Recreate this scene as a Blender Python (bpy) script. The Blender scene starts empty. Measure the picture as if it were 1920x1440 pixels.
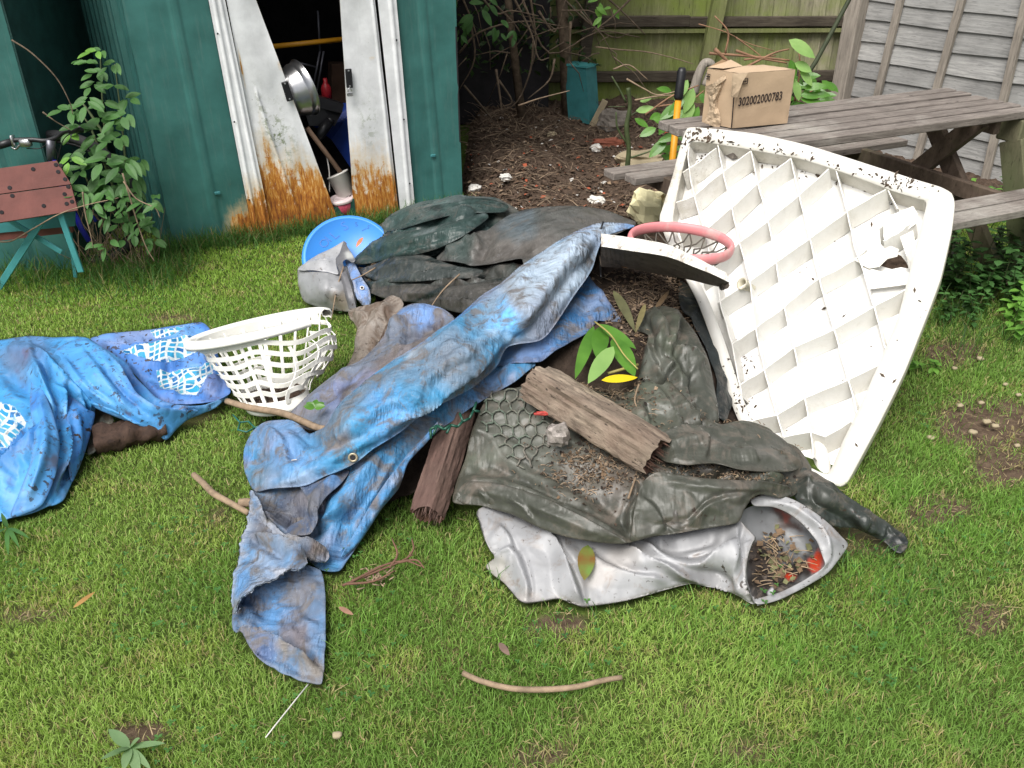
import bpy, math, random
import numpy as np
from mathutils import Vector, Matrix, geometry
random.seed(7); rng = np.random.default_rng(7)
S = bpy.context.scene
COL = S.collection
R = math.radians
# ---------------------------------------------------------------- camera
W0, H0, FPX = 1920.0, 1440.0, 1600.0
PITCH, ROLL, CAMZ = R(29.9), R(-0.3), 1.60
_F = np.array([0, math.cos(PITCH), -math.sin(PITCH)])
_U0 = np.array([0, math.sin(PITCH), math.cos(PITCH)])
_X0 = np.array([1.0, 0, 0])
_X = math.cos(ROLL)*_X0 + math.sin(ROLL)*_U0
_U = -math.sin(ROLL)*_X0 + math.cos(ROLL)*_U0
CAM = np.array([0, 0, CAMZ])
def ray(px, py):
    px = np.asarray(px, float); py = np.asarray(py, float)
    a = (px-W0/2)/FPX; b = (H0/2-py)/FPX
    return _F + a[..., None]*_X + b[..., None]*_U
def G(px, py, z=0.0):                       # point at height z on the line of sight
    d = ray(px, py); t = (np.asarray(z, float)-CAMZ)/d[..., 2]
    return CAM + d*t[..., None]
def PL(px, py, p0, n):                      # point on a plane
    d = ray(px, py); n = np.asarray(n, float)
    t = np.dot(np.asarray(p0)-CAM, n)/(d@n)
    return CAM + d*np.asarray(t)[..., None]
def VY(px, py, Y):
    return PL(px, py, (0, Y, 0), (0, 1, 0))
def proj(p):
    q = np.asarray(p, float)-CAM
    w = q@_F
    return W0/2 + FPX*(q@_X)/w, H0/2 - FPX*(q@_U)/w
def nrm(v):
    v = np.asarray(v, float); return v/np.linalg.norm(v)
# ---------------------------------------------------------------- noise (vectorised)
def _h(ix, iy, s):
    with np.errstate(over='ignore'):
        n = (ix.astype(np.int64)*374761393 + iy.astype(np.int64)*668265263 + s*1274126177) & 0x7fffffff
        n = ((n ^ (n >> 13))*1103515245) & 0x7fffffff
        n = n ^ (n >> 16)
    return (n & 0xffff)/65535.0
def vnoise(x, y, s=0):                      # smooth gradient noise about -1..1
    x = np.asarray(x, float); y = np.asarray(y, float)
    ix = np.floor(x); iy = np.floor(y); fx = x-ix; fy = y-iy
    ux = fx**3*(fx*(fx*6-15)+10); uy = fy**3*(fy*(fy*6-15)+10)
    def g(dx, dy):
        a = _h(ix+dx, iy+dy, s)*2*math.pi
        return np.cos(a)*(fx-dx)+np.sin(a)*(fy-dy)
    n0 = g(0, 0)*(1-ux)+g(1, 0)*ux; n1 = g(0, 1)*(1-ux)+g(1, 1)*ux
    return (n0*(1-uy)+n1*uy)*1.5
def fbm(x, y, s=0, o=4):
    r = 0; a = 1; t = 0
    for i in range(o):
        r = r+a*vnoise(x*2**i, y*2**i, s+i*17); t += a; a *= .5
    return r/t
def worley(x, y, s=0):
    x = np.asarray(x, float); y = np.asarray(y, float)
    ix = np.floor(x); iy = np.floor(y); f1 = np.full(x.shape, 9.); f2 = f1.copy()
    for dx in (-1, 0, 1):
        for dy in (-1, 0, 1):
            cx = ix+dx+_h(ix+dx, iy+dy, s); cy = iy+dy+_h(ix+dx, iy+dy, s+5)
            d = np.hypot(cx-x, cy-y)
            f2 = np.minimum(f2, np.maximum(f1, d)); f1 = np.minimum(f1, d)
    return f1, f2
# ---------------------------------------------------------------- object helpers
def tag(o, label=None, cat=None, group=None, kind=None):
    if label: o['label'] = label
    if cat: o['category'] = cat
    if group: o['group'] = group
    if kind: o['kind'] = kind
    return o
def thing(name, label, cat, loc, group=None):
    o = bpy.data.objects.new(name, None); COL.objects.link(o)
    o.location = [float(v) for v in loc]; o.empty_display_size = .05
    return tag(o, label, cat, group)
def origin(o):
    v = np.zeros(3)
    while o is not None:
        v += np.array(o.location); o = o.parent
    return v
def mesh_obj(name, verts, faces, mat, parent=None, smooth=False, cols=None, attrs=None, mats=None, midx=None, pivot=None):
    verts = np.asarray(verts, float).reshape(-1, 3)
    off = origin(parent)
    piv = np.zeros(3) if pivot is None else np.asarray(pivot, float)
    if parent is None and pivot is None:
        piv = np.array([verts[:, 0].mean(), verts[:, 1].mean(), verts[:, 2].min()])
    me = bpy.data.meshes.new(name)
    me.from_pydata((verts-off-piv).tolist(), [], [list(map(int, f)) for f in faces])
    if cols is not None:
        ca = me.color_attributes.new('Col', 'FLOAT_COLOR', 'POINT')
        c4 = np.ones((len(verts), 4)); c4[:, :3] = cols
        ca.data.foreach_set('color', c4.ravel())
    for k, v in (attrs or {}).items():
        a = me.attributes.new(k, 'FLOAT', 'POINT'); a.data.foreach_set('value', np.asarray(v, float))
    for m in (mats or [mat]): me.materials.append(m)
    if midx is not None: me.polygons.foreach_set('material_index', np.asarray(midx, np.int32))
    if smooth: me.polygons.foreach_set('use_smooth', np.ones(len(me.polygons), bool))
    me.update()
    o = bpy.data.objects.new(name, me); COL.objects.link(o); o.parent = parent
    o.location = piv.tolist()
    return o
class MB:
    def __init__(s): s.v = []; s.f = []; s.mi = []
    def add(s, vs, fs, m=0):
        b = len(s.v); s.v += [tuple(map(float, v)) for v in vs]
        s.f += [[i+b for i in f] for f in fs]; s.mi += [m]*len(fs); return s
    def box(s, c, size, ax=None, m=0, bev=.0):
        c = np.asarray(c, float); X, Y, Z = (np.eye(3) if ax is None else [np.asarray(a, float) for a in ax])
        sx, sy, sz = [v/2 for v in size]; P = []
        if bev <= 0:
            for k in (-1, 1):
                for (i, j) in ((-1, -1), (1, -1), (1, 1), (-1, 1)):
                    P.append(c+X*sx*i+Y*sy*j+Z*sz*k)
            return s.add(P, [[0, 3, 2, 1], [4, 5, 6, 7], [0, 1, 5, 4], [1, 2, 6, 5], [2, 3, 7, 6], [3, 0, 4, 7]], m)
        b = bev
        ring = [(-sx+b, -sy), (sx-b, -sy), (sx, -sy+b), (sx, sy-b), (sx-b, sy), (-sx+b, sy), (-sx, sy-b), (-sx, -sy+b)]
        rin = [(-sx+b, -sy+b), (sx-b, -sy+b), (sx-b, -sy+b), (sx-b, sy-b), (sx-b, sy-b), (-sx+b, sy-b), (-sx+b, sy-b), (-sx+b, -sy+b)]
        for (z, rr) in ((-sz, rin), (-sz+b, ring), (sz-b, ring), (sz, rin)):
            for (x, y) in rr: P.append(c+X*x+Y*y+Z*z)
        F = []
        for k in range(3):
            for i in range(8):
                j = (i+1) % 8; F.append([k*8+i, k*8+j, k*8+8+j, k*8+8+i])
        F.append([0, 6, 4, 2][::1]); F.append([24+1, 24+3, 24+5, 24+7])
        return s.add(P, F, m)
    def tube(s, pts, r, n=6, m=0, cap=True):
        pts = [np.asarray(p, float) for p in pts]; k = len(pts)
        rs = [r]*k if np.isscalar(r) else list(np.interp(np.linspace(0, 1, k), np.linspace(0, 1, len(r)), r))
        P = []; prev = None
        for i, p in enumerate(pts):
            t = nrm(pts[min(i+1, k-1)]-pts[max(i-1, 0)]+1e-9)
            if prev is None:
                a = np.cross(t, (0, 0, 1)); 
                if np.linalg.norm(a) < .1: a = np.cross(t, (1, 0, 0))
            else: a = prev-t*np.dot(prev, t)
            a = nrm(a); prev = a; b = np.cross(t, a)
            for j in range(n):
                q = 2*math.pi*j/n; P.append(p+rs[i]*(math.cos(q)*a+math.sin(q)*b))
        F = [[i*n+j, i*n+(j+1) % n, (i+1)*n+(j+1) % n, (i+1)*n+j] for i in range(k-1) for j in range(n)]
        if cap: F.append(list(range(n))[::-1]); F.append([(k-1)*n+j for j in range(n)])
        return s.add(P, F, m)
    def lathe(s, c, prof, n=24, ax=(0, 0, 1), xa=None, m=0, sx=1., sy=1.):   # prof: (radius, height)
        ax = nrm(ax); a = np.cross(ax, (0, 1, 0)) if xa is None else np.asarray(xa, float)
        if np.linalg.norm(a) < .1: a = np.cross(ax, (1, 0, 0))
        a = nrm(a-ax*np.dot(a, ax)); b = np.cross(ax, a); c = np.asarray(c, float); P = []
        for (r, h) in prof:
            for j in range(n):
                q = 2*math.pi*j/n; P.append(c+ax*h+r*(sx*math.cos(q)*a+sy*math.sin(q)*b))
        k = len(prof)
        F = [[i*n+j, i*n+(j+1) % n, (i+1)*n+(j+1) % n, (i+1)*n+j] for i in range(k-1) for j in range(n)]
        return s.add(P, F, m)
    def prism(s, poly, d, m=0):                # poly: 3d points, d: thickness vector
        n = len(poly); d = np.asarray(d, float); P = [np.asarray(p, float) for p in poly]
        P = P+[p+d for p in P]
        F = [list(range(n)), [n+i for i in range(n)][::-1]]+[[i, n+i, n+(i+1) % n, (i+1) % n] for i in range(n)]
        return s.add(P, F, m)
    def leaf(s, p, d, up, L, Wd, bend=.2, fold=.25, m=0, seg=5, stalk=.0):
        d = nrm(d); side = np.cross(d, up)
        side = nrm(side if np.linalg.norm(side) > .05 else np.cross(d, (1, 0, .1))); u = np.cross(side, d)
        p = np.asarray(p, float); P = []
        for i in range(seg+1):
            t = i/seg; w = Wd*(math.sin(math.pi*min(1, t*.93+.04))**.8)*(1-.25*t)
            c = p+d*L*t-u*L*bend*t*t
            wv = fold*w
            if i in (0, seg): w = Wd*.03
            P += [c-side*w/2+u*wv/2, c, c+side*w/2+u*wv/2]
        F = []
        for i in range(seg):
            a = i*3; F += [[a, a+1, a+4, a+3], [a+1, a+2, a+5, a+4]]
        return s.add(P, F, m)
    def build(s, name, mat, parent=None, smooth=False, **kw):
        mats = mat if isinstance(mat, (list, tuple)) else [mat]
        return mesh_obj(name, s.v, s.f, None, parent, smooth, mats=mats, midx=s.mi, **kw)
def spline(pts, n=8):                          # Catmull-Rom through points
    p = [np.asarray(q, float) for q in pts]; p = [2*p[0]-p[1]]+p+[2*p[-1]-p[-2]]; out = []
    for i in range(1, len(p)-2):
        for k in range(n):
            t = k/n; a, b, c, d = p[i-1:i+3]
            out.append(.5*((2*b)+(-a+c)*t+(2*a-5*b+4*c-d)*t*t+(-a+3*b-3*c+d)*t**3))
    out.append(p[-2]); return out
# ---------------------------------------------------------------- materials
def hsv(c): return (c[0], c[1], c[2], 1)
class NT:
    def __init__(s, name):
        m = bpy.data.materials.new(name); m.use_nodes = True; s.m = m; s.t = m.node_tree; s.t.nodes.clear()
        s.out = s.n('ShaderNodeOutputMaterial'); s.b = s.n('ShaderNodeBsdfPrincipled')
        s.l(s.b.outputs[0], s.out.inputs[0])
    def n(s, t, **kw):
        o = s.t.nodes.new(t)
        for k, v in kw.items(): setattr(o, k, v)
        return o
    def l(s, a, b): s.t.links.new(a, b)
    def val(s, sock, v):
        if hasattr(v, 'is_linked') or hasattr(v, 'links'): s.l(v, sock)
        else: sock.default_value = hsv(v) if (isinstance(v, (tuple, list)) and len(v) == 3 and sock.type == 'RGBA') else v
    def coord(s, kind='Object', scale=(1, 1, 1), rot=(0, 0, 0)):
        c = s.n('ShaderNodeTexCoord'); m = s.n('ShaderNodeMapping')
        m.inputs['Scale'].default_value = scale; m.inputs['Rotation'].default_value = rot
        s.l(c.outputs[kind], m.inputs[0]); return m.outputs[0]
    def noise(s, sc, det=4, rough=.6, vec=None, dist=0.):
        o = s.n('ShaderNodeTexNoise'); o.inputs['Scale'].default_value = sc; o.inputs['Detail'].default_value = det
        o.inputs['Roughness'].default_value = rough; o.inputs['Distortion'].default_value = dist
        s.l(vec if vec is not None else s.coord(), o.inputs['Vector']); return o.outputs[0]
    def voro(s, sc, vec=None, feature='F1', out=0):
        o = s.n('ShaderNodeTexVoronoi', feature=feature); o.inputs['Scale'].default_value = sc
        s.l(vec if vec is not None else s.coord(), o.inputs['Vector']); return o.outputs[out]
    def ramp(s, f, stops):
        o = s.n('ShaderNodeValToRGB'); e = o.color_ramp.elements
        while len(e) > 1: e.remove(e[-1])
        e[0].position = stops[0][0]; e[0].color = hsv(stops[0][1]) if not np.isscalar(stops[0][1]) else (stops[0][1],)*3+(1,)
        for p, c in stops[1:]:
            x = e.new(p); x.color = hsv(c) if not np.isscalar(c) else (c, c, c, 1)
        s.l(f, o.inputs[0]); return o.outputs[0]
    def mix(s, f, a, b, mode='MIX'):
        o = s.n('ShaderNodeMix', data_type='RGBA', blend_type=mode)
        s.val(o.inputs[0], f); s.val(o.inputs[6], a); s.val(o.inputs[7], b); return o.outputs[2]
    def math(s, op, a, b=0., c=None, clamp=False):
        o = s.n('ShaderNodeMath', operation=op); o.use_clamp = clamp
        s.val(o.inputs[0], a); s.val(o.inputs[1], b)
        if c is not None: s.val(o.inputs[2], c)
        return o.outputs[0]
    def attr(s, name, col=False):
        o = s.n('ShaderNodeAttribute', attribute_name=name); return o.outputs[0] if col else o.outputs[2]
    def bump(s, h, st=.3, dist=.01, prev=None):
        o = s.n('ShaderNodeBump'); o.inputs['Strength'].default_value = st; o.inputs['Distance'].default_value = dist
        s.l(h, o.inputs['Height'])
        if prev is not None: s.l(prev, o.inputs['Normal'])
        return o.outputs[0]
    def set(s, **kw):
        for k, v in kw.items():
            k = {'color': 'Base Color', 'rough': 'Roughness', 'metal': 'Metallic', 'spec': 'Specular IOR Level', 'normal': 'Normal', 'trans': 'Transmission Weight', 'alpha': 'Alpha', 'sss': 'Subsurface Weight', 'coat': 'Coat Weight', 'sheen': 'Sheen Weight'}.get(k, k)
            s.val(s.b.inputs[k], v)
        return s.m
def simple(name, col, rough=.6, var=.35, sc=12, bump=.2, bsc=60, dirt=None, dirt_amt=.45, metal=0., spec=.4, dsc=9, dist=.004):
    t = NT(name); n = t.noise(sc, 5, .65)
    a = tuple(c*(1-var) for c in col); b = tuple(min(1, c*(1+var)) for c in col)
    c = t.ramp(n, [(.3, a), (.7, b)])
    if dirt is not None:
        d = t.noise(dsc, 8, .75, dist=.5)
        k = t.ramp(d, [(1-dirt_amt-.08, 0.), (1-dirt_amt+.08, 1.)]); c = t.mix(k, c, dirt)
    return t.set(color=c, rough=rough, metal=metal, spec=spec, normal=t.bump(t.noise(bsc, 5, .7), bump, dist))
# ---------------------------------------------------------------- draped sheets
def rbf(P, Z, Q, lam=1e-3):
    P = np.asarray(P, float)/500; Q = np.asarray(Q, float)/500; n = len(P)
    def k(r2): return .5*r2*np.log(r2+1e-12)
    d = ((P[:, None]-P[None])**2).sum(-1)
    A = np.zeros((n+3, n+3)); A[:n, :n] = k(d)+lam*np.eye(n); A[:n, n] = 1; A[:n, n+1:] = P; A[n, :n] = 1; A[n+1:, :n] = P.T
    w = np.linalg.solve(A, np.concatenate([Z, np.zeros(3)]))
    out = np.empty(len(Q))
    for i in range(0, len(Q), 4000):
        q = Q[i:i+4000]; d = ((q[:, None]-P[None])**2).sum(-1)
        out[i:i+4000] = k(d)@w[:n]+w[n]+q@w[n+1:]
    return out
def inpoly(x, y, poly):
    x = np.asarray(x, float); y = np.asarray(y, float); c = np.zeros(x.shape, bool); n = len(poly); j = n-1
    for i in range(n):
        xi, yi = poly[i][:2]; xj, yj = poly[j][:2]
        m = ((yi > y) != (yj > y)) & (x < (xj-xi)*(y-yi)/((yj-yi) if yj != yi else 1e-9)+xi); c ^= m; j = i
    return c
def segdist(Q, pts):                            # distance, signed side, parameter along
    Q = np.asarray(Q, float); best = np.full(len(Q), 1e9); sgn = np.zeros(len(Q)); par = np.zeros(len(Q))
    pts = [np.asarray(p[:2], float) for p in pts]; n = len(pts)-1
    for i in range(n):
        a, b = pts[i], pts[i+1]; ab = b-a; L = max(1e-9, ab@ab)
        t = np.clip(((Q-a)@ab)/L, 0, 1); d = Q-(a+t[:, None]*ab); dd = np.hypot(d[:, 0], d[:, 1])
        m = dd < best; best[m] = dd[m]; cr = ab[0]*(Q[:, 1]-a[1])-ab[1]*(Q[:, 0]-a[0])
        sgn[m] = np.sign(cr[m]); par[m] = (i+t[m])/n
    return best, sgn, par
def sm(t): t = np.clip(t, 0, 1); return t*t*(3-2*t)
def strokes_eval(Q, strokes):
    d = np.zeros(len(Q))
    for st in strokes:
        pts, amp, w = st[:3]; kind = st[3] if len(st) > 3 else 'g'
        pp = spline([p[:2] for p in pts], 5) if len(pts) > 2 else pts
        r, sg, par = segdist(Q, pp)
        end = sm(np.minimum(par, 1-par)/.18)*.85+.15
        if kind == 'g': d += amp*end*(.6*np.exp(-(r/w)**2)+.4*np.clip(1-r/(w*1.5), 0, 1))
        elif kind == 'r': d += amp*end*np.exp(-np.abs(r)/w)
        elif kind == 's':                          # fold lip: high on the right-hand side (image, walking along), drops sharply on the other
            sd = r*sg
            ww = w*(.75+.5*(.5+.5*np.sin(par*9+amp*900))); hi = np.clip(1-sd/(ww*3.6), 0, 1)**1.15; lo = np.clip(1+sd/(ww*.8), 0, 1); und = -.35*np.exp(-((sd+ww*1.1)/(ww*.7))**2)
            d += amp*end*(np.where(sd > 0, hi, lo)+und)
    return d
def wrinkle(x, y, specs):
    d = np.zeros(len(x))
    for (amp, wl, ang, anis, kind, seed) in specs:
        if kind == 'w': anis = anis*1.15; wl = wl*1.1
        ca, sa = math.cos(R(ang)), math.sin(R(ang)); u = (x*ca+y*sa)/(wl*anis); v = (-x*sa+y*ca)/wl
        wx = vnoise(u*.7+3, v*.7, seed+90)*.3; wy = vnoise(u*.7, v*.7+7, seed+91)*.3; u = u+wx; v = v+wy
        if kind == 'n': d += amp*vnoise(u, v, seed)
        elif kind == 'r': d += amp*(1-2.2*np.abs(vnoise(u, v, seed)))
        elif kind == 'w':                          # crumpled facets: triangle waves in several directions with sharp creases
            r_ = np.random.default_rng(seed*31+7); x0_, x1_, y0_, y1_ = u.min()-1.5, u.max()+1.5, v.min()-1.5, v.max()+1.5
            nn_ = int(max(12, (x1_-x0_)*(y1_-y0_)*1.5)); cu = r_.uniform(x0_, x1_, nn_); cv = r_.uniform(y0_, y1_, nn_); hh_ = r_.uniform(-1, 1, nn_)*(.35+.65*sm(vnoise(cu*.4, cv*.4, seed+5)*1.6+.5))
            rs = geometry.delaunay_2d_cdt([Vector((p, q)) for p, q in zip(cu, cv)], [], [], 0, 1e-6); cc = np.array([p[:] for p in rs[0]]); hs_ = np.array([hh_[o[0]] if o else 0 for o in rs[3]])
            out = np.zeros(len(u)); order = np.argsort(u); us = u[order]
            for f in rs[2]:
                p0, p1, p2 = cc[list(f)]; lo_ = np.searchsorted(us, min(p0[0], p1[0], p2[0])); hi_ = np.searchsorted(us, max(p0[0], p1[0], p2[0])); ix = order[lo_:hi_]
                if len(ix) == 0: continue
                det = (p1[1]-p2[1])*(p0[0]-p2[0])+(p2[0]-p1[0])*(p0[1]-p2[1])
                if abs(det) < 1e-9: continue
                l0 = ((p1[1]-p2[1])*(u[ix]-p2[0])+(p2[0]-p1[0])*(v[ix]-p2[1]))/det; l1_ = ((p2[1]-p0[1])*(u[ix]-p2[0])+(p0[0]-p2[0])*(v[ix]-p2[1]))/det; l2_ = 1-l0-l1_
                m = (l0 >= -1e-6) & (l1_ >= -1e-6) & (l2_ >= -1e-6); out[ix[m]] = (l0*hs_[f[0]]+l1_*hs_[f[1]]+l2_*hs_[f[2]])[m]
            d += amp*1.5*out
    return d
SHEETS = []
def sheet_geo(outline, ctrl=(), strokes=(), wr=(), step=5., hem=.012, under=.03, back=None, lam=2e-3, smooth_out=True, seed=1, fray=0., base=None, lift=0., edgefade=0.):
    """a sheet of cloth given by its rim and inner points (image position, height above the ground), with folds"""
    r2 = np.random.default_rng(seed); step = step*.8; hem = hem*.28; under = under*.5
    O = [np.asarray(p, float) for p in outline]; n = len(O)
    if smooth_out:
        pts = []
        for i in range(n):
            a, b, c, d = O[i-1], O[i], O[(i+1) % n], O[(i+2) % n]
            L = np.hypot(*(c-b)[:2]); k = max(1, int(round(L/step)))
            for j in range(k):
                t = j/k; q = .5*((2*b)+(-a+c)*t+(2*a-5*b+4*c-d)*t*t+(-a+3*b-3*c+d)*t**3); li = b*(1-t)+c*t
                pts.append(q*.75+li*.25)
    else:
        pts = []
        for i in range(n):
            b, c = O[i], O[(i+1) % n]; L = np.hypot(*(c-b)[:2]); k = max(1, int(round(L/step)))
            for j in range(k): pts.append(b*(1-j/k)+c*j/k)
    B = np.array(pts)
    if fray > 0: B[:, :2] += r2.normal(0, fray, (len(B), 2))
    P = [p[:2] for p in O]+[p[:2] for p in ctrl]; Z = [p[2] for p in O]+[p[2] for p in ctrl]
    x0, y0 = B[:, 0].min(), B[:, 1].min(); x1, y1 = B[:, 0].max(), B[:, 1].max()
    gx, gy = np.meshgrid(np.arange(x0, x1, step), np.arange(y0, y1, step*.9))
    gx[::2] += step/2; gx = gx+r2.uniform(-.22, .22, gx.shape)*step; gy = gy+r2.uniform(-.22, .22, gy.shape)*step
    gx = gx.ravel(); gy = gy.ravel(); m = inpoly(gx, gy, B); gx, gy = gx[m], gy[m]
    dd, _, _ = segdist(np.stack([gx, gy], 1), list(B)+[B[0]]); m = dd > step*.45; gx, gy, dd = gx[m], gy[m], dd[m]
    V2 = [Vector(p[:2]) for p in B]+[Vector(p) for p in zip(gx, gy)]
    nb = len(B)
    res = geometry.delaunay_2d_cdt(V2, [], [list(range(nb))], 1, 1e-5)
    Q = np.array([v[:] for v in res[0]]); T = [list(f) for f in res[2]]
    ov = res[3]; bm = {}
    for i, o in enumerate(ov):
        for k in o:
            if k < nb: bm[k] = i
    bl = [bm[k] for k in range(nb) if k in bm]
    if base is not None: z = base(Q[:, 0], Q[:, 1])+lift
    else: z = rbf(P, np.array(Z), Q, lam)
    z = np.maximum(z, .006)
    X = G(Q[:, 0], Q[:, 1], z)
    # normals
    T3 = np.array([t for t in T if len(t) == 3])
    def norms(X):
        N = np.zeros_like(X); fn = np.cross(X[T3[:, 1]]-X[T3[:, 0]], X[T3[:, 2]]-X[T3[:, 0]])
        for k in range(3): np.add.at(N, T3[:, k], fn)
        N /= (np.linalg.norm(N, axis=1)[:, None]+1e-12); s = np.sign(((CAM-X)*N).sum(1)); s[s == 0] = 1
        return N*s[:, None]
    N = norms(X)
    ed, _, _ = segdist(Q, list(B)+[B[0]])
    d = strokes_eval(Q, strokes)+wrinkle(Q[:, 0], Q[:, 1], wr)
    if edgefade > 0: d *= .25+.75*sm(ed/edgefade)
    X = X+N*d[:, None]; low = X[:, 2] < .008; X[low, 2] = .008
    F = []
    nv = ((CAM-X))
    for t in T3:
        a, b, c = X[t]; fn = np.cross(b-a, c-a)
        F.append(list(t) if fn@(CAM-a) > 0 else list(t[::-1]))
    F = F
    # rolled hem and tucked-under edge
    nv0 = len(X); Xb = X[bl]; k = len(bl)
    if hem > 0:
        tang = np.roll(Xb, -1, 0)-np.roll(Xb, 1, 0); nb_ = N[bl]
        out = np.cross(tang, nb_); out /= np.linalg.norm(out, axis=1)[:, None]+1e-9
        cen = Xb.mean(0)
        if ((Xb-cen)*out).sum() < 0: out = -out
        awayc = np.array([0, 1.0, 0])
        ring1 = Xb+out*hem*.5-nb_*hem*.7; ring2 = Xb-out*hem*.9-nb_*hem*1.6
        rings = [ring1, ring2]
        if under > 0: rings.append(Xb-out*under-nb_*(hem*1.6+under*.35))
        if back is not None:
            f = sm((out@awayc-.25)/.4)[:, None]
            base_z = ring2.copy(); drop = Xb+np.array([0, 1, 0])*back*.9+out*back*.2; drop[:, 2] = np.maximum(.01, Xb[:, 2]*.35)
            rings = [ring1*(1-f)+(Xb*.75+drop*.25)*f, ring2*(1-f)+drop*f]
        allX = [X]; prev = bl; cnt = nv0
        for rg in rings:
            rg[:, 2] = np.maximum(rg[:, 2], .005)
            ids = list(range(cnt, cnt+k)); cnt += k; allX.append(rg)
            for i in range(k):
                j = (i+1) % k; F.append([prev[i], prev[j], ids[j], ids[i]])
            prev = ids
        X = np.concatenate(allX)
        Q = np.concatenate([Q]+[Q[bl]]*len(rings)); ed = np.concatenate([ed]+[ed[bl]]*len(rings)); d = np.concatenate([d]+[d[bl]]*len(rings))
    SHEETS.append(B)
    return dict(X=X, F=F, Q=Q, ed=ed, d=d, n0=nv0, B=B, zf=(lambda px, py: rbf(P, np.array(Z), np.stack([np.atleast_1d(px), np.atleast_1d(py)], 1), lam)))
def paint(geo, base, blobs=(), var=None, seed=3, edge=None, valley_shade=None):
    Q = geo['Q']; x, y = Q[:, 0], Q[:, 1]; c = np.tile(np.asarray(base, float), (len(Q), 1))
    if var is not None:
        for (col, wl, lo, hi, ang, an, sd) in var:
            ca, sa = math.cos(R(ang)), math.sin(R(ang)); u = (x*ca+y*sa)/(wl*an); v = (-x*sa+y*ca)/wl
            k = sm((fbm(u, v, sd, 4)-lo)/(hi-lo)); c = c*(1-k[:, None])+np.asarray(col)*k[:, None]
    wx = fbm(x/40, y/40, seed, 4)*28; wy = fbm(x/40+9, y/40, seed+4, 4)*28
    for b in blobs:
        bx, by, br, col = b[:4]; st = b[4] if len(b) > 4 else .9
        ry = b[5] if len(b) > 5 else 1.; an = R(b[6]) if len(b) > 6 else 0
        dx = x+wx-bx; dy = y+wy-by; u = dx*math.cos(an)+dy*math.sin(an); v = (-dx*math.sin(an)+dy*math.cos(an))/ry
        k = st*sm(1.35-np.hypot(u, v)/br); c = c*(1-k[:, None])+np.asarray(col)*k[:, None]
    if edge is not None:
        k = edge[1]*np.exp(-(geo['ed']/edge[2])**2)*(.5+.5*sm(fbm(x/25, y/25, 31)+.5)); c = c*(1-k[:, None])+np.asarray(edge[0])*k[:, None]
    if valley_shade is not None:  # darkens sunken creases: fold shade put into the colour
        k = valley_shade[1]*sm(-(geo['d']-valley_shade[3])/valley_shade[2])*sm(fbm(x/30, y/30, 77, 3)*1.5+.6); c = c*(1-k[:, None])+np.asarray(valley_shade[0])*k[:, None]
    return c
def join_geos(name, items, mat, parent=None, **kw):
    V = []; F = []; C = []; A = {}; b = 0
    for g, c, *at in items:
        V.append(g['X']); F += [[i+b for i in f] for f in g['F']]; C.append(c); b += len(g['X'])
        for k, v in (at[0] if at else {}).items(): A.setdefault(k, []).append(v)
    return mesh_obj(name, np.concatenate(V), F, mat, parent, True, cols=np.concatenate(C), attrs={k: np.concatenate(v) for k, v in A.items()}, **kw)
# ================================================================ camera, light, world
cd = bpy.data.cameras.new('camera'); cam = bpy.data.objects.new('camera', cd); COL.objects.link(cam); S.camera = cam
cd.sensor_width = 36; cd.lens = 36*FPX/1920; cd.clip_start = .05; cd.clip_end = 200
M = Matrix(((_X[0], _U[0], -_F[0]), (_X[1], _U[1], -_F[1]), (_X[2], _U[2], -_F[2])))
cam.matrix_world = Matrix.Translation(CAM.tolist()) @ M.to_4x4()
SUN_EL, SUN_AZ = R(58), R(-150)                # azimuth measured from +Y clockwise
w = bpy.data.worlds.new('World'); S.world = w; w.use_nodes = True; nt = w.node_tree
bg = nt.nodes['Background']; sky = nt.nodes.new('ShaderNodeTexSky'); sky.sky_type = 'NISHITA'; sky.sun_disc = False
sky.sun_elevation = SUN_EL; sky.sun_rotation = SUN_AZ; sky.dust_density = 4; sky.air_density = 1.2
hs = nt.nodes.new('ShaderNodeHueSaturation'); hs.inputs['Saturation'].default_value = .30
nt.links.new(sky.outputs[0], hs.inputs['Color']); nt.links.new(hs.outputs[0], bg.inputs[0]); bg.inputs[1].default_value = .15
sl = bpy.data.lights.new('sun', 'SUN'); sl.energy = 4.2; sl.angle = R(40); sl.color = (1, .965, .92)
so = bpy.data.objects.new('sun', sl); COL.objects.link(so)
sd = Vector((math.sin(SUN_AZ)*math.cos(SUN_EL), math.cos(SUN_AZ)*math.cos(SUN_EL), math.sin(SUN_EL)))
so.rotation_euler = sd.to_track_quat('Z', 'Y').to_euler(); so.location = (0, 0, 5)
S.view_settings.view_transform = 'Standard'; S.view_settings.look = 'None'; S.view_settings.exposure = 0; S.view_settings.gamma = 1
S.render.engine = 'CYCLES'; S.cycles.max_bounces = 6; S.cycles.use_denoising = True
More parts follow.
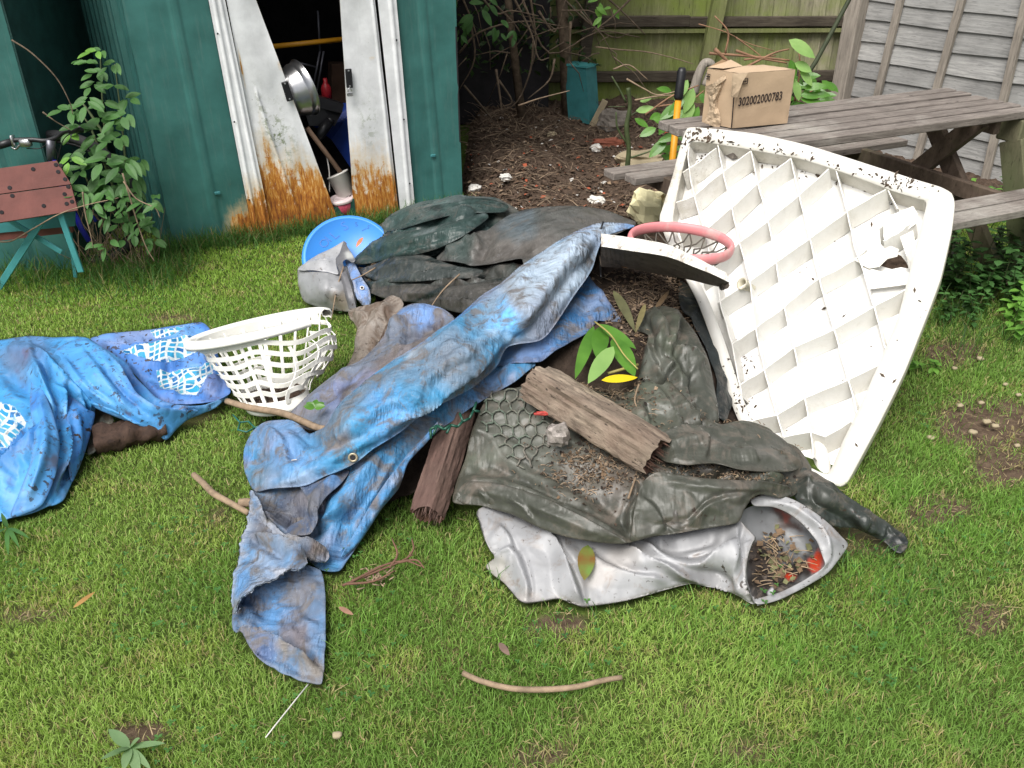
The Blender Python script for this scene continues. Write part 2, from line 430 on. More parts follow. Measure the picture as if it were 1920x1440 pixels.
# ================================================================ materials
def mat_attr(name, rough=.55, spec=.4, bsc=140, bst=.25, dist=.002, dirt=(.05, .035, .025), speck=.0, spsc=55, var=.25, metal=0., scratch=0., fiber=False, dirt_amt=0., dsc=14, crk=0., crsc=40):
    """surface with a vertex colour: adds fine tone variation, specks of soil and small creases"""
    t = NT(name); c = t.attr('Col', True)
    n = t.noise(18, 6, .7); v = t.ramp(n, [(.25, 1-var), (.75, 1+var*.5)]); c = t.mix(1., c, v, 'MULTIPLY')
    if scratch > 0:
        vv = t.coord(scale=(1, 1, 1)); s_ = t.noise(45, 7, .82, vec=vv, dist=2.2)
        k = t.ramp(s_, [(.62-scratch*.1, 0.), (.72-scratch*.1, scratch)]); c = t.mix(k, c, (.62, .64, .68))
    if dirt_amt > 0:
        d = t.noise(dsc, 9, .74, dist=.8); k = t.ramp(d, [(.66-dirt_amt, 0.), (.78-dirt_amt, .85)]); c = t.mix(k, c, dirt)
    if speck > 0:
        s1 = t.noise(spsc, 3, .6, dist=.6); gate = t.noise(3.2, 3, .6)
        k = t.math('MULTIPLY', t.ramp(s1, [(.70-speck*.14, 0.), (.73-speck*.14, 1.)]), t.ramp(gate, [(.38, .1), (.62, 1.)])); c = t.mix(k, c, (.035, .024, .018))
    h = t.noise(bsc, 5, .7); nn = t.bump(h, bst, dist)
    if crk > 0:
        hh = None
        for q, (sx, rot) in enumerate((((1, .13, .4), .35), ((.16, 1, .4), .9), ((1, .2, .3), 2.2))):
            w_ = t.noise(crsc*(.8+.5*q), 2, .55, vec=t.coord(scale=sx, rot=(0, .3*q, rot)), dist=.0); gt = t.ramp(t.noise(5+2*q, 2, .5, vec=t.coord(rot=(q, 0, 0))), [(.42, 0.), (.58, 1.)]); rg = t.math('MULTIPLY', w_, gt); hh = rg if hh is None else t.math('ADD', hh, rg)
        nn = t.bump(hh, min(1, crk*1.4), .012, nn)
    r = t.ramp(n, [(.3, max(0, rough-.08)), (.7, min(1, rough+.12))])
    return t.set(color=c, rough=r, spec=spec, metal=metal, normal=nn)
def mat_wood(name, c1, c2, axis_scale=(1, 14, 14), sc=6, rough=.8, algae=None, alg=.5, bump=.5, crack=.5, attr=False):
    t = NT(name); v = t.coord(scale=axis_scale); n = t.noise(sc, 8, .7, vec=v, dist=.4); b = t.noise(3, 4, .6)
    c = t.ramp(n, [(.3, c1), (.7, c2)]); c = t.mix(t.ramp(b, [(.3, .0), (.75, .55)]), c, tuple(x*.5 for x in c1))
    if attr: c = t.mix(1., c, t.attr('Col', True), 'MULTIPLY')
    if algae is not None:
        k = t.ramp(t.noise(2.1, 6, .7), [(.5-alg*.4, 0.), (.75-alg*.3, .85)]); c = t.mix(k, c, algae)
    cr = t.noise(sc*3, 3, .5, vec=v); k = t.ramp(cr, [(.30, crack), (.38, 0.)]); c = t.mix(k, c, tuple(x*.22 for x in c1))
    return t.set(color=c, rough=rough, spec=.25, normal=t.bump(n, bump, .006))
def mat_leaf(name, c1, c2, rough=.45, sc=7):
    t = NT(name); n = t.noise(sc, 3, .6); c = t.ramp(n, [(.32, c1), (.68, c2)])
    m = t.set(color=c, rough=rough, spec=.4)
    tr = t.n('ShaderNodeBsdfTranslucent'); t.val(tr.inputs[0], t.mix(1., c, (1.3, 1.5, .6), 'MULTIPLY')); ad = t.n('ShaderNodeMixShader'); ad.inputs[0].default_value = .3
    t.l(t.b.outputs[0], ad.inputs[1]); t.l(tr.outputs[0], ad.inputs[2]); t.l(ad.outputs[0], t.out.inputs[0]); return m
m_shed = mat_attr('green_painted_steel', rough=.42, spec=.5, bsc=30, bst=.12, dist=.004, var=.12, dirt=(.03, .05, .045), dirt_amt=.02, dsc=5)
m_twig = simple('dry_twig', (.13, .095, .065), .85, .5, 30, .4, 90)
m_twigpale = simple('pale_twig', (.25, .18, .12), .8, .4, 30, .4, 90)
m_green_stem = simple('green_stem', (.055, .075, .028), .6, .4, 20, .2)
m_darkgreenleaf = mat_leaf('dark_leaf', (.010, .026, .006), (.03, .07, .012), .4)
m_midleaf = mat_leaf('mid_leaf', (.04, .11, .028), (.09, .215, .055), .55)
m_briteleaf = mat_leaf('bright_leaf', (.10, .24, .035), (.2, .4, .07), .45)
m_laurel = mat_leaf('laurel_leaf', (.06, .17, .02), (.12, .28, .04), .28)
m_laurelpale = mat_leaf('laurel_leaf_underside', (.2, .36, .1), (.30, .48, .15), .5)
m_soil = simple('soil', (.092, .064, .047), 1., .6, 26, .9, 60, dirt=(.12, .088, .065), dirt_amt=.40, dsc=22, dist=.02, spec=.1)
m_black = simple('black_plastic', (.012, .012, .014), .4, .3, 20, .1)
m_dark = simple('painted_shade_black', (.02, .018, .02), .9, .4, 8, .1)  # near-black standing in for the shade of interiors, holes and hedge cores
m_steel = simple('stainless_steel', (.55, .55, .56), .28, .15, 8, .1, metal=.95)
m_yellow = simple('yellow_paint', (.55, .25, .012), .45, .15, 9, .1, dirt=(.2, .1, .03), dirt_amt=.3)
m_blueplastic = simple('blue_plastic', (.012, .045, .27), .35, .2, 6, .1)
m_white = simple('white_plastic', (.62, .60, .56), .4, .1, 6, .1)
m_card = simple('cardboard', (.46, .335, .22), .8, .10, 5, .25, 70, dirt=(.36, .25, .16), dirt_amt=.30, dist=.003)
m_card_in = simple('torn_cardboard', (.45, .34, .23), .9, .2, 18, .5, 60)
m_ink = simple('black_ink', (.03, .02, .018), .7, .3, 60, .0)
m_tealp = simple('teal_paint', (.045, .20, .21), .5, .2, 8, .2, dirt=(.03, .07, .06), dirt_amt=.35)
m_tealbright = simple('teal_leg_paint', (.06, .27, .28), .4, .2, 8, .2, dirt=(.1, .07, .04), dirt_amt=.28)
m_stone = simple('grey_stone', (.16, .14, .12), .9, .3, 12, .6, 40)
m_cream = simple('cream_stone', (.35, .29, .19), .9, .25, 10, .5, 30)
m_fence = mat_wood('weathered_green_fence', (.13, .13, .06), (.30, .30, .15), (10, 10, 1), 5, algae=(.16, .20, .05), alg=.25)
m_fence_grey = mat_wood('grey_weathered_fence', (.12, .12, .115), (.30, .295, .275), (1.2, 1.2, 18), 5, algae=(.30, .30, .29), alg=.2, crack=.6)
m_batten = mat_wood('grey_brown_batten', (.20, .175, .15), (.44, .39, .33), (12, 12, 1), 5)
m_rail = mat_wood('dark_rotten_rail', (.035, .026, .02), (.13, .11, .08), (1, 12, 12), 6)
m_table = mat_wood('weathered_table_wood', (.12, .10, .088), (.34, .30, .265), (3, 40, 40), 2.2, algae=(.40, .38, .34), alg=.02, crack=.8, bump=.7)
m_tableleg = mat_wood('table_leg_wood', (.07, .05, .037), (.17, .125, .095), (6, 6, 3), 4, algae=(.08, .09, .04), alg=.1)
m_tablepost = mat_wood('mossy_table_post', (.09, .085, .05), (.22, .20, .13), (8, 8, 2), 4, algae=(.11, .13, .06), alg=.4)
# ================================================================ ground
def lawn_z(x, y): return .012*fbm(x*1.1, y*1.1, 5, 3)
def bare(x, y):
    b = 0*x
    for (px, py, rx_, ry_, s_) in ((1850, 790, 90, 50, .75), (1880, 870, 60, 34, .6), (1760, 950, 70, 26, .6), (265, 1375, 60, 22, .8), (1040, 1165, 60, 20, .75), (50, 1150, 60, 20, .4), (1600, 1000, 100, 40, .35), (405, 965, 24, 14, .5), (1850, 1160, 60, 30, .5), (1020, 1420, 60, 30, .5), (1400, 1395, 60, 24, .45), (1790, 660, 60, 24, .6), (1080, 1345, 30, 20, .4), (1300, 1310, 40, 16, .35), (640, 1300, 30, 14, .4), (330, 590, 60, 10, .4), (600, 1190, 30, 12, .4)):
        p = G(px, py); q = proj(np.stack([x, y, 0*x], 1)); wob = .35*fbm(x*9, y*9, 33, 3); b = np.maximum(b, min(1., s_*1.35)*sm(1.5-np.hypot((q[0]-px)/rx_, (q[1]-py)/ry_)+wob))
    return b
t = NT('lawn_ground'); n1 = t.noise(2.2, 6, .65); n2 = t.noise(30, 6, .7)
c = t.ramp(n2, [(.3, (.04, .05, .016)), (.55, (.07, .11, .022)), (.75, (.14, .18, .04))])
c = t.mix(t.ramp(n1, [(.52, 0.), (.68, .8)]), c, (.10, .085, .04)); c = t.mix(t.ramp(t.attr('bare'), [(.15, 0.), (.6, 1.)]), c, t.ramp(n2, [(.3, (.055, .036, .026)), (.7, (.16, .115, .08))]))
m_lawn = t.set(color=c, rough=.95, spec=.1, normal=t.bump(n2, .8, .02))
gx, gy = np.meshgrid(np.concatenate([[-40, -15, -6], np.arange(-4, 4.01, .06), [6, 15, 40]]), np.concatenate([[-30, -8, -1], np.arange(0, 8.01, .06), [12, 20, 45]]))
nx, ny = gx.shape[1], gx.shape[0]
gz = np.where((np.abs(gx) < 4) & (gy > 0) & (gy < 8), lawn_z(gx, gy), 0)-.012
Fg = [[j*nx+i, j*nx+i+1, (j+1)*nx+i+1, (j+1)*nx+i] for j in range(ny-1) for i in range(nx-1)]
gb_ = np.where((np.abs(gx.ravel()) < 4) & (gy.ravel() > .2) & (gy.ravel() < 8), bare(np.clip(gx.ravel(), -4, 4), np.clip(gy.ravel(), .3, 8)), 0)
tag(mesh_obj('ground', np.stack([gx, gy, gz], -1), Fg, m_lawn, smooth=True, attrs={'bare': gb_}), kind='structure')
# soil bed behind the pile
def bed_mask(x, y):
    xl = -.34; d1 = (x-xl)/.12; front = 3.95+.15*vnoise(x*1.6, y*0, 8)-.25*sm((x-.9)/1.2)+.9*sm((x-2.1)/.5); d2 = (y-front)/.35
    return sm(np.minimum(np.minimum(d1, d2), 1))
def bed_z(x, y):
    b = .05+.13*np.exp(-((x-.05)/.35)**2-((y-5.3)/.5)**2)+.12*np.exp(-((x-.9)/.4)**2-((y-4.7)/.35)**2)+.07*np.exp(-((x-.35)/.5)**2-((y-4.4)/.3)**2)+.08*sm((y-6.2)/.9)
    b = b+.05*fbm(x*3, y*3, 41, 5)+.028*fbm(x*13, y*13, 43, 4)+.022*np.abs(vnoise(x*26, y*26, 47))
    return b*bed_mask(x, y)-.02*(1-bed_mask(x, y))
gx, gy = np.meshgrid(np.arange(-.6, 3.4, .022), np.arange(3.5, 7.6, .022)); nx, ny = gx.shape[1], gx.shape[0]
Fg = [[j*nx+i, j*nx+i+1, (j+1)*nx+i+1, (j+1)*nx+i] for j in range(ny-1) for i in range(nx-1)]
tag(mesh_obj('soil_bed', np.stack([gx, gy, bed_z(gx, gy)], -1), Fg, m_soil, smooth=True), kind='structure')
def gnd(x, y): return float(max(bed_z(np.array(x, float), np.array(y, float)), 0) if y > 3.4 and x > -.6 else 0)
def GB(px, py):                                  # point on the soil bed seen at this place
    z = .1
    for _ in range(8):
        p = G(px, py, z); z = .5*z+.5*gnd(p[0], p[1])
    return G(px, py, z)
# ================================================================ green shed
A = G(327, 468); B_ = G(868, 392); fd = nrm(B_-A); fn = nrm(np.cross(fd, (0, 0, 1)))        # fn looks toward the camera side
if fn@(CAM-A) < 0: fn = -fn
wd = -fn; UP = np.array([0, 0, 1.])
SH = 1.86
def FPt(px, py, off=0.): return PL(px, py, A+fn*off, fn)
def sz(p): return float((p-A)@fd), float(p[2])
shed = thing('garden_shed', 'green metal garden shed with rusty white doors hanging loose', 'shed', (A+B_)/2+wd*.6)
def strip(s0, s1, prof, off, z0, z1, mat, name, parent, colf, sl0=0., sl1=0., nx=40, nz=46, th=.0, dent=.003, seed=1):
    """sheet-metal panel on the shed front: from s0 to s1 along the front (edges drift by sl per metre of height)"""
    V = []; C = []
    for j in range(nz+1):
        z = z0+(z1-z0)*j/nz
        for i in range(nx+1):
            u = i/nx; s = (s0+sl0*z)*(1-u)+(s1+sl1*z)*u
            d = off+prof(s, u, z)+dent*float(vnoise(np.array(s*7), np.array(z*4), seed))
            V.append(A+fd*s+UP*z+fn*d)
            C.append(colf(s, u, z))
    F = [[j*(nx+1)+i, j*(nx+1)+i+1, (j+1)*(nx+1)+i+1, (j+1)*(nx+1)+i] for j in range(nz) for i in range(nx)]
    return mesh_obj(name, V, F, mat, parent, True, cols=np.array([c[:3] for c in C]), attrs={'rust': [c[3] for c in C], 'alg': [c[4] for c in C]})
def linez(bpx, tpx, off=0.):
    b = FPt(*bpx, off); t_ = FPt(*tpx, off); s0, z0 = sz(b); s1, z1 = sz(t_); k = (s1-s0)/(z1-z0); return s0-k*z0, k
t = NT('shed_steel'); c = t.attr('Col', True); n = t.noise(9, 5, .6); c = t.mix(1., c, t.ramp(n, [(.3, .80), (.7, 1.12)]), 'MULTIPLY')
vs = t.coord(scale=(7, 7, 1.1)); st = t.noise(5, 8, .75, vec=t.coord(scale=(9, 9, .8))); c = t.mix(t.ramp(st, [(.52, 0.), (.75, .16)]), c, (.30, .33, .31)); c = t.mix(t.ramp(t.noise(40, 6, .8), [(.64, 0.), (.70, .5)]), c, (.10, .11, .08))
rn = t.noise(6, 8, .74, vec=vs); rn2 = t.noise(16, 8, .8, dist=.6); rs = t.math('ADD', t.attr('rust'), t.math('MULTIPLY', t.math('SUBTRACT', t.math('ADD', t.math('MULTIPLY', rn, .6), t.math('MULTIPLY', rn2, .55)), .575), t.math('ADD', .15, t.math('MULTIPLY', t.attr('rust'), 2.6))))
rc = t.ramp(t.math('ADD', t.math('MULTIPLY', t.noise(14, 7, .75, vec=vs), .75), t.math('MULTIPLY', t.attr('rust'), .22)), [(.43, (.62, .40, .18)), (.50, (.50, .22, .035)), (.57, (.36, .12, .014)), (.64, (.17, .05, .012)), (.72, (.075, .022, .012))])
stain = t.ramp(rs, [(.22, 0.), (.50, .6)]); c = t.mix(stain, c, (.64, .48, .27)); c = t.mix(t.ramp(rs, [(.48, 0.), (.60, 1.)]), c, rc)
al = t.math('MULTIPLY', t.attr('alg'), t.ramp(t.noise(26, 7, .8), [(.50, 0.), (.58, 1.)])); c = t.mix(al, c, (.16, .20, .09))
m_sheet = t.set(color=c, rough=t.ramp(rs, [(.4, .38), (.6, .85)]), spec=.45, normal=t.bump(t.noise(60, 5, .7), .15, .003))
GRN = np.array([.042, .148, .135]); WHT = np.array([.76, .77, .78])
sA = 0.; fl, kfl = linez((474, 440), (390, 0)); fr_, kfr = linez((510, 440), (421, 0))
rl, krl = linez((746, 396), (703, 0)); rr, krr = linez((776, 388), (741, 0)); sB = float((B_-A)@fd)
def ribs(at, h=.012, wdt=.018):
    def f(s, u, z): return sum(h*math.exp(-((s-a-k*z)/wdt)**4) for a, k in at)
    return f
g1, k1 = linez((408, 447), (319, 0)); g2, k2 = linez((823, 385), (787, 0))
def grn(rustc=None):
    def f(s, u, z):
        r = 0 if rustc is None else 1.05*math.exp(-((s-rustc)/.10)**2)*math.exp(-(z/.20)**2)
        k = .05*math.exp(-(z/.15)**2); c = GRN*(1+.1*math.sin(s*9)); c = c+np.array([.2, .35, .35])*k
        return (*c, r, 0)
    return f
strip(sA, fl, ribs([(g1, k1), (g1+.02, k1)], .006, .012), 0, 0, SH, m_sheet, 'front_panel', shed, grn(fl-.03), 0, kfl, 60, 60, dent=.006, seed=3)
strip(rr, sB, ribs([(g2, k2), (g2+.02, k2)], .006, .012), 0, 0, SH, m_sheet, 'front_panel', shed, grn(), krr, 0, 50, 60, dent=.005, seed=9)
def wf(z0, amt=.75, wide=.12, alg=0., slant=0.):
    def f(s, u, z):
        e = max(0, 1-min(u, 1-u)/.04)*.24
        return (*(WHT*(.97+.05*math.sin(s*17))), max(amt*(1-sm(np.array((z-slant*u)/z0))*1.)-.02, e), 0)
    return f
pr = ribs([(fl+.025, kfl), (fr_-.022, kfr)], .008, .008)
frm = strip(fl, fr_, pr, .022, 0, SH, m_sheet, 'door_frame', shed, wf(.55, 1.0), kfl, kfr, 24, 70, seed=12)
strip(rl+.008, rr, ribs([(rr-.03, krr)], .008, .01), .022, 0, SH, m_sheet, 'door_frame', shed, wf(.10, .45), krl, krr, 20, 60, seed=15)
# doors
dl0, kd0 = linez((508, 446), (424, 0)); dl1, kd1 = linez((632, 408), (480, 0))
def ldoor(s, u, z):
    z = z*(1+.30*float(vnoise(np.array(u*3.2), np.array(2.), 61)))-.05*float(vnoise(np.array(u*11.), np.array(5.), 62)) if z < .8 else z
    r = .95*(1-float(sm(np.array((z-.03)/(.92-.34*u)))))-.02
    r = max(r, .55*math.exp(-((u-.42+(z-.3)*.35)/.05)**2)*math.exp(-((z-.42)/.2)**2))
    e = .32*math.exp(-((1-u)/.018)**2)+.22*math.exp(-(u/.03)**2)
    hs_ = .55*math.exp(-((1-u)/.10)**2)*(math.exp(-((z-.86)/.03)**2)+math.exp(-((z-.70)/.03)**2))
    tear = .62*math.exp(-((u-.06-.04*(z-.9))/.035)**2)*math.exp(-((z-.87)/.1)**2)
    a = 1.0*math.exp(-((u-.47)/.26)**2)*math.exp(-((z-.57-.25*(.47-u))/.14)**2)
    return (*WHT, max(r, e, hs_, tear), a)
strip(dl0, dl1, lambda s, u, z: .012*math.exp(-((u-.50+z*.30)/.02)**2) if z < .75 else 0., .006, .0, SH, m_sheet, 'door', shed, ldoor, kd0, kd1, 50, 90, dent=.012, seed=21)
dr0, kr0 = linez((664, 408), (637, 0)); dr1, kr1 = linez((748, 396), (703, 0))
def rdoor(s, u, z):
    z = z*(1+.45*float(vnoise(np.array(u*2.6+4), np.array(2.), 63))) if z < .8 else z
    r = .80*(1-float(sm(np.array((z-.02)/.72))))-.02
    e = .34*math.exp(-(u/.03)**2); h = .6*math.exp(-((z-.86)/.012)**2)*math.exp(-((u-.78)/.16)**2)
    a = .55*math.exp(-((u-.5)/.2)**2)*math.exp(-((z-.55)/.12)**2)
    return (*WHT*.97, max(r, e, h), a)
drd = strip(dr0, dr1, lambda s, u, z: -.006+.008*math.exp(-((u-.93)/.03)**2), .004, .0, SH, m_sheet, 'door', shed, rdoor, kr0, kr1, 40, 90, dent=.008, seed=27)
doors = [o for o in COL.objects if o.name.startswith('door') and not 'frame' in o.name]
for (px0, py0, px1, py1, par) in ((530, 153, 547, 189, 0), (650, 129, 659, 165, 1)):
    a_ = FPt(px0+3, py0, .02); b_ = FPt(px1-3, py1, .02)
    mb = MB(); dvec = nrm(b_-a_); L_ = float(np.linalg.norm(b_-a_)); sid = nrm(np.cross(dvec, fn))
    mb.box((a_+b_)/2, (L_, .033, .012), (dvec, sid, fn), bev=.003)
    h_ = mb.build('handle', m_black, doors[par] if par < len(doors) else shed)
    for e in (.1, .9):
        s_ = MB(); s_.lathe(a_+(b_-a_)*e+fn*.006, [(.0, .003), (.004, .002), (.005, 0)], 8, fn); s_.build('screw', m_steel, doors[par])
# padlock on the right door
pc = FPt(656, 172, .03); mb = MB(); mb.box(pc-UP*.012, (.03, .012, .022), (fd, fn, UP), bev=.003)
mb.tube([pc+fd*.010*math.cos(a)+UP*(.018*math.sin(a)) for a in np.linspace(0, math.pi, 9)], .0028, 6)
o = mb.build('padlock', m_steel); tag(o, 'small padlock hanging open from the right shed door handle', 'padlock')
# side wall: corrugated
sw = []; C = []; nx_, nz_ = 150, 24; wd2 = nrm((-.60, .80, 0))
for j in range(nz_+1):
    for i in range(nx_+1):
        q = 1.9*i/nx_; z = SH*j/nz_
        d = 0 if q < .10 else .02*(1 if math.sin((q-.1)*2*math.pi/.085) > .2 else -.4)
        if q < .10: d = .006*math.exp(-((q-.05)/.012)**4)
        sw.append(A+wd2*q+UP*z-fd*d); C.append((*(GRN*.8), .0, 0))  # green darkened: the side wall's shade is put into the colour
F = [[j*(nx_+1)+i, j*(nx_+1)+i+1, (j+1)*(nx_+1)+i+1, (j+1)*(nx_+1)+i] for j in range(nz_) for i in range(nx_)]
mesh_obj('side_wall', sw, F, m_sheet, shed, False, cols=np.array([c[:3] for c in C]), attrs={'rust': [c[3] for c in C], 'alg': [0]*len(C)})
mb = MB(); mid = (A+B_)/2; Ls = sB
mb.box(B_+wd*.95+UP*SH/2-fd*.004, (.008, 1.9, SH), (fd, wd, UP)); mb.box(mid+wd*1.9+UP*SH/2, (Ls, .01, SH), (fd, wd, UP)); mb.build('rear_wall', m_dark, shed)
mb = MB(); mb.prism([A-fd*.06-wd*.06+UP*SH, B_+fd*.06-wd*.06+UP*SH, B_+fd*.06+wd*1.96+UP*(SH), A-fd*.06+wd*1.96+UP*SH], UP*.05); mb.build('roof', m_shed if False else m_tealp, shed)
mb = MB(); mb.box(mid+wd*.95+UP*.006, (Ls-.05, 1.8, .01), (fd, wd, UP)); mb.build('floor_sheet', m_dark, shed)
mb = MB()
for s_, z_ in ((fl+.012, 1.03), (fl+.012, .62), (fl+.012, .22), (rr-.02, .95), (rr-.02, .55), (rr-.02, .2)):
    k = kfl if s_ < .7 else krr; mb = MB(); mb.lathe(A+fd*(s_+k*z_)+UP*z_+fn*.03, [(.0, .004), (.004, .003), (.005, 0)], 8, fn); mb.build('screw', m_black, shed)
mb = MB()
for (px, py) in ((408, 362), (812, 292)):
    p = FPt(px, py, .012); mb = MB(); mb.box(p, (.028, .012, .014), (fd, fn, UP), bev=.002); mb.build('clip', m_tealp, shed)
# things standing inside the shed
def SP(px, py, back): return PL(px, py, A-fn*back, fn)
c0 = SP(556, 172, .16); ax = nrm(_X*.78+_U*.50+_F*.40)
mb = MB(); mb.lathe(c0+ax*.02-_X*.012, [(r_*.84, h_*.84) for r_, h_ in [(.002, -.14), (.09, -.138), (.125, -.12), (.145, -.05), (.160, .0), (.163, .006), (.160, .010), (.166, .05), (.172, .054), (.176, .050), (.172, .046)]], 48, ax)
tag(mb.build('mixing_bowl', m_steel, smooth=True), 'shiny stainless steel bowl tipped behind the left shed door', 'bowl')
mb = MB(); P = [SP(640, 195, .5), SP(668, 190, .45), SP(668, 330, .35), SP(622, 262, .4), SP(585, 235, .45), SP(612, 232, .47)]
mb.prism(P, -fn*.012); tag(mb.build('plastic_sheet', m_blueplastic), 'dark blue plastic sheet standing in the shed opening', 'plastic sheet')
mb = MB(); P = [SP(594, 180, .30), SP(645, 196, .30), SP(641, 213, .28), SP(590, 200, .28)]; mb.prism(P, -fn*.08); mb.prism([SP(570, 205, .3), SP(596, 188, .3), SP(640, 213, .3), SP(628, 236, .28), SP(580, 236, .28)], -fn*.1, 0)
tag(mb.build('tool_case', m_black), 'black plastic tool case below the steel bowl', 'case')
mb = MB(); a_, b_ = SP(592, 262, .22), SP(618, 228, .24); mb.tube([a_, a_*.5+b_*.5, b_], [.026, .03, .024], 10); mb.tube([b_, b_+nrm(b_-a_)*.02], [.028, .02], 10)
tag(mb.build('torch', m_black, smooth=True), 'black torch lying on the blue sheet in the shed', 'torch')
mb = MB(); a_, b_ = SP(576, 240, .1), SP(668, 362, .16); mb.tube([a_, b_], [.013, .014], 8)
tag(mb.build('broom_handle', simple('old_wood_handle', (.16, .10, .065), .7, .3), smooth=True), 'brown wooden broom handle leaning across the shed opening', 'handle')
mb = MB(); a_, b_ = SP(505, 88, .5), SP(700, 68, .6); mb.tube([a_, b_], .014, 8)
tag(mb.build('yellow_pole', m_yellow, smooth=True), 'yellow pole lying across inside the dark shed', 'pole')
mb = MB()
for a_, b_ in (((586, 170), (600, 96)), ((594, 172), (607, 96)), ((600, 96), (596, 20)), ((555, 116), (592, 126))):
    mb.tube([SP(*a_, .7), SP(*b_, .7)], .006, 6)
tag(mb.build('chair_frame', simple('grey_tube', (.16, .16, .19), .4, .2, metal=.4), smooth=True), 'thin grey metal tube frame deep inside the shed', 'frame')
mb = MB(); mb.prism([SP(622, 120, .8), SP(650, 120, .8), SP(655, 240, .7), SP(622, 235, .7)], -fn*.1); tag(mb.build('cardboard_sheet', simple('dark_card', (.06, .032, .02), .9, .2)), 'brown cardboard sheet in the shed behind the right door', 'cardboard')
mb = MB(); c_ = SP(612, 172, .55); mb.lathe(c_, [(.001, -.05), (.03, -.05), (.03, .02), (.02, .04), (.012, .05), (.012, .075), (.001, .075)], 14); tag(mb.build('spray_bottle', simple('red_plastic', (.4, .02, .03), .4), smooth=True), 'red bottle standing deep inside the shed', 'bottle')
m_pink = simple('pinkish_lid', (.60, .50, .50), .4, .1); m_tub = simple('tub_red_print', (.40, .05, .09), .5, .35, 60)
c_ = SP(640, 372, .05); lax = nrm(_U*.80-_F*.55-_X*.1)
tb = thing('paint_tub', 'white lidded paint tub lying between the shed doors', 'tub', (c_[0], c_[1], 0))
mb = MB(); mb.lathe(c_-lax*.04, [(.0, -.06), (.058, -.06), (.064, .03), (.06, .032)], 28, lax); mb.build('tub_body', m_tub, tb, True)
mb = MB(); mb.lathe(c_, [(.069, -.012), (.071, -.004), (.069, .004), (.060, .006), (.056, .0), (.044, .0), (.042, .004), (.038, .004), (.036, .0), (.0, .001)], 36, lax); mb.build('lid', m_pink, tb, True)
c_ = SP(637, 335, .12); mb = MB(); mb.lathe(c_, [(.0, -.10), (.055, -.10), (.06, .02), (.064, .022), (.062, .03), (.05, .03), (.0, .025)], 28, nrm(_U*.75-_F*.3-_X*.35)); tag(mb.build('second_tub', m_white, smooth=True), 'white plastic tub tipped behind the lidded paint tub', 'tub')
mb = MB(); mb.tube(spline([SP(612, 290, .14), SP(617, 320, .13), SP(618, 360, .12)]), .004, 6); tag(mb.build('white_cable', m_white, smooth=True), 'thin white cable hanging in the shed opening', 'cable')
mb = MB(); mb.prism([SP(622, 392, .0), SP(664, 372, .0), SP(668, 410, -.01), SP(640, 412, -.01)], -fn*.05); tag(mb.build('green_tub', simple('dark_green_plastic', (.015, .06, .045), .4), smooth=False), 'dark green plastic box on the ground inside the shed doorway', 'box')
# ================================================================ second green shed at the left edge
E = G(142, 505); fd_s, fn_s, wd_s = fd, fn, wd; fd, fn, wd = nrm((1, .06, 0)), nrm((.06, -1, 0)), nrm((-.06, 1, 0)); shed2 = thing('second_shed', 'green metal shed wall at the far left behind the workbench', 'shed', E-fd*.6+wd*.6)
V = []; C = []; nx_, nz_ = 60, 30
for j in range(nz_+1):
    for i in range(nx_+1):
        q = 1.5*i/nx_; z = SH*j/nz_; d = .007*math.exp(-((q-.20)/.012)**4)+.007*math.exp(-((q-.75)/.012)**4)
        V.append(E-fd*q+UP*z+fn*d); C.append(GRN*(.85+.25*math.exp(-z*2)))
F = [[j*(nx_+1)+i+1, j*(nx_+1)+i, (j+1)*(nx_+1)+i, (j+1)*(nx_+1)+i+1] for j in range(nz_) for i in range(nx_)]
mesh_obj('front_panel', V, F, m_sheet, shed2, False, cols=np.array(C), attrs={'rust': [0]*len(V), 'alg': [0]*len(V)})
mb = MB(); mb.box(E+wd*.9+UP*SH/2, (.01, 1.8, SH), (fd, wd, UP)); mb.build('side_wall', simple('shadowed_green', (.012, .05, .045), .6), shed2)  # darker copy of the shed green, shade of the gap painted in
mb = MB(); mb.prism([E+fd*.02-wd*.05+UP*SH, E+fd*.02+wd*1.8+UP*SH, E-fd*1.5+wd*1.8+UP*SH, E-fd*1.5-wd*.05+UP*SH], UP*.04); mb.build('roof', m_tealp, shed2)
fd, fn, wd = fd_s, fn_s, wd_s
# ================================================================ old folding workbench
bn = nrm((.30, -.86, .42)); bp = VY(75, 355, 3.66)
def BP(px, py, off=0.): return PL(px, py, bp+bn*off, bn)
wb = thing('folding_workbench', 'old folding workbench with a red-brown wooden top and teal metal legs', 'workbench', (-2.15, 3.95, 0))
m_top = simple('red_brown_board', (.155, .052, .042), .65, .22, 7, .3, 50, dirt=(.05, .025, .02), dirt_amt=.3)
for quad in ([(-70, 325), (106, 301), (133, 345), (-70, 373)], [(-70, 375), (133, 347), (146, 394), (-70, 428)]):
    mb = MB(); mb.prism([BP(*q) for q in quad], -bn*.022); mb.build('top_board', m_top, wb)
mb = MB()
for (px, py) in ((62, 317), (105, 309), (114, 310), (109, 322), (122, 336), (18, 352), (23, 367), (128, 350), (121, 364), (125, 382), (135, 378), (82, 386), (3, 398)):
    p = BP(px, py, .001); mb = MB(); mb.lathe(p, [(.0, .0015), (.008, .0015), (.009, .0)], 12, bn); mb.build('bolt_hole', m_dark, wb)
def LP(px, py, Y=3.70): return VY(px, py, Y)
def bar(mb, a, b, w_, t_, nv=np.array([0, -1., 0])):
    d = nrm(b-a); s_ = nrm(np.cross(d, nv)); mb.box((a+b)/2, (float(np.linalg.norm(b-a)), w_, t_), (d, s_, nrm(np.cross(s_, d))), bev=.002)
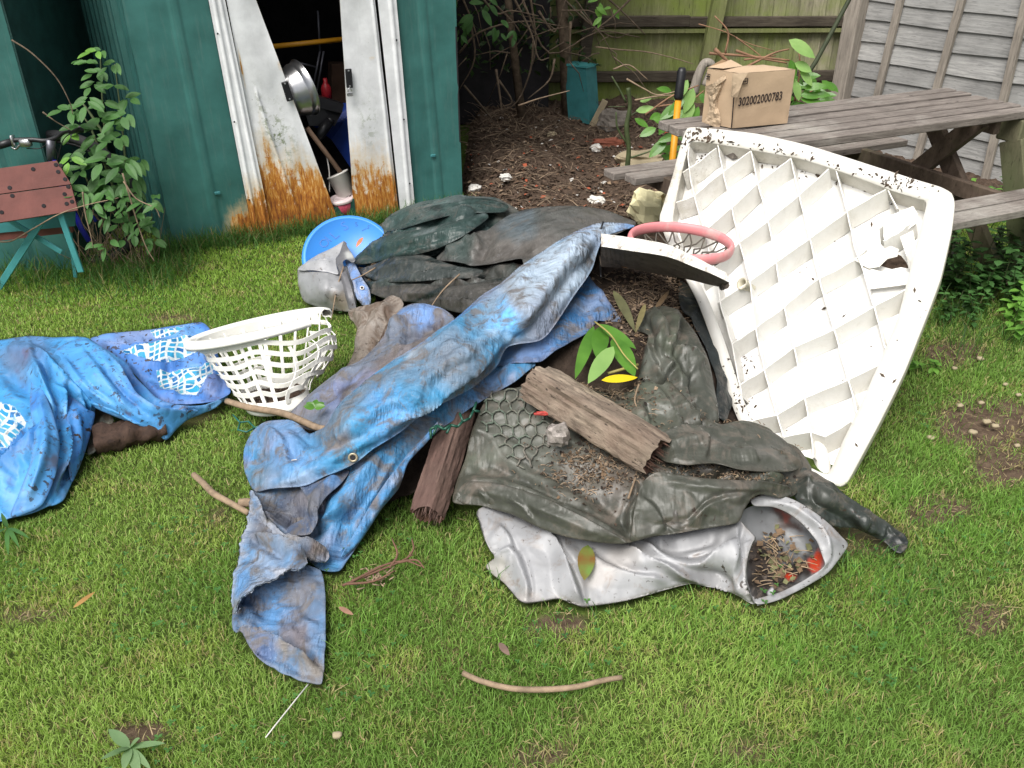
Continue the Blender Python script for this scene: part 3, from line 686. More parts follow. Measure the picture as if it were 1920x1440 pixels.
for (a_, b_, w_) in (((84, 404), (-3, 540), .030), ((112, 398), (152, 510), .028), ((126, 398), (142, 520), .018), ((-60, 404), (-110, 545), .03)):
    mb = MB(); bar(mb, LP(*a_, 3.66 if w_ != .018 else 3.80), LP(*b_, 3.66 if w_ != .018 else 3.80), w_, .012); mb.build('leg', m_tealbright, wb)
mb = MB(); bar(mb, LP(10, 408, 3.69), LP(116, 473, 3.69), .024, .010); mb.build('brace', m_tealbright, wb)
mb = MB(); mb.prism([LP(-60, 412, 3.77), LP(140, 398, 3.77), LP(140, 424, 3.77), LP(-60, 442, 3.77)], (0, .01, 0)); mb.build('apron', m_tealp, wb)
mb = MB(); mb.prism([LP(-60, 442, 3.78), LP(134, 424, 3.78), LP(136, 436, 3.78), LP(-60, 458, 3.78)], (0, .02, 0)); mb.build('lower_rail', m_top, wb)
# ================================================================ bicycle
bk = thing('bicycle', 'dark blue bicycle half hidden behind the workbench and elder leaves', 'bicycle', (-2.0, 4.2, 0))
def KP(px, py, Y=3.84): return VY(px, py, Y)
m_grip = m_black; m_rubber = simple('tyre_rubber', (.022, .022, .024), .8, .3, 60, .6, 120)
cw = KP(163, 478, 4.02); wa = nrm((.92, -.05, .0)); wu = np.array([0, .0, 1.]); cw[2] = .32; rw = .315; wnrm = nrm(np.cross(wa, wu))
whl = MB(); whl.tube([cw+rw*(math.cos(a)*wa+math.sin(a)*wu) for a in np.linspace(0, 2*math.pi, 49)], .024, 10, cap=False)
wo = whl.build('wheel', m_rubber, bk, True)
mb = MB(); mb.tube([cw+(rw-.03)*(math.cos(a)*wa+math.sin(a)*wu) for a in np.linspace(0, 2*math.pi, 41)], .008, 6, cap=False); mb.build('rim', m_black, wo, True)
mb = MB()
for i in range(24):
    a = 2*math.pi*i/24; mb.tube([cw+wnrm*.02*(-1)**i, cw+(rw-.03)*(math.cos(a)*wa+math.sin(a)*wu)], .0012, 4)
mb.build('spokes', m_black, wo)
mb = MB(); mb.tube([KP(138, 396), KP(152, 428), KP(167, 452)], .013, 8); mb.tube([KP(98, 300), KP(138, 396)], .016, 8); mb.tube([KP(165, 395, 3.9), KP(180, 415, 3.9)], .008, 8)
mb.build('frame', simple('blue_frame', (.02, .02, .35), .2, .2), bk, True)
mb = MB(); mb.tube(spline([KP(20, 263), KP(60, 262), KP(85, 264), KP(105, 258), KP(122, 246), KP(150, 243), KP(170, 243)]), .011, 8); mb.build('handlebar', m_black, bk, True)
mb = MB(); mb.tube([KP(-12, 276), KP(22, 266)], .017, 10); mb.build('grip', m_grip, bk, True)
mb = MB(); mb.tube([KP(130, 244), KP(165, 240)], .017, 10); mb.build('grip', m_grip, bk, True)
mb = MB(); mb.tube([KP(95, 262), KP(96, 300)], [.02, .018], 10); mb.build('stem', simple('grey_stem', (.12, .12, .14), .35, metal=.6), bk, True)
mb = MB(); mb.tube(spline([KP(22, 276), KP(30, 279), KP(40, 270), KP(56, 265)]), .006, 6); mb.box(KP(25, 264), (.012, .03, .05), bev=.003); mb.box(KP(48, 268), (.05, .03, .035), bev=.006); mb.build('brake_lever', m_steel, bk, True)
mb = MB(); mb.tube(spline([KP(50, 278), KP(75, 278), KP(95, 268), KP(108, 290), KP(104, 320)]), .0025, 5); mb.tube(spline([KP(150, 243), KP(120, 260), KP(108, 300)]), .0025, 5); mb.build('brake_cable', m_black, bk, True)
# ================================================================ elder bush by the shed corner
el = thing('elder_bush', 'leafy green elder growing beside the shed corner', 'bush', G(250, 480))
def EP(px, py, Y=4.0): return VY(px, py, Y)
mb = MB()
stems = [[(245, 478), (225, 400), (205, 320), (195, 230), (190, 150), (188, 100)], [(250, 480), (240, 380), (235, 300), (225, 200), (215, 120)], [(240, 478), (190, 400), (160, 330), (140, 290)], [(250, 480), (262, 400), (255, 330)], [(245, 470), (280, 420), (285, 400)], [(205, 330), (170, 240), (140, 200)], [(200, 260), (160, 200), (145, 190)]]
for s_ in stems: mb.tube(spline([EP(*q, 4.02+.02*i) for i, q in enumerate(s_)], 5), [.008, .0025], 6)
mb.build('stem', m_green_stem, el, True)
lv = MB(); spots = []
for (px, py, r_, m_) in ((188, 95, 30, 1), (215, 118, 26, 0), (165, 115, 28, 0), (190, 135, 30, 0), (178, 155, 30, 0), (215, 160, 28, 0), (165, 185, 34, 0), (195, 190, 32, 0), (235, 185, 36, 0), (140, 205, 36, 0), (185, 220, 40, 0), (235, 215, 40, 0), (150, 235, 36, 0), (130, 250, 36, 1), (225, 255, 44, 0), (180, 255, 40, 0), (135, 290, 36, 1), (165, 280, 40, 0), (205, 290, 44, 0), (120, 318, 34, 0), (240, 300, 40, 0), (262, 300, 36, 0), (190, 330, 44, 0), (225, 330, 40, 0), (165, 360, 34, 0), (255, 330, 38, 0), (180, 360, 38, 0), (265, 410, 36, 0), (240, 415, 34, 0), (255, 360, 36, 0), (290, 450, 30, 0), (205, 350, 40, 0), (210, 235, 36, 0), (150, 320, 34, 0)):
    c_ = EP(px, py, 3.72+random.random()*.25); d_ = nrm((random.uniform(-1, 1), -.9, random.uniform(-.5, .25)))
    sc_ = r_/1600*3.9
    up_ = nrm((random.uniform(-.2, .2), -.55, .8))
    side_ = nrm(np.cross(d_, up_))
    for k_, (f_, s_) in enumerate(((1.0, 0), (.35, 1), (.35, -1), (-.15, 1), (-.15, -1))):
        dd_ = d_ if s_ == 0 else nrm(d_*.45+side_*s_)
        lv.leaf(c_+d_*sc_*f_*.6+side_*s_*.004, nrm(dd_+np.array([0, 0, -.15])), up_, sc_*.95*random.uniform(.7, 1.1), sc_*.42, .15, .18, m_ if k_ < 3 else 0)
for i in range(46):
    c_ = EP(random.uniform(165, 300), random.uniform(350, 470), 3.62+random.random()*.15); d_ = nrm((random.uniform(-1, 1), -.6, random.uniform(-.8, .2))); lv.leaf(c_, d_, (random.uniform(-.4, .4), -.5, .8), random.uniform(.04, .085), random.uniform(.02, .038), .2, .2, 0)
lv.build('leaves', [m_midleaf, m_briteleaf], el)
mb = MB()
for i in range(90):
    a_ = G(random.uniform(150, 300), random.uniform(485, 510)); tip = a_+np.array([random.uniform(-.12, .12), random.uniform(-.05, .05), random.uniform(.08, .34)]); mb.tube([a_, (a_+tip)/2+np.array([random.uniform(-.02, .02), 0, .01]), tip], [.0022, .001], 4)
tag(mb.build('dead_stalks', m_twigpale), 'dry tangled stalks at the foot of the elder bush', 'dead stalks', kind='stuff')
# dead stems in front of it
for i, (pts, lab) in enumerate([([(-15, 452), (20, 452), (60, 430), (110, 402), (160, 385), (222, 371)], 'long pale dead stem reaching across the workbench legs'), ([(230, 325), (245, 375), (262, 430), (275, 465), (290, 490)], 'upright pale dead stalk below the elder leaves'), ([(232, 340), (255, 372), (290, 390), (300, 408)], 'forked pale dead stalk pointing at the shed corner'), ([(155, 360), (160, 400), (170, 440), (175, 465)], 'pale drooping dead stem beside the bicycle frame'), ([(22, 75), (60, 100), (105, 145), (130, 190), (137, 215)], 'thin bare twig crossing the dark gap between the sheds'), ([(80, 210), (105, 228), (135, 245)], 'short bare twig above the bicycle handlebar')]):
    mb = MB(); mb.tube(spline([EP(*q, 3.62 if i not in (4, 5) else 3.7) for q in pts], 5), [.004, .0018], 5); tag(mb.build('dead_branch', m_twigpale if i < 4 else m_twig, smooth=True), lab, 'dead stem')
# ================================================================ fences
YF = 7.22; x0, x1 = -2.9, 2.72
bf = thing('board_fence', 'green algae covered vertical board fence behind the soil bed', 'fence', ((x0+x1)/2, YF, 0))
mb = MB(); x = x0; i = 0
C = []
while x < x1:
    wb_ = .105+random.uniform(-.004, .004); th0, th1 = .004, .014; zt = 1.85+random.uniform(-.01, .01); y0_ = YF+random.uniform(-.003, .003)
    P = [(x, y0_-th0, 0), (x+wb_+.012, y0_-th1-.006, 0), (x+wb_+.012, y0_, 0), (x, y0_+.004, 0)]
    mb.prism(P, (0, 0, zt)); sh_ = random.uniform(.68, 1.12); gr = sm(np.array((x-1.0)/1.5)); base = np.array([1.15, 1.15, 1.1])*(1-gr)+np.array([1.5, 1.35, 1.9])*gr
    C += [base*sh_]*8; x += wb_; i += 1
mf = mat_wood('weathered_green_board', (.13, .13, .065), (.32, .32, .17), (10, 10, 1), 5, algae=(.19, .25, .045), alg=.34, attr=True)
mb.build('boards', mf, bf, cols=np.array(C))
for (py0, nm) in ((31, 'rail'),):
    zc = VY(1400, 48, YF-.05)[2]
    mb = MB(); mb.box(((1.0+2.62)/2+.2, YF-.045, zc+.028), (1.25, .05, .075), bev=.006); mb.build('rail', m_rail, bf)
    mb = MB(); mb.box((-.2+.4, YF-.05, zc+.035), (2.4, .05, .08), bev=.006); mb.build('rail', m_rail, bf)
    mb = MB(); mb.box((.3, YF-.035, zc-.035), (5.0, .06, .03)); mb.build('rail_lip', m_fence, bf)
mb = MB(); mb.box((.2, YF-.05, .32), (5.2, .05, .08), bev=.006); mb.build('rail', m_rail, bf)
for (pxb, pyb, pxt, pyt, ww) in ((1322, 130, 1349, 0, .105), (1092, 135, 1108, 10, .09)):
    a_ = VY(pxb, pyb, YF-.11); b_ = VY(pxt, pyt, YF-.11); d_ = (b_-a_)/(b_[2]-a_[2]); a_ = a_-d_*a_[2]; b_ = a_+d_*1.85
    mb = MB(); bar(mb, a_, b_, ww, .09); mb.build('post', m_fence if pxb > 1200 else m_rail, bf)
C0 = np.array([2.33, 6.10, 0]); C1 = np.array([2.98, 5.18, 0]); d2 = nrm(C1-C0); n2 = nrm(np.cross((0, 0, 1), d2)); 
if n2[0] > 0: n2 = -n2
pf = thing('panel_fence', 'grey weathered overlap fence panel behind the picnic table', 'fence', C0+d2*2)
mb = MB(); z = .05; C = []; k = 0
Lf = 5.4
while z < 1.83:
    hb = .118; nseg = 30; V = []
    for q in range(nseg+1):
        s_ = Lf*q/nseg; wob = .008*math.sin(s_*2.3+k*1.9)+.005*math.sin(s_*7+k); p = C0+d2*s_
        V += [p+UP*(z+wob-.014)+n2*.016, p+UP*(z+hb+wob)+n2*.001, p+UP*(z+hb+wob)-n2*.006, p+UP*(z+wob-.014)+n2*.006]
    F = []
    for q in range(nseg):
        b = q*4; F += [[b, b+1, b+5, b+4], [b+1, b+2, b+6, b+5], [b+2, b+3, b+7, b+6], [b+3, b, b+4, b+7]]
    mb.add(V, F); sh_ = random.uniform(.75, 1.2); C += [np.ones(3)*sh_]*len(V); z += hb; k += 1
mg = mat_wood('grey_weathered_board', (.22, .22, .215), (.52, .51, .49), (1.2, 1.2, 18), 5, algae=(.33, .33, .32), alg=.1, crack=.6, attr=True)
mb.build('boards', mg, pf, cols=np.array(C))
for (px, py, tx) in ((1647, 171, 1688), (1757, 163, 1803), (1884, 176, 1925)):
    a_ = PL(px, py, C0+n2*.035, n2); b_ = PL(tx, 0, C0+n2*.035, n2); d_ = (b_-a_)/(b_[2]-a_[2]); a_ = a_-d_*(a_[2]-.03); b_ = a_+d_*1.78
    mb = MB(); bar(mb, a_, b_, .045, .03, n2); mb.build('batten', m_batten, pf)
for s_ in (2.25, 2.7, 3.2, 3.7):
    mb = MB(); mb.box(C0+d2*s_+n2*.035+UP*.92, (.045, .03, 1.78), (d2, n2, UP)); mb.build('batten', m_batten, pf)
mb = MB(); mb.box(C0+UP*.95+n2*.05-d2*.02, (.11, .10, 1.9), (d2, n2, UP), bev=.006); mb.build('post', m_batten, pf)
# side fence added to enclose and darken the area behind the sheds
mb = MB(); x = 3.2; C = []
sf = thing('added_side_fence', 'dark board fence added behind the sheds at the left to darken the gap', 'fence', (-3.6, 6, 0))
while x < 8:
    mb.prism([(-3.6, x, 0), (-3.585, x, 0), (-3.592, x+.11, 0), (-3.6, x+.11, 0)], (0, 0, 1.85)); x += .108
mb.build('boards', m_rail, sf)
# ================================================================ shrub and hedge at the back
def leafmass(mb, n, fc, size, mi=1, up=(0, -.3, 1), seg=2):
    for i in range(n):
        c_ = fc(); d_ = nrm(np.random.default_rng(random.getrandbits(32)).normal(0, 1, 3)*np.array([1, 1, .7])+np.array([0, -.4, -.2])); s_ = size*random.uniform(.6, 1.3)
        mb.leaf(c_, d_, np.array(up)+np.array([random.uniform(-.8, .8), random.uniform(-.5, .5), 0]), s_, s_*.5, .15, .2, random.randrange(mi), seg)
hd = thing('back_hedge', 'dark ivy covered hedge in the shaded corner behind the shed', 'hedge', (-.4, 6.9, 0))
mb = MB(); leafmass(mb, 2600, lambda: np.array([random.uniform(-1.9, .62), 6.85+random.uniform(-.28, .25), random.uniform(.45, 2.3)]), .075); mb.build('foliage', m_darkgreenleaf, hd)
mb = MB(); leafmass(mb, 2600, lambda: np.array([random.uniform(-1.6, .9), random.uniform(5.0, 7.4), random.uniform(1.75, 2.5)]), .13); mb.build('shade_canopy', m_darkgreenleaf, hd)  # unseen leaf canopy added overhead to block skylight from the corner
mb = MB(); mb.box((-.9, 7.02, 1.0), (2.4, .12, 2.0)); mb.build('painted_shade_box', m_dark, hd)  # near-black box added; its colour stands in for deep shade
h3 = thing('added_gap_hedge', 'dark foliage added behind the two sheds to keep their gap dark', 'hedge', (-2.6, 6.2, 0))  # hedge added as a dark back for the gap
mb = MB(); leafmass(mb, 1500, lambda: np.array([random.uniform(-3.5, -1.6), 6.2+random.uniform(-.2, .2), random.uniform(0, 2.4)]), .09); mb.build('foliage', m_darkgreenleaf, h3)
mb = MB(); leafmass(mb, 900, lambda: np.array([random.uniform(-3.3, -1.9), random.uniform(4.6, 6.2), random.uniform(1.85, 2.3)]), .14); mb.build('shade_canopy', m_darkgreenleaf, h3)  # unseen leaf roof added to keep the gap between the sheds dark
mb = MB(); mb.box((-2.6, 6.45, 1.0), (1.9, .1, 2.0)); mb.build('painted_shade_box', m_dark, h3)  # near-black box behind the gap, shade put into its colour
shb = thing('bare_shrub', 'tangled bare shrub with a few green leaves hanging beside the shed', 'shrub', (.3, 6.4, 0))
mb = MB()
def HP(px, py, Y): return VY(px, py, Y)
tw = [[(860, -20), (885, 40), (900, 90)], [(900, -20), (960, 40), (975, 60)], [(955, -20), (995, 60), (1010, 110), (1030, 108)], [(990, -30), (1000, 30), (1005, 80), (1000, 120)], [(1040, -20), (1100, 40), (1150, 70), (1180, 62)], [(1190, -10), (1150, 30), (1110, 60)], [(1120, -20), (1165, 20), (1210, 65)], [(880, 30), (890, 110), (860, 170)], [(1070, 40), (1068, 104)], [(935, 150), (960, 190), (940, 200)], [(1000, 75), (995, 130), (970, 190), (930, 215)], [(1040, 110), (1030, 150), (990, 185)], [(860, 100), (900, 60), (980, 40), (1060, 50)], [(870, 160), (920, 220), (915, 225)], [(930, 130), (940, 200), (937, 205)], [(1010, 20), (1040, 60), (1060, 0)], [(980, 0), (1030, 100), (1120, 60), (1200, 70)], [(900, -10), (930, 25), (960, 20), (1010, 30)]]
for i, q in enumerate(tw): mb.tube(spline([HP(a, b, 6.2+.3*math.sin(i*2.1)) for a, b in q], 4), [.009, .003], 5)
for i in range(36):
    a_ = HP(random.uniform(855, 1160), random.uniform(-30, 120), random.uniform(5.9, 6.7)); d_ = np.array([random.uniform(-.3, .3), random.uniform(-.1, .1), random.uniform(-.35, .1)])
    mb.tube([a_, a_+d_*.5+np.array([.02, 0, .02]), a_+d_], [.005, .002], 4)
mb.build('branches', m_twig, shb, True)
mb = MB(); mb.tube([(.45, 6.75, 0), (.4, 6.7, .7), (.3, 6.6, 1.4), (.2, 6.5, 2.1)], [.05, .03], 8); mb.tube([(.1, 6.7, 0), (.0, 6.7, .8), (-.1, 6.6, 1.9)], [.035, .02], 8); mb.build('trunk', m_twig, shb, True)
mb = MB()
for (px, py, r_, m_) in ((885, 30, 20, 0), (940, 45, 20, 0), (955, 62, 16, 0), (875, 60, 18, 0), (1120, 8, 16, 1), (1140, 22, 14, 1), (915, 5, 20, 0), (870, 5, 20, 0)):
    for k in range(4):
        c_ = HP(px+random.uniform(-16, 16), py+random.uniform(-14, 14), random.uniform(5.8, 6.0)); s_ = r_/1600*5.9*random.uniform(.8, 1.3)
        mb.leaf(c_, nrm((random.uniform(-1, 1), -.3, random.uniform(-1, .1))), (random.uniform(-.4, .4), -.8, .6), s_*1.2, s_*.55, .2, .2, m_)
mb.build('leaves', [m_midleaf, m_briteleaf], shb)
# ================================================================ things on the soil bed
tp = GB(1105, 233); bx = nrm((.97, -.10, 0)); by = nrm((.1, .97, 0))
tb_ = thing('teal_crate', 'teal painted wooden box standing on the soil by the fence', 'box', tp)
tl = nrm((-.10, .06, 1)); s1 = nrm((-.80, .62, 0)); s2 = nrm((.62, .72, .0))
mb = MB(); mb.prism([tp, tp+s1*.19, tp+s1*.19+s2*.13, tp+s2*.13], tl*.40); mb.build('body', m_tealp, tb_)
mb = MB(); mb.prism([tp+tl*.402-s1*.012-s2*.008, tp+tl*.402+s1*.202-s2*.008, tp+tl*.402+s1*.2+s2*.14, tp+tl*.402-s1*.012+s2*.14], tl*.014); mb.build('top_panel', m_tealbright, tb_)
mb = MB(); a_, b_ = GB(1110, 236), VY(1135, 188, tp[1]-.02); bar(mb, a_, b_, .045, .02); tag(mb.build('short_plank', m_cream), 'short pale plank leaning against the teal box', 'plank')
def rock(c, r, seed, sq=(1, 1, .6), n=14):
    V = []; F = []
    for i in range(n+1):
        th = math.pi*i/n
        for j in range(n*2):
            ph = math.pi*j/n; d = np.array([math.sin(th)*math.cos(ph), math.sin(th)*math.sin(ph), math.cos(th)])
            q = r*(1+.28*float(vnoise(np.array(d[0]*1.6+seed), np.array(d[1]*1.6+d[2]*2), seed))+.10*float(vnoise(np.array(d[0]*5), np.array(d[1]*5+d[2]*4), seed+3)))
            d2_ = np.sign(d)*np.abs(d)**.75; V.append(np.asarray(c)+d2_*q*np.array(sq))
    for i in range(n):
        for j in range(n*2):
            F.append([i*n*2+j, (i+1)*n*2+j, (i+1)*n*2+(j+1) % (n*2), i*n*2+(j+1) % (n*2)])
    return V, F
def mkrock(name, px, py, r, seed, mat, lab, cat, sq=(1, 1, .6), dz=.2):
    p = GB(px, py); V, F = rock(p+UP*r*dz, r, seed, sq); return tag(mesh_obj(name, V, F, mat, smooth=False), lab, cat)
mkrock('paving_stone', 1152, 238, .13, 3, m_stone, 'large grey stone block on the soil right of the teal box', 'stone', (1, .7, .8))
mkrock('stone_slab', 1205, 308, .14, 5, m_cream, 'flat cream stone slab behind the pruned green stem', 'stone', (1.1, .8, .45))
mkrock('brick_piece', 1140, 272, .07, 8, simple('brick', (.19, .06, .035), .9), 'broken red brick half buried in the dark soil', 'brick', (1.5, .6, .5))
mkrock('foam_lump', 1117, 380, .045, 11, simple('dirty_foam', (.62, .60, .55), .9, .5, 40, .8, 60), 'crumbly white foam lump on the soil behind the dark tarp', 'foam')
mkrock('white_stone', 948, 335, .035, 13, m_white, 'small whitish stone on the soil nearest the shed', 'stone')
mkrock('rubble_stone', 1035, 255, .035, 17, m_cream, 'small pale rubble piece in the middle of the soil bed', 'stone')
mkrock('rubble_stone', 1118, 280, .04, 19, m_white, 'pale rubble piece left of the broken brick', 'stone')
mkrock('rubble_stone', 890, 355, .035, 23, m_white, 'whitish rubble lump at the foot of the shed', 'stone')
# cream foam block
p = GB(1213, 408); V, F = rock(p+UP*.06, .095, 31, (1, .8, .9), 9); tag(mesh_obj('foam_block', V, F, simple('cream_foam', (.74, .68, .42), .9, .12, 20, .5, 50), smooth=False), 'cream yellow foam block beside the white plastic panel', 'foam')
# pruned stem
ps = thing('pruned_sapling', 'mossy green pruned sapling stem rising from the soil', 'sapling', GB(1176, 325))
Yp = float(GB(1176, 325)[1]); SPp = lambda px, py: VY(px, py, Yp)
mb = MB(); mb.tube(spline([SPp(1175, 326), SPp(1179, 280), SPp(1175, 240), SPp(1181, 200), SPp(1178, 165)]), [.018, .014, .016, .012, .014], 9)
for q, r_ in (([(1176, 270), (1158, 240), (1155, 210)], .008), ([(1174, 192), (1160, 165), (1147, 143)], .008), ([(1178, 297), (1215, 285), (1250, 270)], .006), ([(1178, 220), (1190, 212), (1200, 208)], .005), ([(1172, 200), (1140, 200)], .003)):
    mb.tube(spline([SPp(*k) for k in q], 4), [r_, r_*.6], 6)
mb.build('stem', m_green_stem, ps, True)
mb = MB()
for (px, py, L_, W_, dx, dz, m_) in ((1192, 208, .12, .06, 1, .25, 1), (1190, 222, .10, .05, .8, -.4, 0), (1225, 222, .08, .045, .9, -.3, 0), (1200, 190, .07, .04, .8, .3, 1)):
    mb.leaf(SPp(px, py), nrm((dx, -.3, dz)), (0, -.7, .7), L_, W_, .1, .1, m_)
mb.build('leaves', [m_laurel, m_laurelpale], ps)
# long bare sticks across the fence
for q, lab, Y_ in (([(1117, 88), (1160, 93), (1210, 97), (1260, 108), (1300, 120)], 'long bare grey stick arching in front of the green fence', 6.3), ([(1150, 130), (1180, 122), (1215, 150)], 'short arched bare twig above the pruned sapling', 5.6), ([(1175, 148), (1210, 168), (1235, 178), (1280, 168)], 'curved twig reaching toward the yellow handle', 5.2), ([(1190, 188), (1235, 180), (1275, 178)], 'straight pale twig left of the yellow handle', 5.2), ([(972, 198), (1010, 185), (1068, 170)], 'pair of pale straight stalks lying on the soil heap', 5.6)):
    mb = MB(); mb.tube(spline([VY(a, b, Y_) for a, b in q], 5), [.006, .003], 6); tag(mb.build('bare_stick', m_twigpale, smooth=True), lab, 'stick')
def GBn(px, py):
    px = np.asarray(px, float); py = np.asarray(py, float); z = np.full(px.shape, .1)
    for _ in range(6):
        p = G(px, py, z); z = .5*z+.5*np.maximum(bed_z(p[:, 0], p[:, 1]), 0)
    return G(px, py, z)
# brushwood litter on the soil
mb = MB()
pp_ = np.array([(random.gauss(960, 60), random.gauss(250, 40)) if random.random() < .45 else (random.uniform(875, 1260), random.uniform(195, 420)) for i in range(1150)])
pp_ = pp_[(pp_[:, 0] > 872) & (pp_[:, 1] > 190)]; g3_ = GBn(pp_[:, 0], pp_[:, 1])
for i in range(len(pp_)):
    px, py = pp_[i]; p = g3_[i]; L_ = random.uniform(.02, .13)*(1.6 if py < 260 else 1); a = random.uniform(0, 6.28); el_ = random.uniform(-.1, .35)*(1.6 if py < 260 else 1)
    d_ = np.array([math.cos(a)*math.cos(el_), math.sin(a)*math.cos(el_), math.sin(el_)])
    mb.tube([p+UP*.008, p+d_*L_*.5+UP*(.014+random.uniform(-.004, .01)), p+d_*L_+UP*.008], [random.uniform(.0015, .004), .001], 4, random.choice((0, 0, 1)))
tag(mb.build('brushwood', [m_twig, m_twigpale]), 'thin broken twigs strewn over the dark soil bed', 'twigs', kind='stuff')
mb = MB()
g3_ = GBn(rng.uniform(872, 1260, 1100), rng.uniform(215, 425, 1100))
for i in range(1100):
    p = g3_[i]; s_ = random.uniform(.006, .02)
    a = random.uniform(0, 6.28); u_ = np.array([math.cos(a), math.sin(a), random.uniform(-.4, .4)])*s_; v_ = np.array([-math.sin(a), math.cos(a), random.uniform(-.4, .4)])*s_*random.uniform(.3, 1)
    c_ = p+UP*.012; mb.add([c_-u_, c_+v_+UP*s_*.3, c_+u_, c_-v_], [[0, 1, 2], [0, 2, 3]], random.choice((0, 0, 0, 0, 0, 0, 0, 1, 2, 3)))
tag(mb.build('leaf_litter', [simple('brown_litter', (.10, .062, .038), .9, .5), simple('tan_litter', (.24, .17, .11), .9, .4), simple('white_fragments', (.45, .43, .4), .8, .4), simple('red_fragments', (.3, .07, .03), .8)]), 'crumbs of bark, shell and dead leaf on the soil bed', 'litter', kind='stuff')
mb = MB()
g3_ = GBn(rng.uniform(872, 1300, 3600), rng.uniform(200, 425, 3600))
for i in range(3600):
    p = g3_[i]; s_ = random.uniform(.006, .022)
    V, F = [], []
    for k in range(6):
        d_ = nrm(rng.normal(0, 1, 3)); V.append(p+d_*s_*random.uniform(.6, 1.1)*np.array([1, 1, .7])+UP*s_*.2)
    mb.add(V, [[0, 1, 2], [0, 2, 3], [0, 3, 4], [1, 4, 5], [2, 5, 3], [1, 5, 2], [3, 5, 4], [0, 4, 1]])
tag(mb.build('soil_clods', m_soil), 'loose clods of dark earth on the soil bed', 'soil clods', kind='stuff')
# ================================================================ picnic table
BL, BR, FR = G(1240, 226, .75), G(1770, 165, .75), G(1916, 208, .75)
tu = nrm(BR-BL); tv = nrm(np.cross(tu, UP)); 
if tv[1] > 0: tv = -tv
TL_ = float(np.linalg.norm(BR-BL)); TW = float((FR-BR)@tv)+.0
o0 = BL.copy(); o0[2] = 0
pt = thing('picnic_table', 'grey weathered wooden picnic table with attached benches', 'picnic table', o0+tu*TL_/2+tv*TW/2)
def TP(u, v, z): return o0+tu*u+tv*v+UP*z
def slat(u0, u1, v0, v1, z, th=.035, jit=.0):
    mb = MB(); mb.box(TP((u0+u1)/2, (v0+v1)/2, z-th/2), (u1-u0, v1-v0, th), (tu, tv, UP), bev=.004); return mb
ns = 6; sw_ = (TW-.022*(ns-1))/ns; mb = MB()
for i in range(ns):
    v0 = i*(sw_+.022); mb.box(TP(TL_/2+random.uniform(-.006, .006), v0+sw_/2, .75-.018+random.uniform(-.004, .003)), (TL_+.03, sw_, .036), (tu, tv, UP), bev=.004)
# material must run along the table: give it its own object space
def timber(name, mbv, mat, parent):
    """object whose local x axis runs along the timber so that the grain follows it"""
    Rm = np.array([tu, tv, UP]); base = origin(parent); V = (np.array(mbv.v)-base)@Rm.T
    me = bpy.data.meshes.new(name); me.from_pydata(V.tolist(), [], mbv.f); me.materials.append(mat); o = bpy.data.objects.new(name, me); COL.objects.link(o)
    o.parent = parent; o.rotation_euler = Matrix(Rm.T.tolist()).to_euler(); return o
timber('tabletop', mb, m_table, pt)
for (v0, nm) in ((-.37, 'bench_seat'), (TW+.17, 'bench_seat')):
    mb = MB()
    for k in range(2): mb.box(TP(TL_/2+(-.03 if k else .02), v0+.055+k*.112, .45-.018), (TL_+.04, .096, .036), (tu, tv, UP), bev=.004)
    timber(nm, mb, m_table, pt)
for u_ in (.22, TL_-.22):
    for (va, vb) in ((.08, TW+.22), (TW-.08, -.22)):
        mb = MB(); bar(mb, TP(u_+(.02 if va < .2 else -.02), va, .712), TP(u_+(.02 if va < .2 else -.02), vb, .0), .085, .038, tu); mb.build('leg', m_tableleg, pt)
    mb = MB(); mb.box(TP(u_-.045, TW/2, .40), (.036, TW+.76, .075), (tu, tv, UP), bev=.003); mb.build('crossbeam', m_tableleg, pt)
    mb = MB(); mb.box(TP(u_+.045, TW/2, .68), (.036, TW-.08, .07), (tu, tv, UP), bev=.003); mb.build('crossbeam', m_tableleg, pt)
mb = MB(); mb.box(TP(TL_-.05, TW-.05, .655), (.07, .12, .105), (tu, tv, UP), bev=.006); mb.build('end_block', m_tablepost, pt)
mb = MB(); bar(mb, TP(TL_-.06, TW-.03, .61), TP(TL_-.02, TW+.20, .0), .11, .05, tu); mb.build('end_leg', m_tablepost, pt)
# ================================================================ cardboard box on the table
b0, b1, b2 = G(1373, 240.5, .752), G(1476, 231, .752), G(1316, 229, .752)
e1 = b1-b0; e2 = b2-b0; hgt = float(VY(1382, 138, b0[1])[2]-.752)
cb = thing('cardboard_box', 'cardboard box with a torn corner standing on the picnic table', 'box', b0+(e1+e2)/2)
mb = MB(); H = UP*hgt; b3 = b1+e2
nq = 14; 
def face(p, ea, eb, out, nm, mat, bulge=.004, hole=None):
    V = []; F = []; o = nrm(out); mk = []
    for j in range(nq+1):
        for i in range(nq+1):
            a, b = i/nq, j/nq; d = bulge*math.sin(math.pi*a)*math.sin(math.pi*b)+.0015*float(vnoise(np.array(a*4), np.array(b*4), 3)); V.append(p+ea*a+eb*b+o*d)
    for j in range(nq):
        for i in range(nq):
            if hole and hole((i+.5)/nq, (j+.5)/nq): continue
            F.append([j*(nq+1)+i, j*(nq+1)+i+1, (j+1)*(nq+1)+i+1, (j+1)*(nq+1)+i])
    return mesh_obj(nm, V, F, mat, cb)
n1_ = nrm(np.cross(e1, UP)); n1_ = n1_ if n1_@(CAM-b0) > 0 else -n1_
n2_ = nrm(np.cross(e2, UP)); n2_ = n2_ if n2_@(CAM-b0) > 0 else -n2_
face(b0, e1, H, n1_, 'side_panel', m_card); face(b0+e2, -e2, H, n2_, 'side_panel', m_card)
face(b2, b3-b2, H, -n1_, 'side_panel', m_card); face(b1, e2, H, -n2_, 'side_panel', m_card)
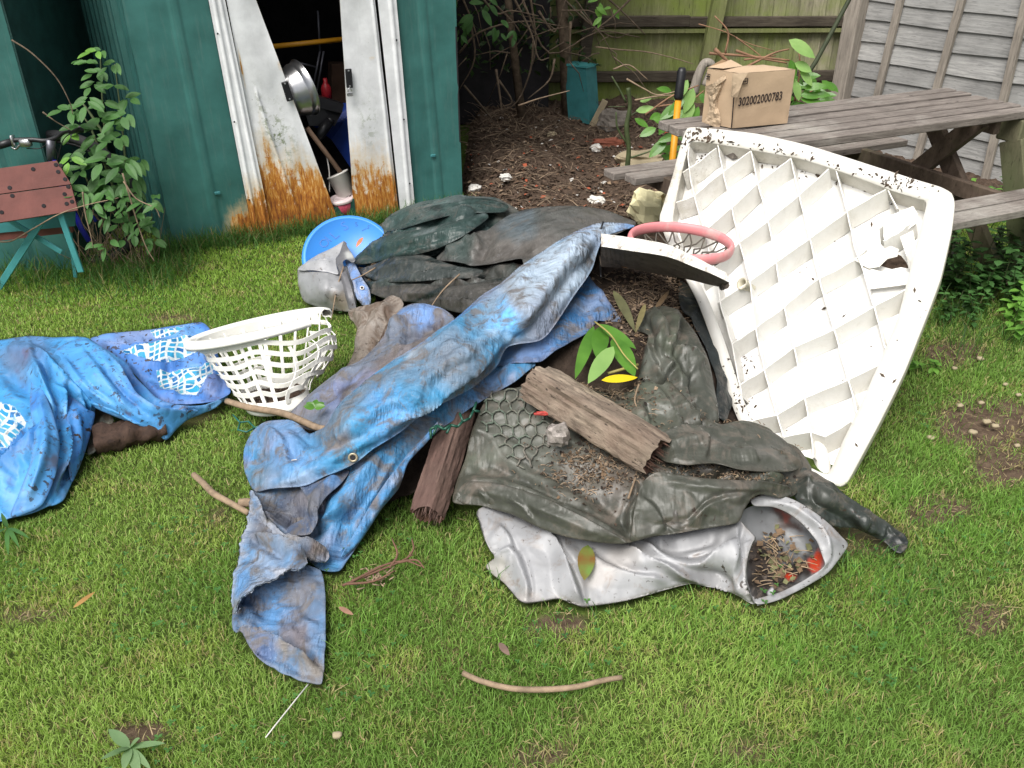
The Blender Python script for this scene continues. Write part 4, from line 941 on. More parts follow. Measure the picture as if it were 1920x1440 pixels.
face(b0+H+UP*.001, e1, e2, UP, 'top_flap', m_card, .010)
# raised back corner of the flap
mb = MB(); q0 = b2+H; mb.add([q0+UP*.004, q0+(b3-b2)*.55+UP*.004, q0+(b3-b2)*.22-e2*.05+UP*.035], [[0, 1, 2]]); mb.add([b0+H+e2*.5+UP*.01, b0+H+e2+UP*.006, b0+H+e2+(b3-b2)*.4+UP*.03, b0+H+e2*.6+e1*.4+UP*.012], [[0, 1, 2, 3]])
mb.build('torn_flap', m_card, cb)
# hanging strip of torn card over the corner
def CF(px, py, off=.006): return PL(px, py, b0+n1_*off, n1_)
mb = MB(); mb.prism([CF(1373, 139, .012), CF(1402, 136, .012), CF(1392, 152, .02), CF(1386, 168, .022), CF(1382, 182, .018), CF(1370, 182, .018), CF(1372, 160, .022)], n1_*.004); mb.build('hanging_strip', m_card_in, cb)
def CL(px, py, off=.006): return PL(px, py, b0+n2_*off, n2_)
V = []; F = []
nu, nv = 12, 22
for j in range(nv+1):
    for i in range(nu+1):
        a, b = i/nu, j/nv; lx = 1322+10*math.sin(b*3.1)-4*b; rx = 1351+4*math.sin(b*9)-4*b+(8 if b < .1 else 0); topy = 162-24*a**1.5; y_ = topy+(232+8*a-topy)*b
        V.append(CL(lx*(1-a)+rx*a, y_, .006+.022*math.sin(math.pi*a)*(1-.5*b)+.006*float(vnoise(np.array(a*5.), np.array(b*9.), 9))))
F = [[j*(nu+1)+i, j*(nu+1)+i+1, (j+1)*(nu+1)+i+1, (j+1)*(nu+1)+i] for j in range(nv) for i in range(nu)]
mesh_obj('crumpled_side', V, F, m_card_in, cb)
mb = MB(); bar(mb, CF(1376, 182, .0055), CF(1371.5, 240, .0055), .004, .001, n1_); mb.build('seam', m_ink, cb)
def text(s, p, xv, yv, h, mat, parent, name='printed_number', width=None, bold=.0, th=.0):
    cu = bpy.data.curves.new('t', 'FONT'); cu.body = s; cu.size = 1; cu.offset = bold; cu.resolution_u = 3; cu.extrude = th
    to = bpy.data.objects.new('t', cu); COL.objects.link(to); dg = bpy.context.evaluated_depsgraph_get(); me = to.evaluated_get(dg).to_mesh()
    V = np.array([v.co[:] for v in me.vertices]); F = [list(f.vertices) for f in me.polygons]; to.evaluated_get(dg).to_mesh_clear()
    bpy.data.objects.remove(to); bpy.data.curves.remove(cu)
    wx_ = V[:, 0].max()-V[:, 0].min(); V[:, 0] -= V[:, 0].min(); sx = (width/wx_) if width else h/.7; V[:, 1] -= V[:, 1].min(); sy = h/(V[:, 1].max())
    zv = np.cross(xv, yv); X_ = np.asarray(p)+V[:, :1]*sx*xv+V[:, 1:2]*sy*yv+V[:, 2:3]*zv
    return mesh_obj(name, X_, F, mat, parent)
ta, tb2 = CF(1384, 200, .0065), CF(1465.5, 187.5, .0065); xv = nrm(tb2-ta)
text('302002000783', ta, xv, UP, .036*1.0, m_ink, cb, width=float(np.linalg.norm(tb2-ta)), bold=.018)
for (px, py) in ((1393, 158),):
    mb = MB(); q = CF(px, py, .0062); bar(mb, q, q+xv*.02, .002, .001, n1_); bar(mb, q+UP*.02, q+xv*.02+UP*.02, .002, .001, n1_); bar(mb, q, q+UP*.02, .002, .001, n1_); bar(mb, q+xv*.02, q+UP*.02+xv*.02, .002, .001, n1_); bar(mb, q+xv*.004+UP*.01, q+xv*.016+UP*.01, .004, .001, n1_); mb.build('printed_symbol', m_ink, cb)
mb = MB(); q = CL(1324, 147, .004); yv2 = nrm(-e2); bar(mb, q, q+yv2*.018, .002, .001, n2_); bar(mb, q+UP*.018, q+yv2*.018+UP*.018, .002, .001, n2_); bar(mb, q+UP*.009, q+yv2*.018+UP*.009, .004, .001, n2_); mb.build('printed_symbol', m_ink, cb)
# spade handle behind the table
sp = thing('garden_spade', 'long yellow tool handle with black grip standing behind the table', 'garden tool', G(1255, 372, 0))
Ys = 4.35; a_ = VY(1258, 330, Ys-.1); b_ = VY(1272, 186, Ys); c_ = VY(1279, 127, Ys+.03)
mb = MB(); mb.tube([a_-UP*.3, a_, b_], [.017, .017], 12); mb.build('shaft', m_yellow, sp, True)
mb = MB(); mb.tube([b_-UP*.0, b_+UP*.01, (b_+c_)/2, c_-UP*.02, c_], [.020, .023, .021, .023, .016], 14); g_ = mb.build('grip', m_black, sp, True)
mb = MB(); mb.prism([a_-UP*.3+np.array([-.08, 0, 0]), a_-UP*.3+np.array([.08, 0, 0]), a_-UP*.42+np.array([.07, 0, 0]), a_-UP*.42+np.array([-.07, 0, 0])], (0, .006, 0)); mb.build('blade', m_steel, sp)
# laurel branches and cuttings behind the box
lb = thing('laurel_branches', 'cut laurel branches with large green leaves behind the box', 'branches', (1.4, 4.9, 0))
mb = MB()
LB = lambda px, py, Y=4.75: VY(px, py, Y)
for q, r_ in (([(1490, 190), (1500, 130), (1498, 100)], .006), ([(1495, 190), (1530, 165), (1545, 158)], .005), ([(1230, 200), (1290, 190), (1320, 170)], .005), ([(1330, 100), (1400, 105), (1480, 113)], .008), ([(1340, 92), (1375, 125)], .012), ([(1400, 125), (1450, 100), (1480, 92)], .007), ([(1360, 100), (1365, 60), (1340, 30)], .006), ([(1210, 215), (1260, 180), (1310, 160)], .006), ([(1380, 70), (1420, 100), (1430, 110)], .004), ([(1380, 95), (1420, 108), (1475, 118)], .008), ([(1395, 112), (1455, 104)], .006), ([(1310, 45), (1360, 60), (1400, 80), (1450, 95)], .003)):
    mb.tube(spline([LB(*k) for k in q], 5), [r_, r_*.6], 6)
mb.build('stems', simple('reddish_twig', (.24, .13, .075), .75, .4), lb, True)
mb = MB()
for (px, py, L_, W_, dx, dz, m_) in ((1479, 75, .15, .075, 1, -.5, 1), (1490, 118, .09, .06, .8, -.3, 1), (1482, 112, .10, .055, .3, -.9, 0), (1500, 130, .10, .05, .6, -.6, 1), (1505, 165, .11, .045, 1, .2, 0), (1500, 178, .10, .04, 1, 0, 0), (1490, 150, .10, .05, .3, -.8, 1), (1500, 185, .11, .04, 1, -.1, 0), (1520, 178, .09, .04, 1, .1, 0), (1290, 150, .11, .06, -.5, -.7, 1), (1300, 165, .12, .06, -.3, -.9, 1), (1285, 180, .12, .05, -.6, -.6, 0), (1300, 190, .12, .06, -.4, -.9, 1), (1310, 200, .11, .05, -.3, -.7, 0), (1275, 195, .12, .06, -.8, -.5, 0), (1262, 212, .12, .06, -.5, -.7, 0), (1290, 210, .1, .05, .2, -.9, 0), (1275, 250, .12, .05, -.8, -.2, 0), (1250, 262, .12, .06, -.6, -.5, 0), (1240, 310, .10, .05, -.5, -.3, 0), (1262, 300, .09, .05, -.2, -.8, 0), (1230, 240, .09, .05, -.8, -.3, 0)):
    mb.leaf(LB(px, py, 4.7 if px < 1400 else 4.65), nrm((dx, -.25, dz)), (random.uniform(-.2, .2), -.8, .6), L_*1.1, W_*1.1, .12, .1, m_, 6)
for i in range(60):
    px, py = (random.uniform(1235, 1318), random.uniform(165, 330)) if i < 35 else (random.uniform(1480, 1560), random.uniform(140, 195))
    mb.leaf(LB(px, py, random.uniform(4.75, 5.0)), nrm((random.uniform(-1, 1), -.3, random.uniform(-.8, .3))), (random.uniform(-.3, .3), -.7, .6), .09, .045, .15, .15, 0)
mb.build('leaves', [m_laurel, m_laurelpale], lb)
mb = MB(); mb.tube([VY(1478, 195, 4.9), VY(1530, 115, 4.95), VY(1600, -15, 5.05), VY(1650, -90, 5.1)], [.013, .011], 8)
tag(mb.build('green_cane', simple('dark_green_cane', (.035, .045, .02), .7, .3), smooth=True), 'long dark green cane leaning diagonally behind the cardboard box', 'cane')
mb = MB(); mb.tube(spline([VY(1300, 175, 5.3), VY(1310, 140, 5.3), VY(1322, 118, 5.3), VY(1335, 125, 5.3), VY(1320, 160, 5.3)]), [.03, .02], 8); tag(mb.build('old_stump', m_batten, smooth=True), 'gnarled grey forked stump left of the cardboard box', 'stump')
# ================================================================ weeds under and beside the table
def weeds(name, lab, spots, seed, mats, cat='weeds'):
    random.seed(seed); t_ = thing(name, lab, cat, G(spots[0][0], spots[0][1]))
    mb = MB(); st = MB()
    for (px, py, n, h, s_) in spots:
        for i in range(n):
            b_ = G(px+random.gauss(0, 22), py+random.gauss(0, 12)); hh = h*random.uniform(.5, 1.1); tip = b_+np.array([random.uniform(-.06, .06), random.uniform(-.06, .03), hh])
            st.tube([b_, (b_+tip)/2+np.array([.01, 0, 0]), tip], [.003, .0015], 4)
            for k in range(5):
                f_ = .35+.65*k/4; c_ = b_*(1-f_)+tip*f_
                for s in (0, 1):
                    a = random.uniform(0, 6.28); mb.leaf(c_, nrm((math.cos(a), math.sin(a), random.uniform(-.2, .5))), (0, 0, 1), s_*random.uniform(.7, 1.2)*(1.1-.4*f_), s_*.62, .25, .2, random.randrange(len(mats)), 3)
    mb.build('leaves', mats, t_); st.build('stems', m_green_stem, t_); return t_
weeds('nettle_patch', 'thick dark green nettles under the end of the picnic bench', [(1790, 560, 14, .22, .06), (1840, 560, 16, .25, .065), (1900, 580, 14, .24, .06), (1870, 520, 14, .26, .06), (1780, 510, 12, .26, .055), (1930, 540, 12, .26, .06), (1800, 600, 9, .12, .045)], 5, [m_midleaf, m_darkgreenleaf, m_midleaf])
weeds('bright_weed', 'bright green young weed in front of the nettles', [(1890, 625, 3, .16, .06), (1895, 610, 2, .18, .06)], 6, [m_briteleaf], 'weed')
weeds('bright_weed', 'small bright green seedling beside the white panel edge', [(1735, 690, 2, .06, .04)], 7, [m_briteleaf], 'weed')
weeds('fence_weed', 'green weed growing against the grey fence under the table', [(1850, 395, 4, .28, .055), (1830, 400, 4, .16, .055)], 8, [m_midleaf, m_briteleaf], 'weed')
# ================================================================ materials of the rubbish pile
m_tarp = mat_attr('blue_tarpaulin', rough=.55, spec=.3, bsc=150, bst=.5, dist=.003, var=.32, scratch=.38, dirt=(.13, .115, .105), dirt_amt=.17, dsc=12, speck=.25, spsc=70, crk=.7, crsc=40)
m_liner = mat_attr('blue_pool_liner', rough=.5, spec=.35, bsc=60, bst=.15, dist=.002, var=.12, dirt=(.085, .06, .05), dirt_amt=.10, dsc=26, speck=.75, spsc=46, crk=.4, crsc=22)
nt_ = m_liner.node_tree; L_t = NT.__new__(NT); L_t.m = m_liner; L_t.t = nt_; L_t.b = [n for n in nt_.nodes if n.type == 'BSDF_PRINCIPLED'][0]
src = L_t.b.inputs['Base Color'].links[0].from_socket
fr = [L_t.math('SUBTRACT', L_t.math('FRACT', L_t.math('ADD', L_t.attr(k_), 500.)), .5) for k_ in ('mu', 'mv')]; mx_ = L_t.math('MAXIMUM', L_t.math('ABSOLUTE', fr[0]), L_t.math('ABSOLUTE', fr[1]))
cmb = L_t.n('ShaderNodeCombineXYZ'); L_t.l(L_t.math('FLOOR', L_t.math('ADD', L_t.attr('mu'), 500.)), cmb.inputs[0]); L_t.l(L_t.math('FLOOR', L_t.math('ADD', L_t.attr('mv'), 500.)), cmb.inputs[1]); wn_ = L_t.n('ShaderNodeTexWhiteNoise'); L_t.l(cmb.outputs[0], wn_.inputs[0])
tc_ = L_t.ramp(wn_.outputs[0], [(0, (.01, .10, .30)), (.4, (.01, .20, .42)), (.75, (.03, .30, .48)), (1, (.14, .40, .52))]); mz = L_t.mix(L_t.ramp(mx_, [(.33, 0.), (.37, 1.)]), tc_, (.55, .60, .60))
wear = L_t.math('MULTIPLY', L_t.ramp(L_t.attr('mm'), [(.5, 0.), (.8, 1.)]), L_t.ramp(L_t.noise(24, 6, .75), [(.34, .2), (.44, 1.)])); mz = L_t.mix(L_t.ramp(L_t.noise(30, 6, .8), [(.56, 0.), (.64, .7)]), mz, (.10, .09, .085))
L_t.l(L_t.mix(wear, src, mz), L_t.b.inputs['Base Color'])
m_dgreen = mat_attr('dark_green_tarpaulin', rough=.40, spec=.45, bsc=150, bst=.3, dist=.002, var=.35, scratch=.32, dirt=(.11, .10, .09), dirt_amt=.12, dsc=8, speck=.1, crk=.6, crsc=26)
m_olive = mat_attr('olive_groundsheet', rough=.40, spec=.45, bsc=120, bst=.25, dist=.002, var=.25, scratch=.1, dirt=(.13, .11, .09), dirt_amt=.15, dsc=10, speck=.45, spsc=52, crk=.4, crsc=22)
m_silver = mat_attr('silver_vinyl', rough=.48, spec=.5, metal=.15, bsc=90, bst=.1, dist=.001, var=.08, dirt=(.20, .16, .13), dirt_amt=.10, dsc=10, speck=.45, spsc=60, crk=.22, crsc=12)
m_bag = mat_attr('dirty_bag', rough=.6, spec=.3, bsc=90, bst=.3, var=.4, dirt=(.10, .07, .05), dirt_amt=.2, dsc=14, speck=.5, crk=.3)
m_heap = mat_attr('rubbish_heap_soil', rough=.95, spec=.1, bsc=70, bst=.9, dist=.012, var=.6)
AZ = (.045, .25, .47); WB = (.37, .45, .54); GD = (.155, .145, .15); DB = (.035, .14, .33); BR_ = (.12, .09, .08); MB_ = (.10, .22, .50)
# ---------------------------------------------------------------- heap core
hp = sheet_geo([(700, 585, .02), (730, 480, .05), (800, 405, .12), (930, 395, .20), (1060, 400, .28), (1160, 415, .32), (1230, 450, .32), (1300, 520, .22), (1350, 610, .14), (1385, 720, .06), (1440, 820, .03), (1480, 890, .02), (1400, 950, .02), (1150, 985, .02), (900, 925, .02), (790, 920, .02), (640, 985, .015), (520, 1030, .015), (500, 900, .02), (540, 820, .03), (640, 720, .05), (690, 650, .04)],
    [(1150, 560, .35), (1250, 600, .32), (1080, 640, .30), (950, 560, .28), (850, 560, .14), (1000, 800, .16), (850, 760, .14), (700, 850, .07), (1200, 800, .18), (1250, 500, .34), (1320, 700, .2), (900, 480, .25), (1150, 900, .08)],
    wr=[(.015, 40, 0, 1, 'n', 3), (.008, 14, 0, 1, 'n', 5)], step=7, hem=0, seed=2)
hc = paint(hp, (.05, .036, .028), var=[((.11, .085, .065), 60, .1, .5, 0, 1, 4)])
tag(join_geos('rubbish_heap', [(hp, hc)], m_heap), 'dark earthy core of the rubbish pile under the tarpaulins', 'soil heap')
SHEETS.clear()
def lobe(par, out, mid, strokes=(), wr=(), seed=1, step=3.6, hem=.008):
    """a fold lying over its own sheet; out: (px, py, lift), mid: inner points with their lift"""
    f = lambda q: (q[0], q[1], float(par['zf'](q[0], q[1])[0])+q[2])
    g = sheet_geo([f(q) for q in out], [f(q) for q in mid], strokes, wr, step=step, hem=hem, seed=seed, edgefade=4); return g
# ---------------------------------------------------------------- big blue tarpaulin
b1 = sheet_geo([(1190, 424, .49), (1130, 417, .52), (1094, 428, .52), (1050, 452, .50), (1010, 478, .48), (974, 503, .46), (941, 532, .44), (905, 554, .42), (875, 580, .41), (850, 602, .40), (821, 620, .385), (785, 648, .36), (744, 674, .335), (708, 700, .31), (668, 728, .28), (638, 755, .26), (620, 785, .235), (609, 802, .21), (580, 812, .17), (560, 795, .165), (540, 787, .16), (499, 791, .14), (472, 812, .11), (458, 842, .08), (457, 874, .055), (466, 902, .05), (479, 922, .06), (508, 917, .085), (545, 914, .10), (577, 910, .125), (610, 893, .15), (637, 883, .17), (669, 866, .195), (701, 840, .22), (747, 812, .25), (793, 776, .275), (838, 752, .30), (884, 728, .315), (930, 688, .335), (952, 650, .355), (1012, 638, .36), (1038, 612, .38), (1076, 554, .42), (1109, 507, .45), (1132, 447, .495)],
    [(1080, 480, .52), (980, 570, .48), (880, 660, .43), (780, 740, .36), (680, 810, .28), (600, 850, .20), (520, 840, .16)],
    [([(1110, 440), (1010, 540), (900, 650), (780, 740), (650, 830)], .008, 50), ([(1122, 440), (1060, 505), (1000, 575), (945, 640)], .020, 18, 's'), ([(1040, 470), (960, 555), (880, 630), (800, 690), (700, 750)], .014, 14, 's'), ([(900, 640), (820, 705), (720, 775), (640, 830)], .016, 16, 's'), ([(980, 520), (930, 580), (860, 640)], -.012, 12), ([(760, 760), (690, 800), (620, 860)], -.014, 10), ([(950, 640), (880, 700), (800, 755), (700, 815), (600, 880)], .022, 13, 's'), ([(900, 600), (820, 660), (740, 720), (660, 790)], .016, 12, 's'), ([(860, 690), (780, 740), (690, 810), (610, 850)], -.020, 14), ([(470, 880), (500, 860), (560, 850), (610, 860)], -.02, 14), ([(500, 800), (530, 830), (535, 870)], .016, 10, 's'), ([(545, 800), (600, 835), (640, 820)], -.022, 14), ([(480, 830), (520, 815), (580, 830)], .018, 14), ([(1000, 500), (960, 560), (940, 620)], .010, 9, 's'), ([(1095, 440), (1060, 500), (1020, 570), (960, 640)], .012, 12, 's')],
    [(.010, 75, -38, 3.0, 'r', 3), (0.01, 70, -40, 2.2, 'w', 301), (.006, 30, -40, 2.0, 'w', 5), (.0035, 17, 20, 1.3, 'w', 8)], step=4.6, hem=.010, seed=4, edgefade=14)
c1 = paint(b1, AZ, [(1060, 500, 110, WB, .95, .6, -45), (1000, 580, 100, WB, .9), (850, 690, 60, (.20, .34, .50), .6), (930, 560, 60, GD, .45), (1020, 620, 60, (.25, .28, .38), .7), (950, 600, 35, (.12, .42, .8), .9), (820, 680, 90, GD, .5, .45, -38), (700, 740, 90, GD, .65, .3, -35), (860, 700, 45, GD, .5), (740, 800, 60, (.12, .33, .68), .6), (520, 820, 60, (.16, .24, .42), .7), (500, 900, 45, GD, .6), (620, 800, 40, GD, .6), (1140, 425, 40, WB, .8), (1180, 424, 30, (.2, .38, .7), .8), (565, 880, 60, (.13, .27, .52), .5)], var=[(WB, 60, .0, .5, -40, 2., 11), ((.20, .2, .24), 45, .22, .55, -40, 2.5, 14), ((.06, .2, .52), 80, .1, .5, -40, 2, 17)], edge=((.10, .10, .14), .5, 7), valley_shade=((.08, .12, .24), .5, .02, -.004))
b2 = sheet_geo([(1085, 520, .37), (1100, 515, .38), (1128, 545, .37), (1152, 580, .35), (1163, 605, .335), (1122, 603, .335), (1098, 625, .33), (1052, 652, .32), (1012, 678, .31), (970, 682, .30), (925, 682, .29), (930, 650, .30), (1000, 600, .34)],
    [(1060, 610, .345)], [([(1100, 530), (1060, 600), (980, 670)], .012, 16, 's'), ([(1140, 590), (1050, 625), (960, 668)], .01, 12, 's'), ([(1115, 560), (1150, 600)], .01, 9, 's')], [(.007, 45, -30, 2.5, 'r', 9), (.003, 18, 0, 1, 'w', 3)], step=5, seed=5, hem=.009)
c2 = paint(b2, (.045, .16, .36), [(1000, 665, 50, (.2, .28, .5), .6), (1120, 570, 30, (.2, .25, .38), .6)], var=[((.18, .28, .44), 50, .1, .5, -30, 2, 12), ((.15, .14, .16), 40, .25, .6, 0, 1, 16)], edge=((.09, .08, .1), .7, 6))
b3 = sheet_geo([(1003, 681, .295), (985, 700, .285), (965, 716, .275), (935, 733, .26), (905, 750, .245), (876, 768, .235), (846, 788, .22), (820, 806, .205), (795, 826, .185), (765, 866, .15), (747, 915, .11), (715, 953, .07), (673, 1016, .035), (650, 1050, .025), (635, 1069, .02), (600, 1067, .02), (560, 1035, .03), (500, 1005, .04), (475, 965, .05), (478, 915, .05), (560, 880, .09), (650, 850, .145), (750, 790, .195), (850, 730, .24), (930, 672, .28)],
    [(700, 900, .13), (640, 960, .08), (560, 950, .07), (850, 760, .24), (600, 990, .05)],
    [([(960, 690), (860, 750), (770, 810), (700, 880), (640, 960), (610, 1040)], .026, 20, 's'), ([(900, 745), (820, 790), (755, 850), (700, 930), (650, 1020)], .02, 14, 's'), ([(660, 880), (610, 900), (585, 935), (590, 970), (570, 985)], .035, 13, 's'), ([(700, 900), (650, 960), (590, 990), (540, 985)], .028, 12, 's'), ([(600, 900), (580, 960), (530, 990)], -.035, 22), ([(500, 930), (540, 950), (570, 980)], -.03, 20), ([(490, 960), (530, 1000), (570, 1010)], .03, 10), ([(640, 970), (680, 960), (720, 930)], -.012, 10)],
    [(.010, 60, -50, 2.4, 'r', 21), (0.009, 60, -50, 2.0, 'w', 302), (.005, 26, -50, 1.6, 'w', 22)], step=4.8, hem=.010, seed=6, edgefade=10)
c3 = paint(b3, (.06, .23, .44), [(900, 730, 60, (.12, .28, .56), .7), (700, 940, 60, (.10, .30, .60), .6), (520, 960, 50, GD, .9), (560, 1000, 50, (.12, .13, .17), .8), (600, 930, 40, (.06, .08, .14), .9), (570, 935, 35, (.13, .12, .13), .9), (640, 1030, 40, (.12, .22, .42), .6), (780, 820, 30, GD, .5)], var=[((.3, .36, .5), 50, .15, .5, -50, 2, 13), (GD, 50, .1, .5, -40, 1.5, 23)], edge=((.10, .10, .13), .5, 6), valley_shade=((.04, .055, .10), .75, .02, -.004))
b4 = sheet_geo([(442, 1122, .02), (470, 1100, .035), (520, 1080, .04), (559, 1060, .045), (600, 1070, .04), (609, 1110, .035), (610, 1150, .03), (610, 1200, .03), (606, 1250, .03), (602, 1282, .025), (570, 1277, .02), (540, 1268, .02), (510, 1253, .02), (480, 1230, .02), (460, 1205, .02), (438, 1182, .02), (436, 1150, .02)],
    [(540, 1150, .012), (500, 1160, .012), (590, 1180, .035)],
    [([(440, 1187), (470, 1195), (520, 1212), (560, 1230), (598, 1255)], .038, 11, 's'), ([(600, 1085), (575, 1130), (520, 1170)], .008, 8, 's'), ([(480, 1130), (530, 1140), (580, 1120)], -.012, 26), ([(470, 1215), (530, 1245), (585, 1268)], -.01, 8)],
    [(.006, 40, 30, 1.5, 'r', 31), (.003, 18, 30, 1., 'w', 32)], step=4.2, hem=.010, seed=7)
c4 = paint(b4, (.11, .20, .34), [(520, 1150, 45, (.10, .26, .52), .8), (470, 1140, 35, (.05, .09, .17), .9), (570, 1110, 40, GD, .8), (560, 1190, 40, (.2, .16, .15), .8), (530, 1225, 34, (.2, .185, .17), 1., .35, 25), (590, 1262, 24, (.22, .2, .18), 1.), (480, 1230, 40, (.10, .14, .28), .7), (600, 1180, 25, (.14, .28, .5), .6)], var=[((.2, .2, .24), 40, .1, .5, 30, 1, 13)], edge=((.2, .21, .25), .5, 5))
b5 = sheet_geo([(472, 922, .075), (468, 960, .07), (455, 1010, .05), (446, 1050, .035), (438, 1090, .03), (433, 1130, .02), (441, 1150, .04), (450, 1130, .065), (480, 1105, .085), (520, 1083, .095), (545, 1070, .10), (559, 1073, .10), (573, 1062, .095), (574, 1045, .09), (600, 1055, .05), (616, 1050, .045), (612, 1035, .045), (590, 1020, .06), (560, 1008, .08), (530, 992, .09), (500, 970, .10), (488, 940, .09)],
    [(500, 1040, .075), (470, 1070, .055)],
    [([(475, 1000), (510, 1010), (550, 1030), (572, 1050)], .028, 9, 's'), ([(465, 1010), (500, 1028), (540, 1046)], -.02, 9), ([(475, 960), (500, 985), (545, 1000)], -.02, 9), ([(560, 1015), (590, 1030), (612, 1043)], .015, 9)],
    [(.007, 40, 30, 2, 'r', 41), (.003, 16, 0, 1, 'w', 42)], step=4.2, hem=.009, seed=8, fray=.9)
c5 = paint(b5, (.10, .22, .40), [(500, 985, 40, GD, .8), (590, 1035, 30, (.11, .085, .075), 1.), (540, 1015, 34, (.2, .185, .17), .8), (470, 1000, 30, GD, .5), (500, 1065, 40, (.28, .33, .42), .6), (455, 1110, 30, (.13, .28, .55), .6)], var=[((.34, .36, .42), 30, .15, .5, 20, 2, 13)], edge=((.36, .38, .43), .75, 7))
b6 = sheet_geo([(853, 600, .335), (835, 583, .34), (820, 576, .34), (795, 571, .33), (773, 571, .325), (755, 578, .31), (745, 588, .30), (733, 605, .285), (722, 627, .265), (703, 650, .245), (682, 671, .225), (655, 686, .205), (631, 700, .185), (612, 714, .165), (593, 730, .145), (568, 752, .12), (545, 775, .10), (548, 792, .09), (590, 808, .12), (640, 790, .17), (700, 740, .225), (780, 680, .28), (830, 640, .31)],
    [(770, 610, .32), (700, 690, .25), (650, 730, .2)],
    [([(845, 590), (790, 588), (760, 605), (745, 640)], .02, 9, 's'), ([(750, 650), (790, 620), (840, 605)], -.035, 12), ([(800, 640), (740, 690), (690, 720), (640, 770)], .022, 12, 's'), ([(680, 690), (620, 730), (570, 780)], .016, 10, 's'), ([(760, 600), (730, 640)], .02, 9, 's')],
    [(.010, 40, -38, 2.6, 'r', 51), (0.007, 45, -38, 2.0, 'w', 308), (.005, 20, -38, 1.5, 'w', 52)], step=4.6, hem=.009, seed=9, edgefade=8)
c6 = paint(b6, (.135, .16, .21), [(790, 590, 45, (.14, .27, .55), .9, .5, 0), (800, 640, 50, (.13, .11, .11), .9, .4, -35), (730, 690, 60, (.15, .125, .12), .9, .4, -38), (640, 740, 50, (.15, .2, .4), .6, .5, -40), (650, 745, 20, (.06, .045, .04), .9), (690, 720, 26, (.16, .18, .30), .6)], var=[((.2, .19, .22), 40, .0, .5, -38, 2, 19), ((.09, .07, .06), 30, .25, .5, -38, 2, 29)], edge=((.1, .09, .1), .5, 6), valley_shade=((.06, .05, .055), .7, .015, -.003))
b7 = lobe(b3, [(560, 905, .03), (590, 903, .035), (625, 890, .03), (655, 880, .02), (640, 905, .03), (612, 930, .045), (598, 955, .05), (594, 980, .045), (582, 1000, .04), (560, 1004, .03), (530, 1000, .015), (545, 985, .02), (570, 970, .03), (578, 940, .035)], [(600, 920, .05)], [([(640, 890), (600, 925), (590, 975)], .018, 9)], [(.005, 26, 60, 2, 'w', 7)], 71)
c7 = paint(b7, (.07, .10, .17), [(590, 940, 25, (.13, .125, .13), .8), (620, 900, 20, (.10, .24, .48), .7)], edge=((.14, .15, .18), .6, 4))
b8 = lobe(b3, [(640, 1045, .005), (665, 1000, .02), (700, 940, .03), (735, 890, .035), (775, 845, .035), (830, 795, .035), (800, 830, .025), (765, 868, .02), (747, 915, .012), (715, 955, .01), (673, 1018, .006)], [(720, 930, .035)], [([(660, 1020), (720, 930), (790, 850)], .010, 9)], [(.005, 30, -50, 2, 'w', 8)], 72)
c8 = paint(b8, (.08, .27, .55), var=[((.26, .33, .47), 40, .0, .5, -50, 2, 13), (GD, 40, .2, .5, -50, 2, 5)], edge=((.12, .13, .17), .5, 4))
tarp = join_geos('blue_tarpaulin', [(b7, c7), (b8, c8), (b1, c1), (b2, c2), (b3, c3), (b4, c4), (b5, c5), (b6, c6)], m_tarp)
tag(tarp, 'long faded blue tarpaulin draped diagonally across the pile down to the grass', 'tarpaulin')
def on(geo, px, py, lift=.0):                   # point on a sheet's surface nearest to an image place, and its normal toward the viewer
    Q = geo['Q'][:geo['n0']]; i = int(np.argmin((Q[:, 0]-px)**2+(Q[:, 1]-py)**2)); X = geo['X'][:geo['n0']]
    j = np.argsort((Q[:, 0]-px)**2+(Q[:, 1]-py)**2)[:14]; c_ = X[j].mean(0); u_, s_, vt = np.linalg.svd(X[j]-c_); n_ = vt[2]; n_ = n_ if n_@(CAM-c_) > 0 else -n_
    return X[i]+n_*lift, n_
m_brass = simple('brass_eyelet', (.40, .34, .24), .45, .3, 30, metal=.6)
p_, n_ = on(b1, 664, 858, .004)
mb = MB(); mb.lathe(p_, [(.0075, .0), (.0085, .003), (.0125, .0035), (.0145, .001), (.0145, -.001)], 24, n_); mb.build('eyelet', m_brass, tarp, True)
mb = MB(); mb.lathe(p_, [(.0, .0012), (.008, .0012)], 20, n_); mb.build('eyelet_hole', m_dark, tarp)
m_tagw = simple('white_label', (.62, .60, .56), .6, .1)
def label_on(geo, px, py, L_, W_, ang, mat, parent, nm):
    p, n = on(geo, px, py, .004); u = nrm(np.cross(n, _U)); v = np.cross(n, u); d = u*math.cos(ang)+v*math.sin(ang); mb = MB(); mb.box(p, (L_, W_, .0015), (d, np.cross(n, d), n)); return mb.build(nm, mat, parent)
label_on(b1, 545, 858, .016, .005, .6, m_tagw, tarp, 'white_tab')
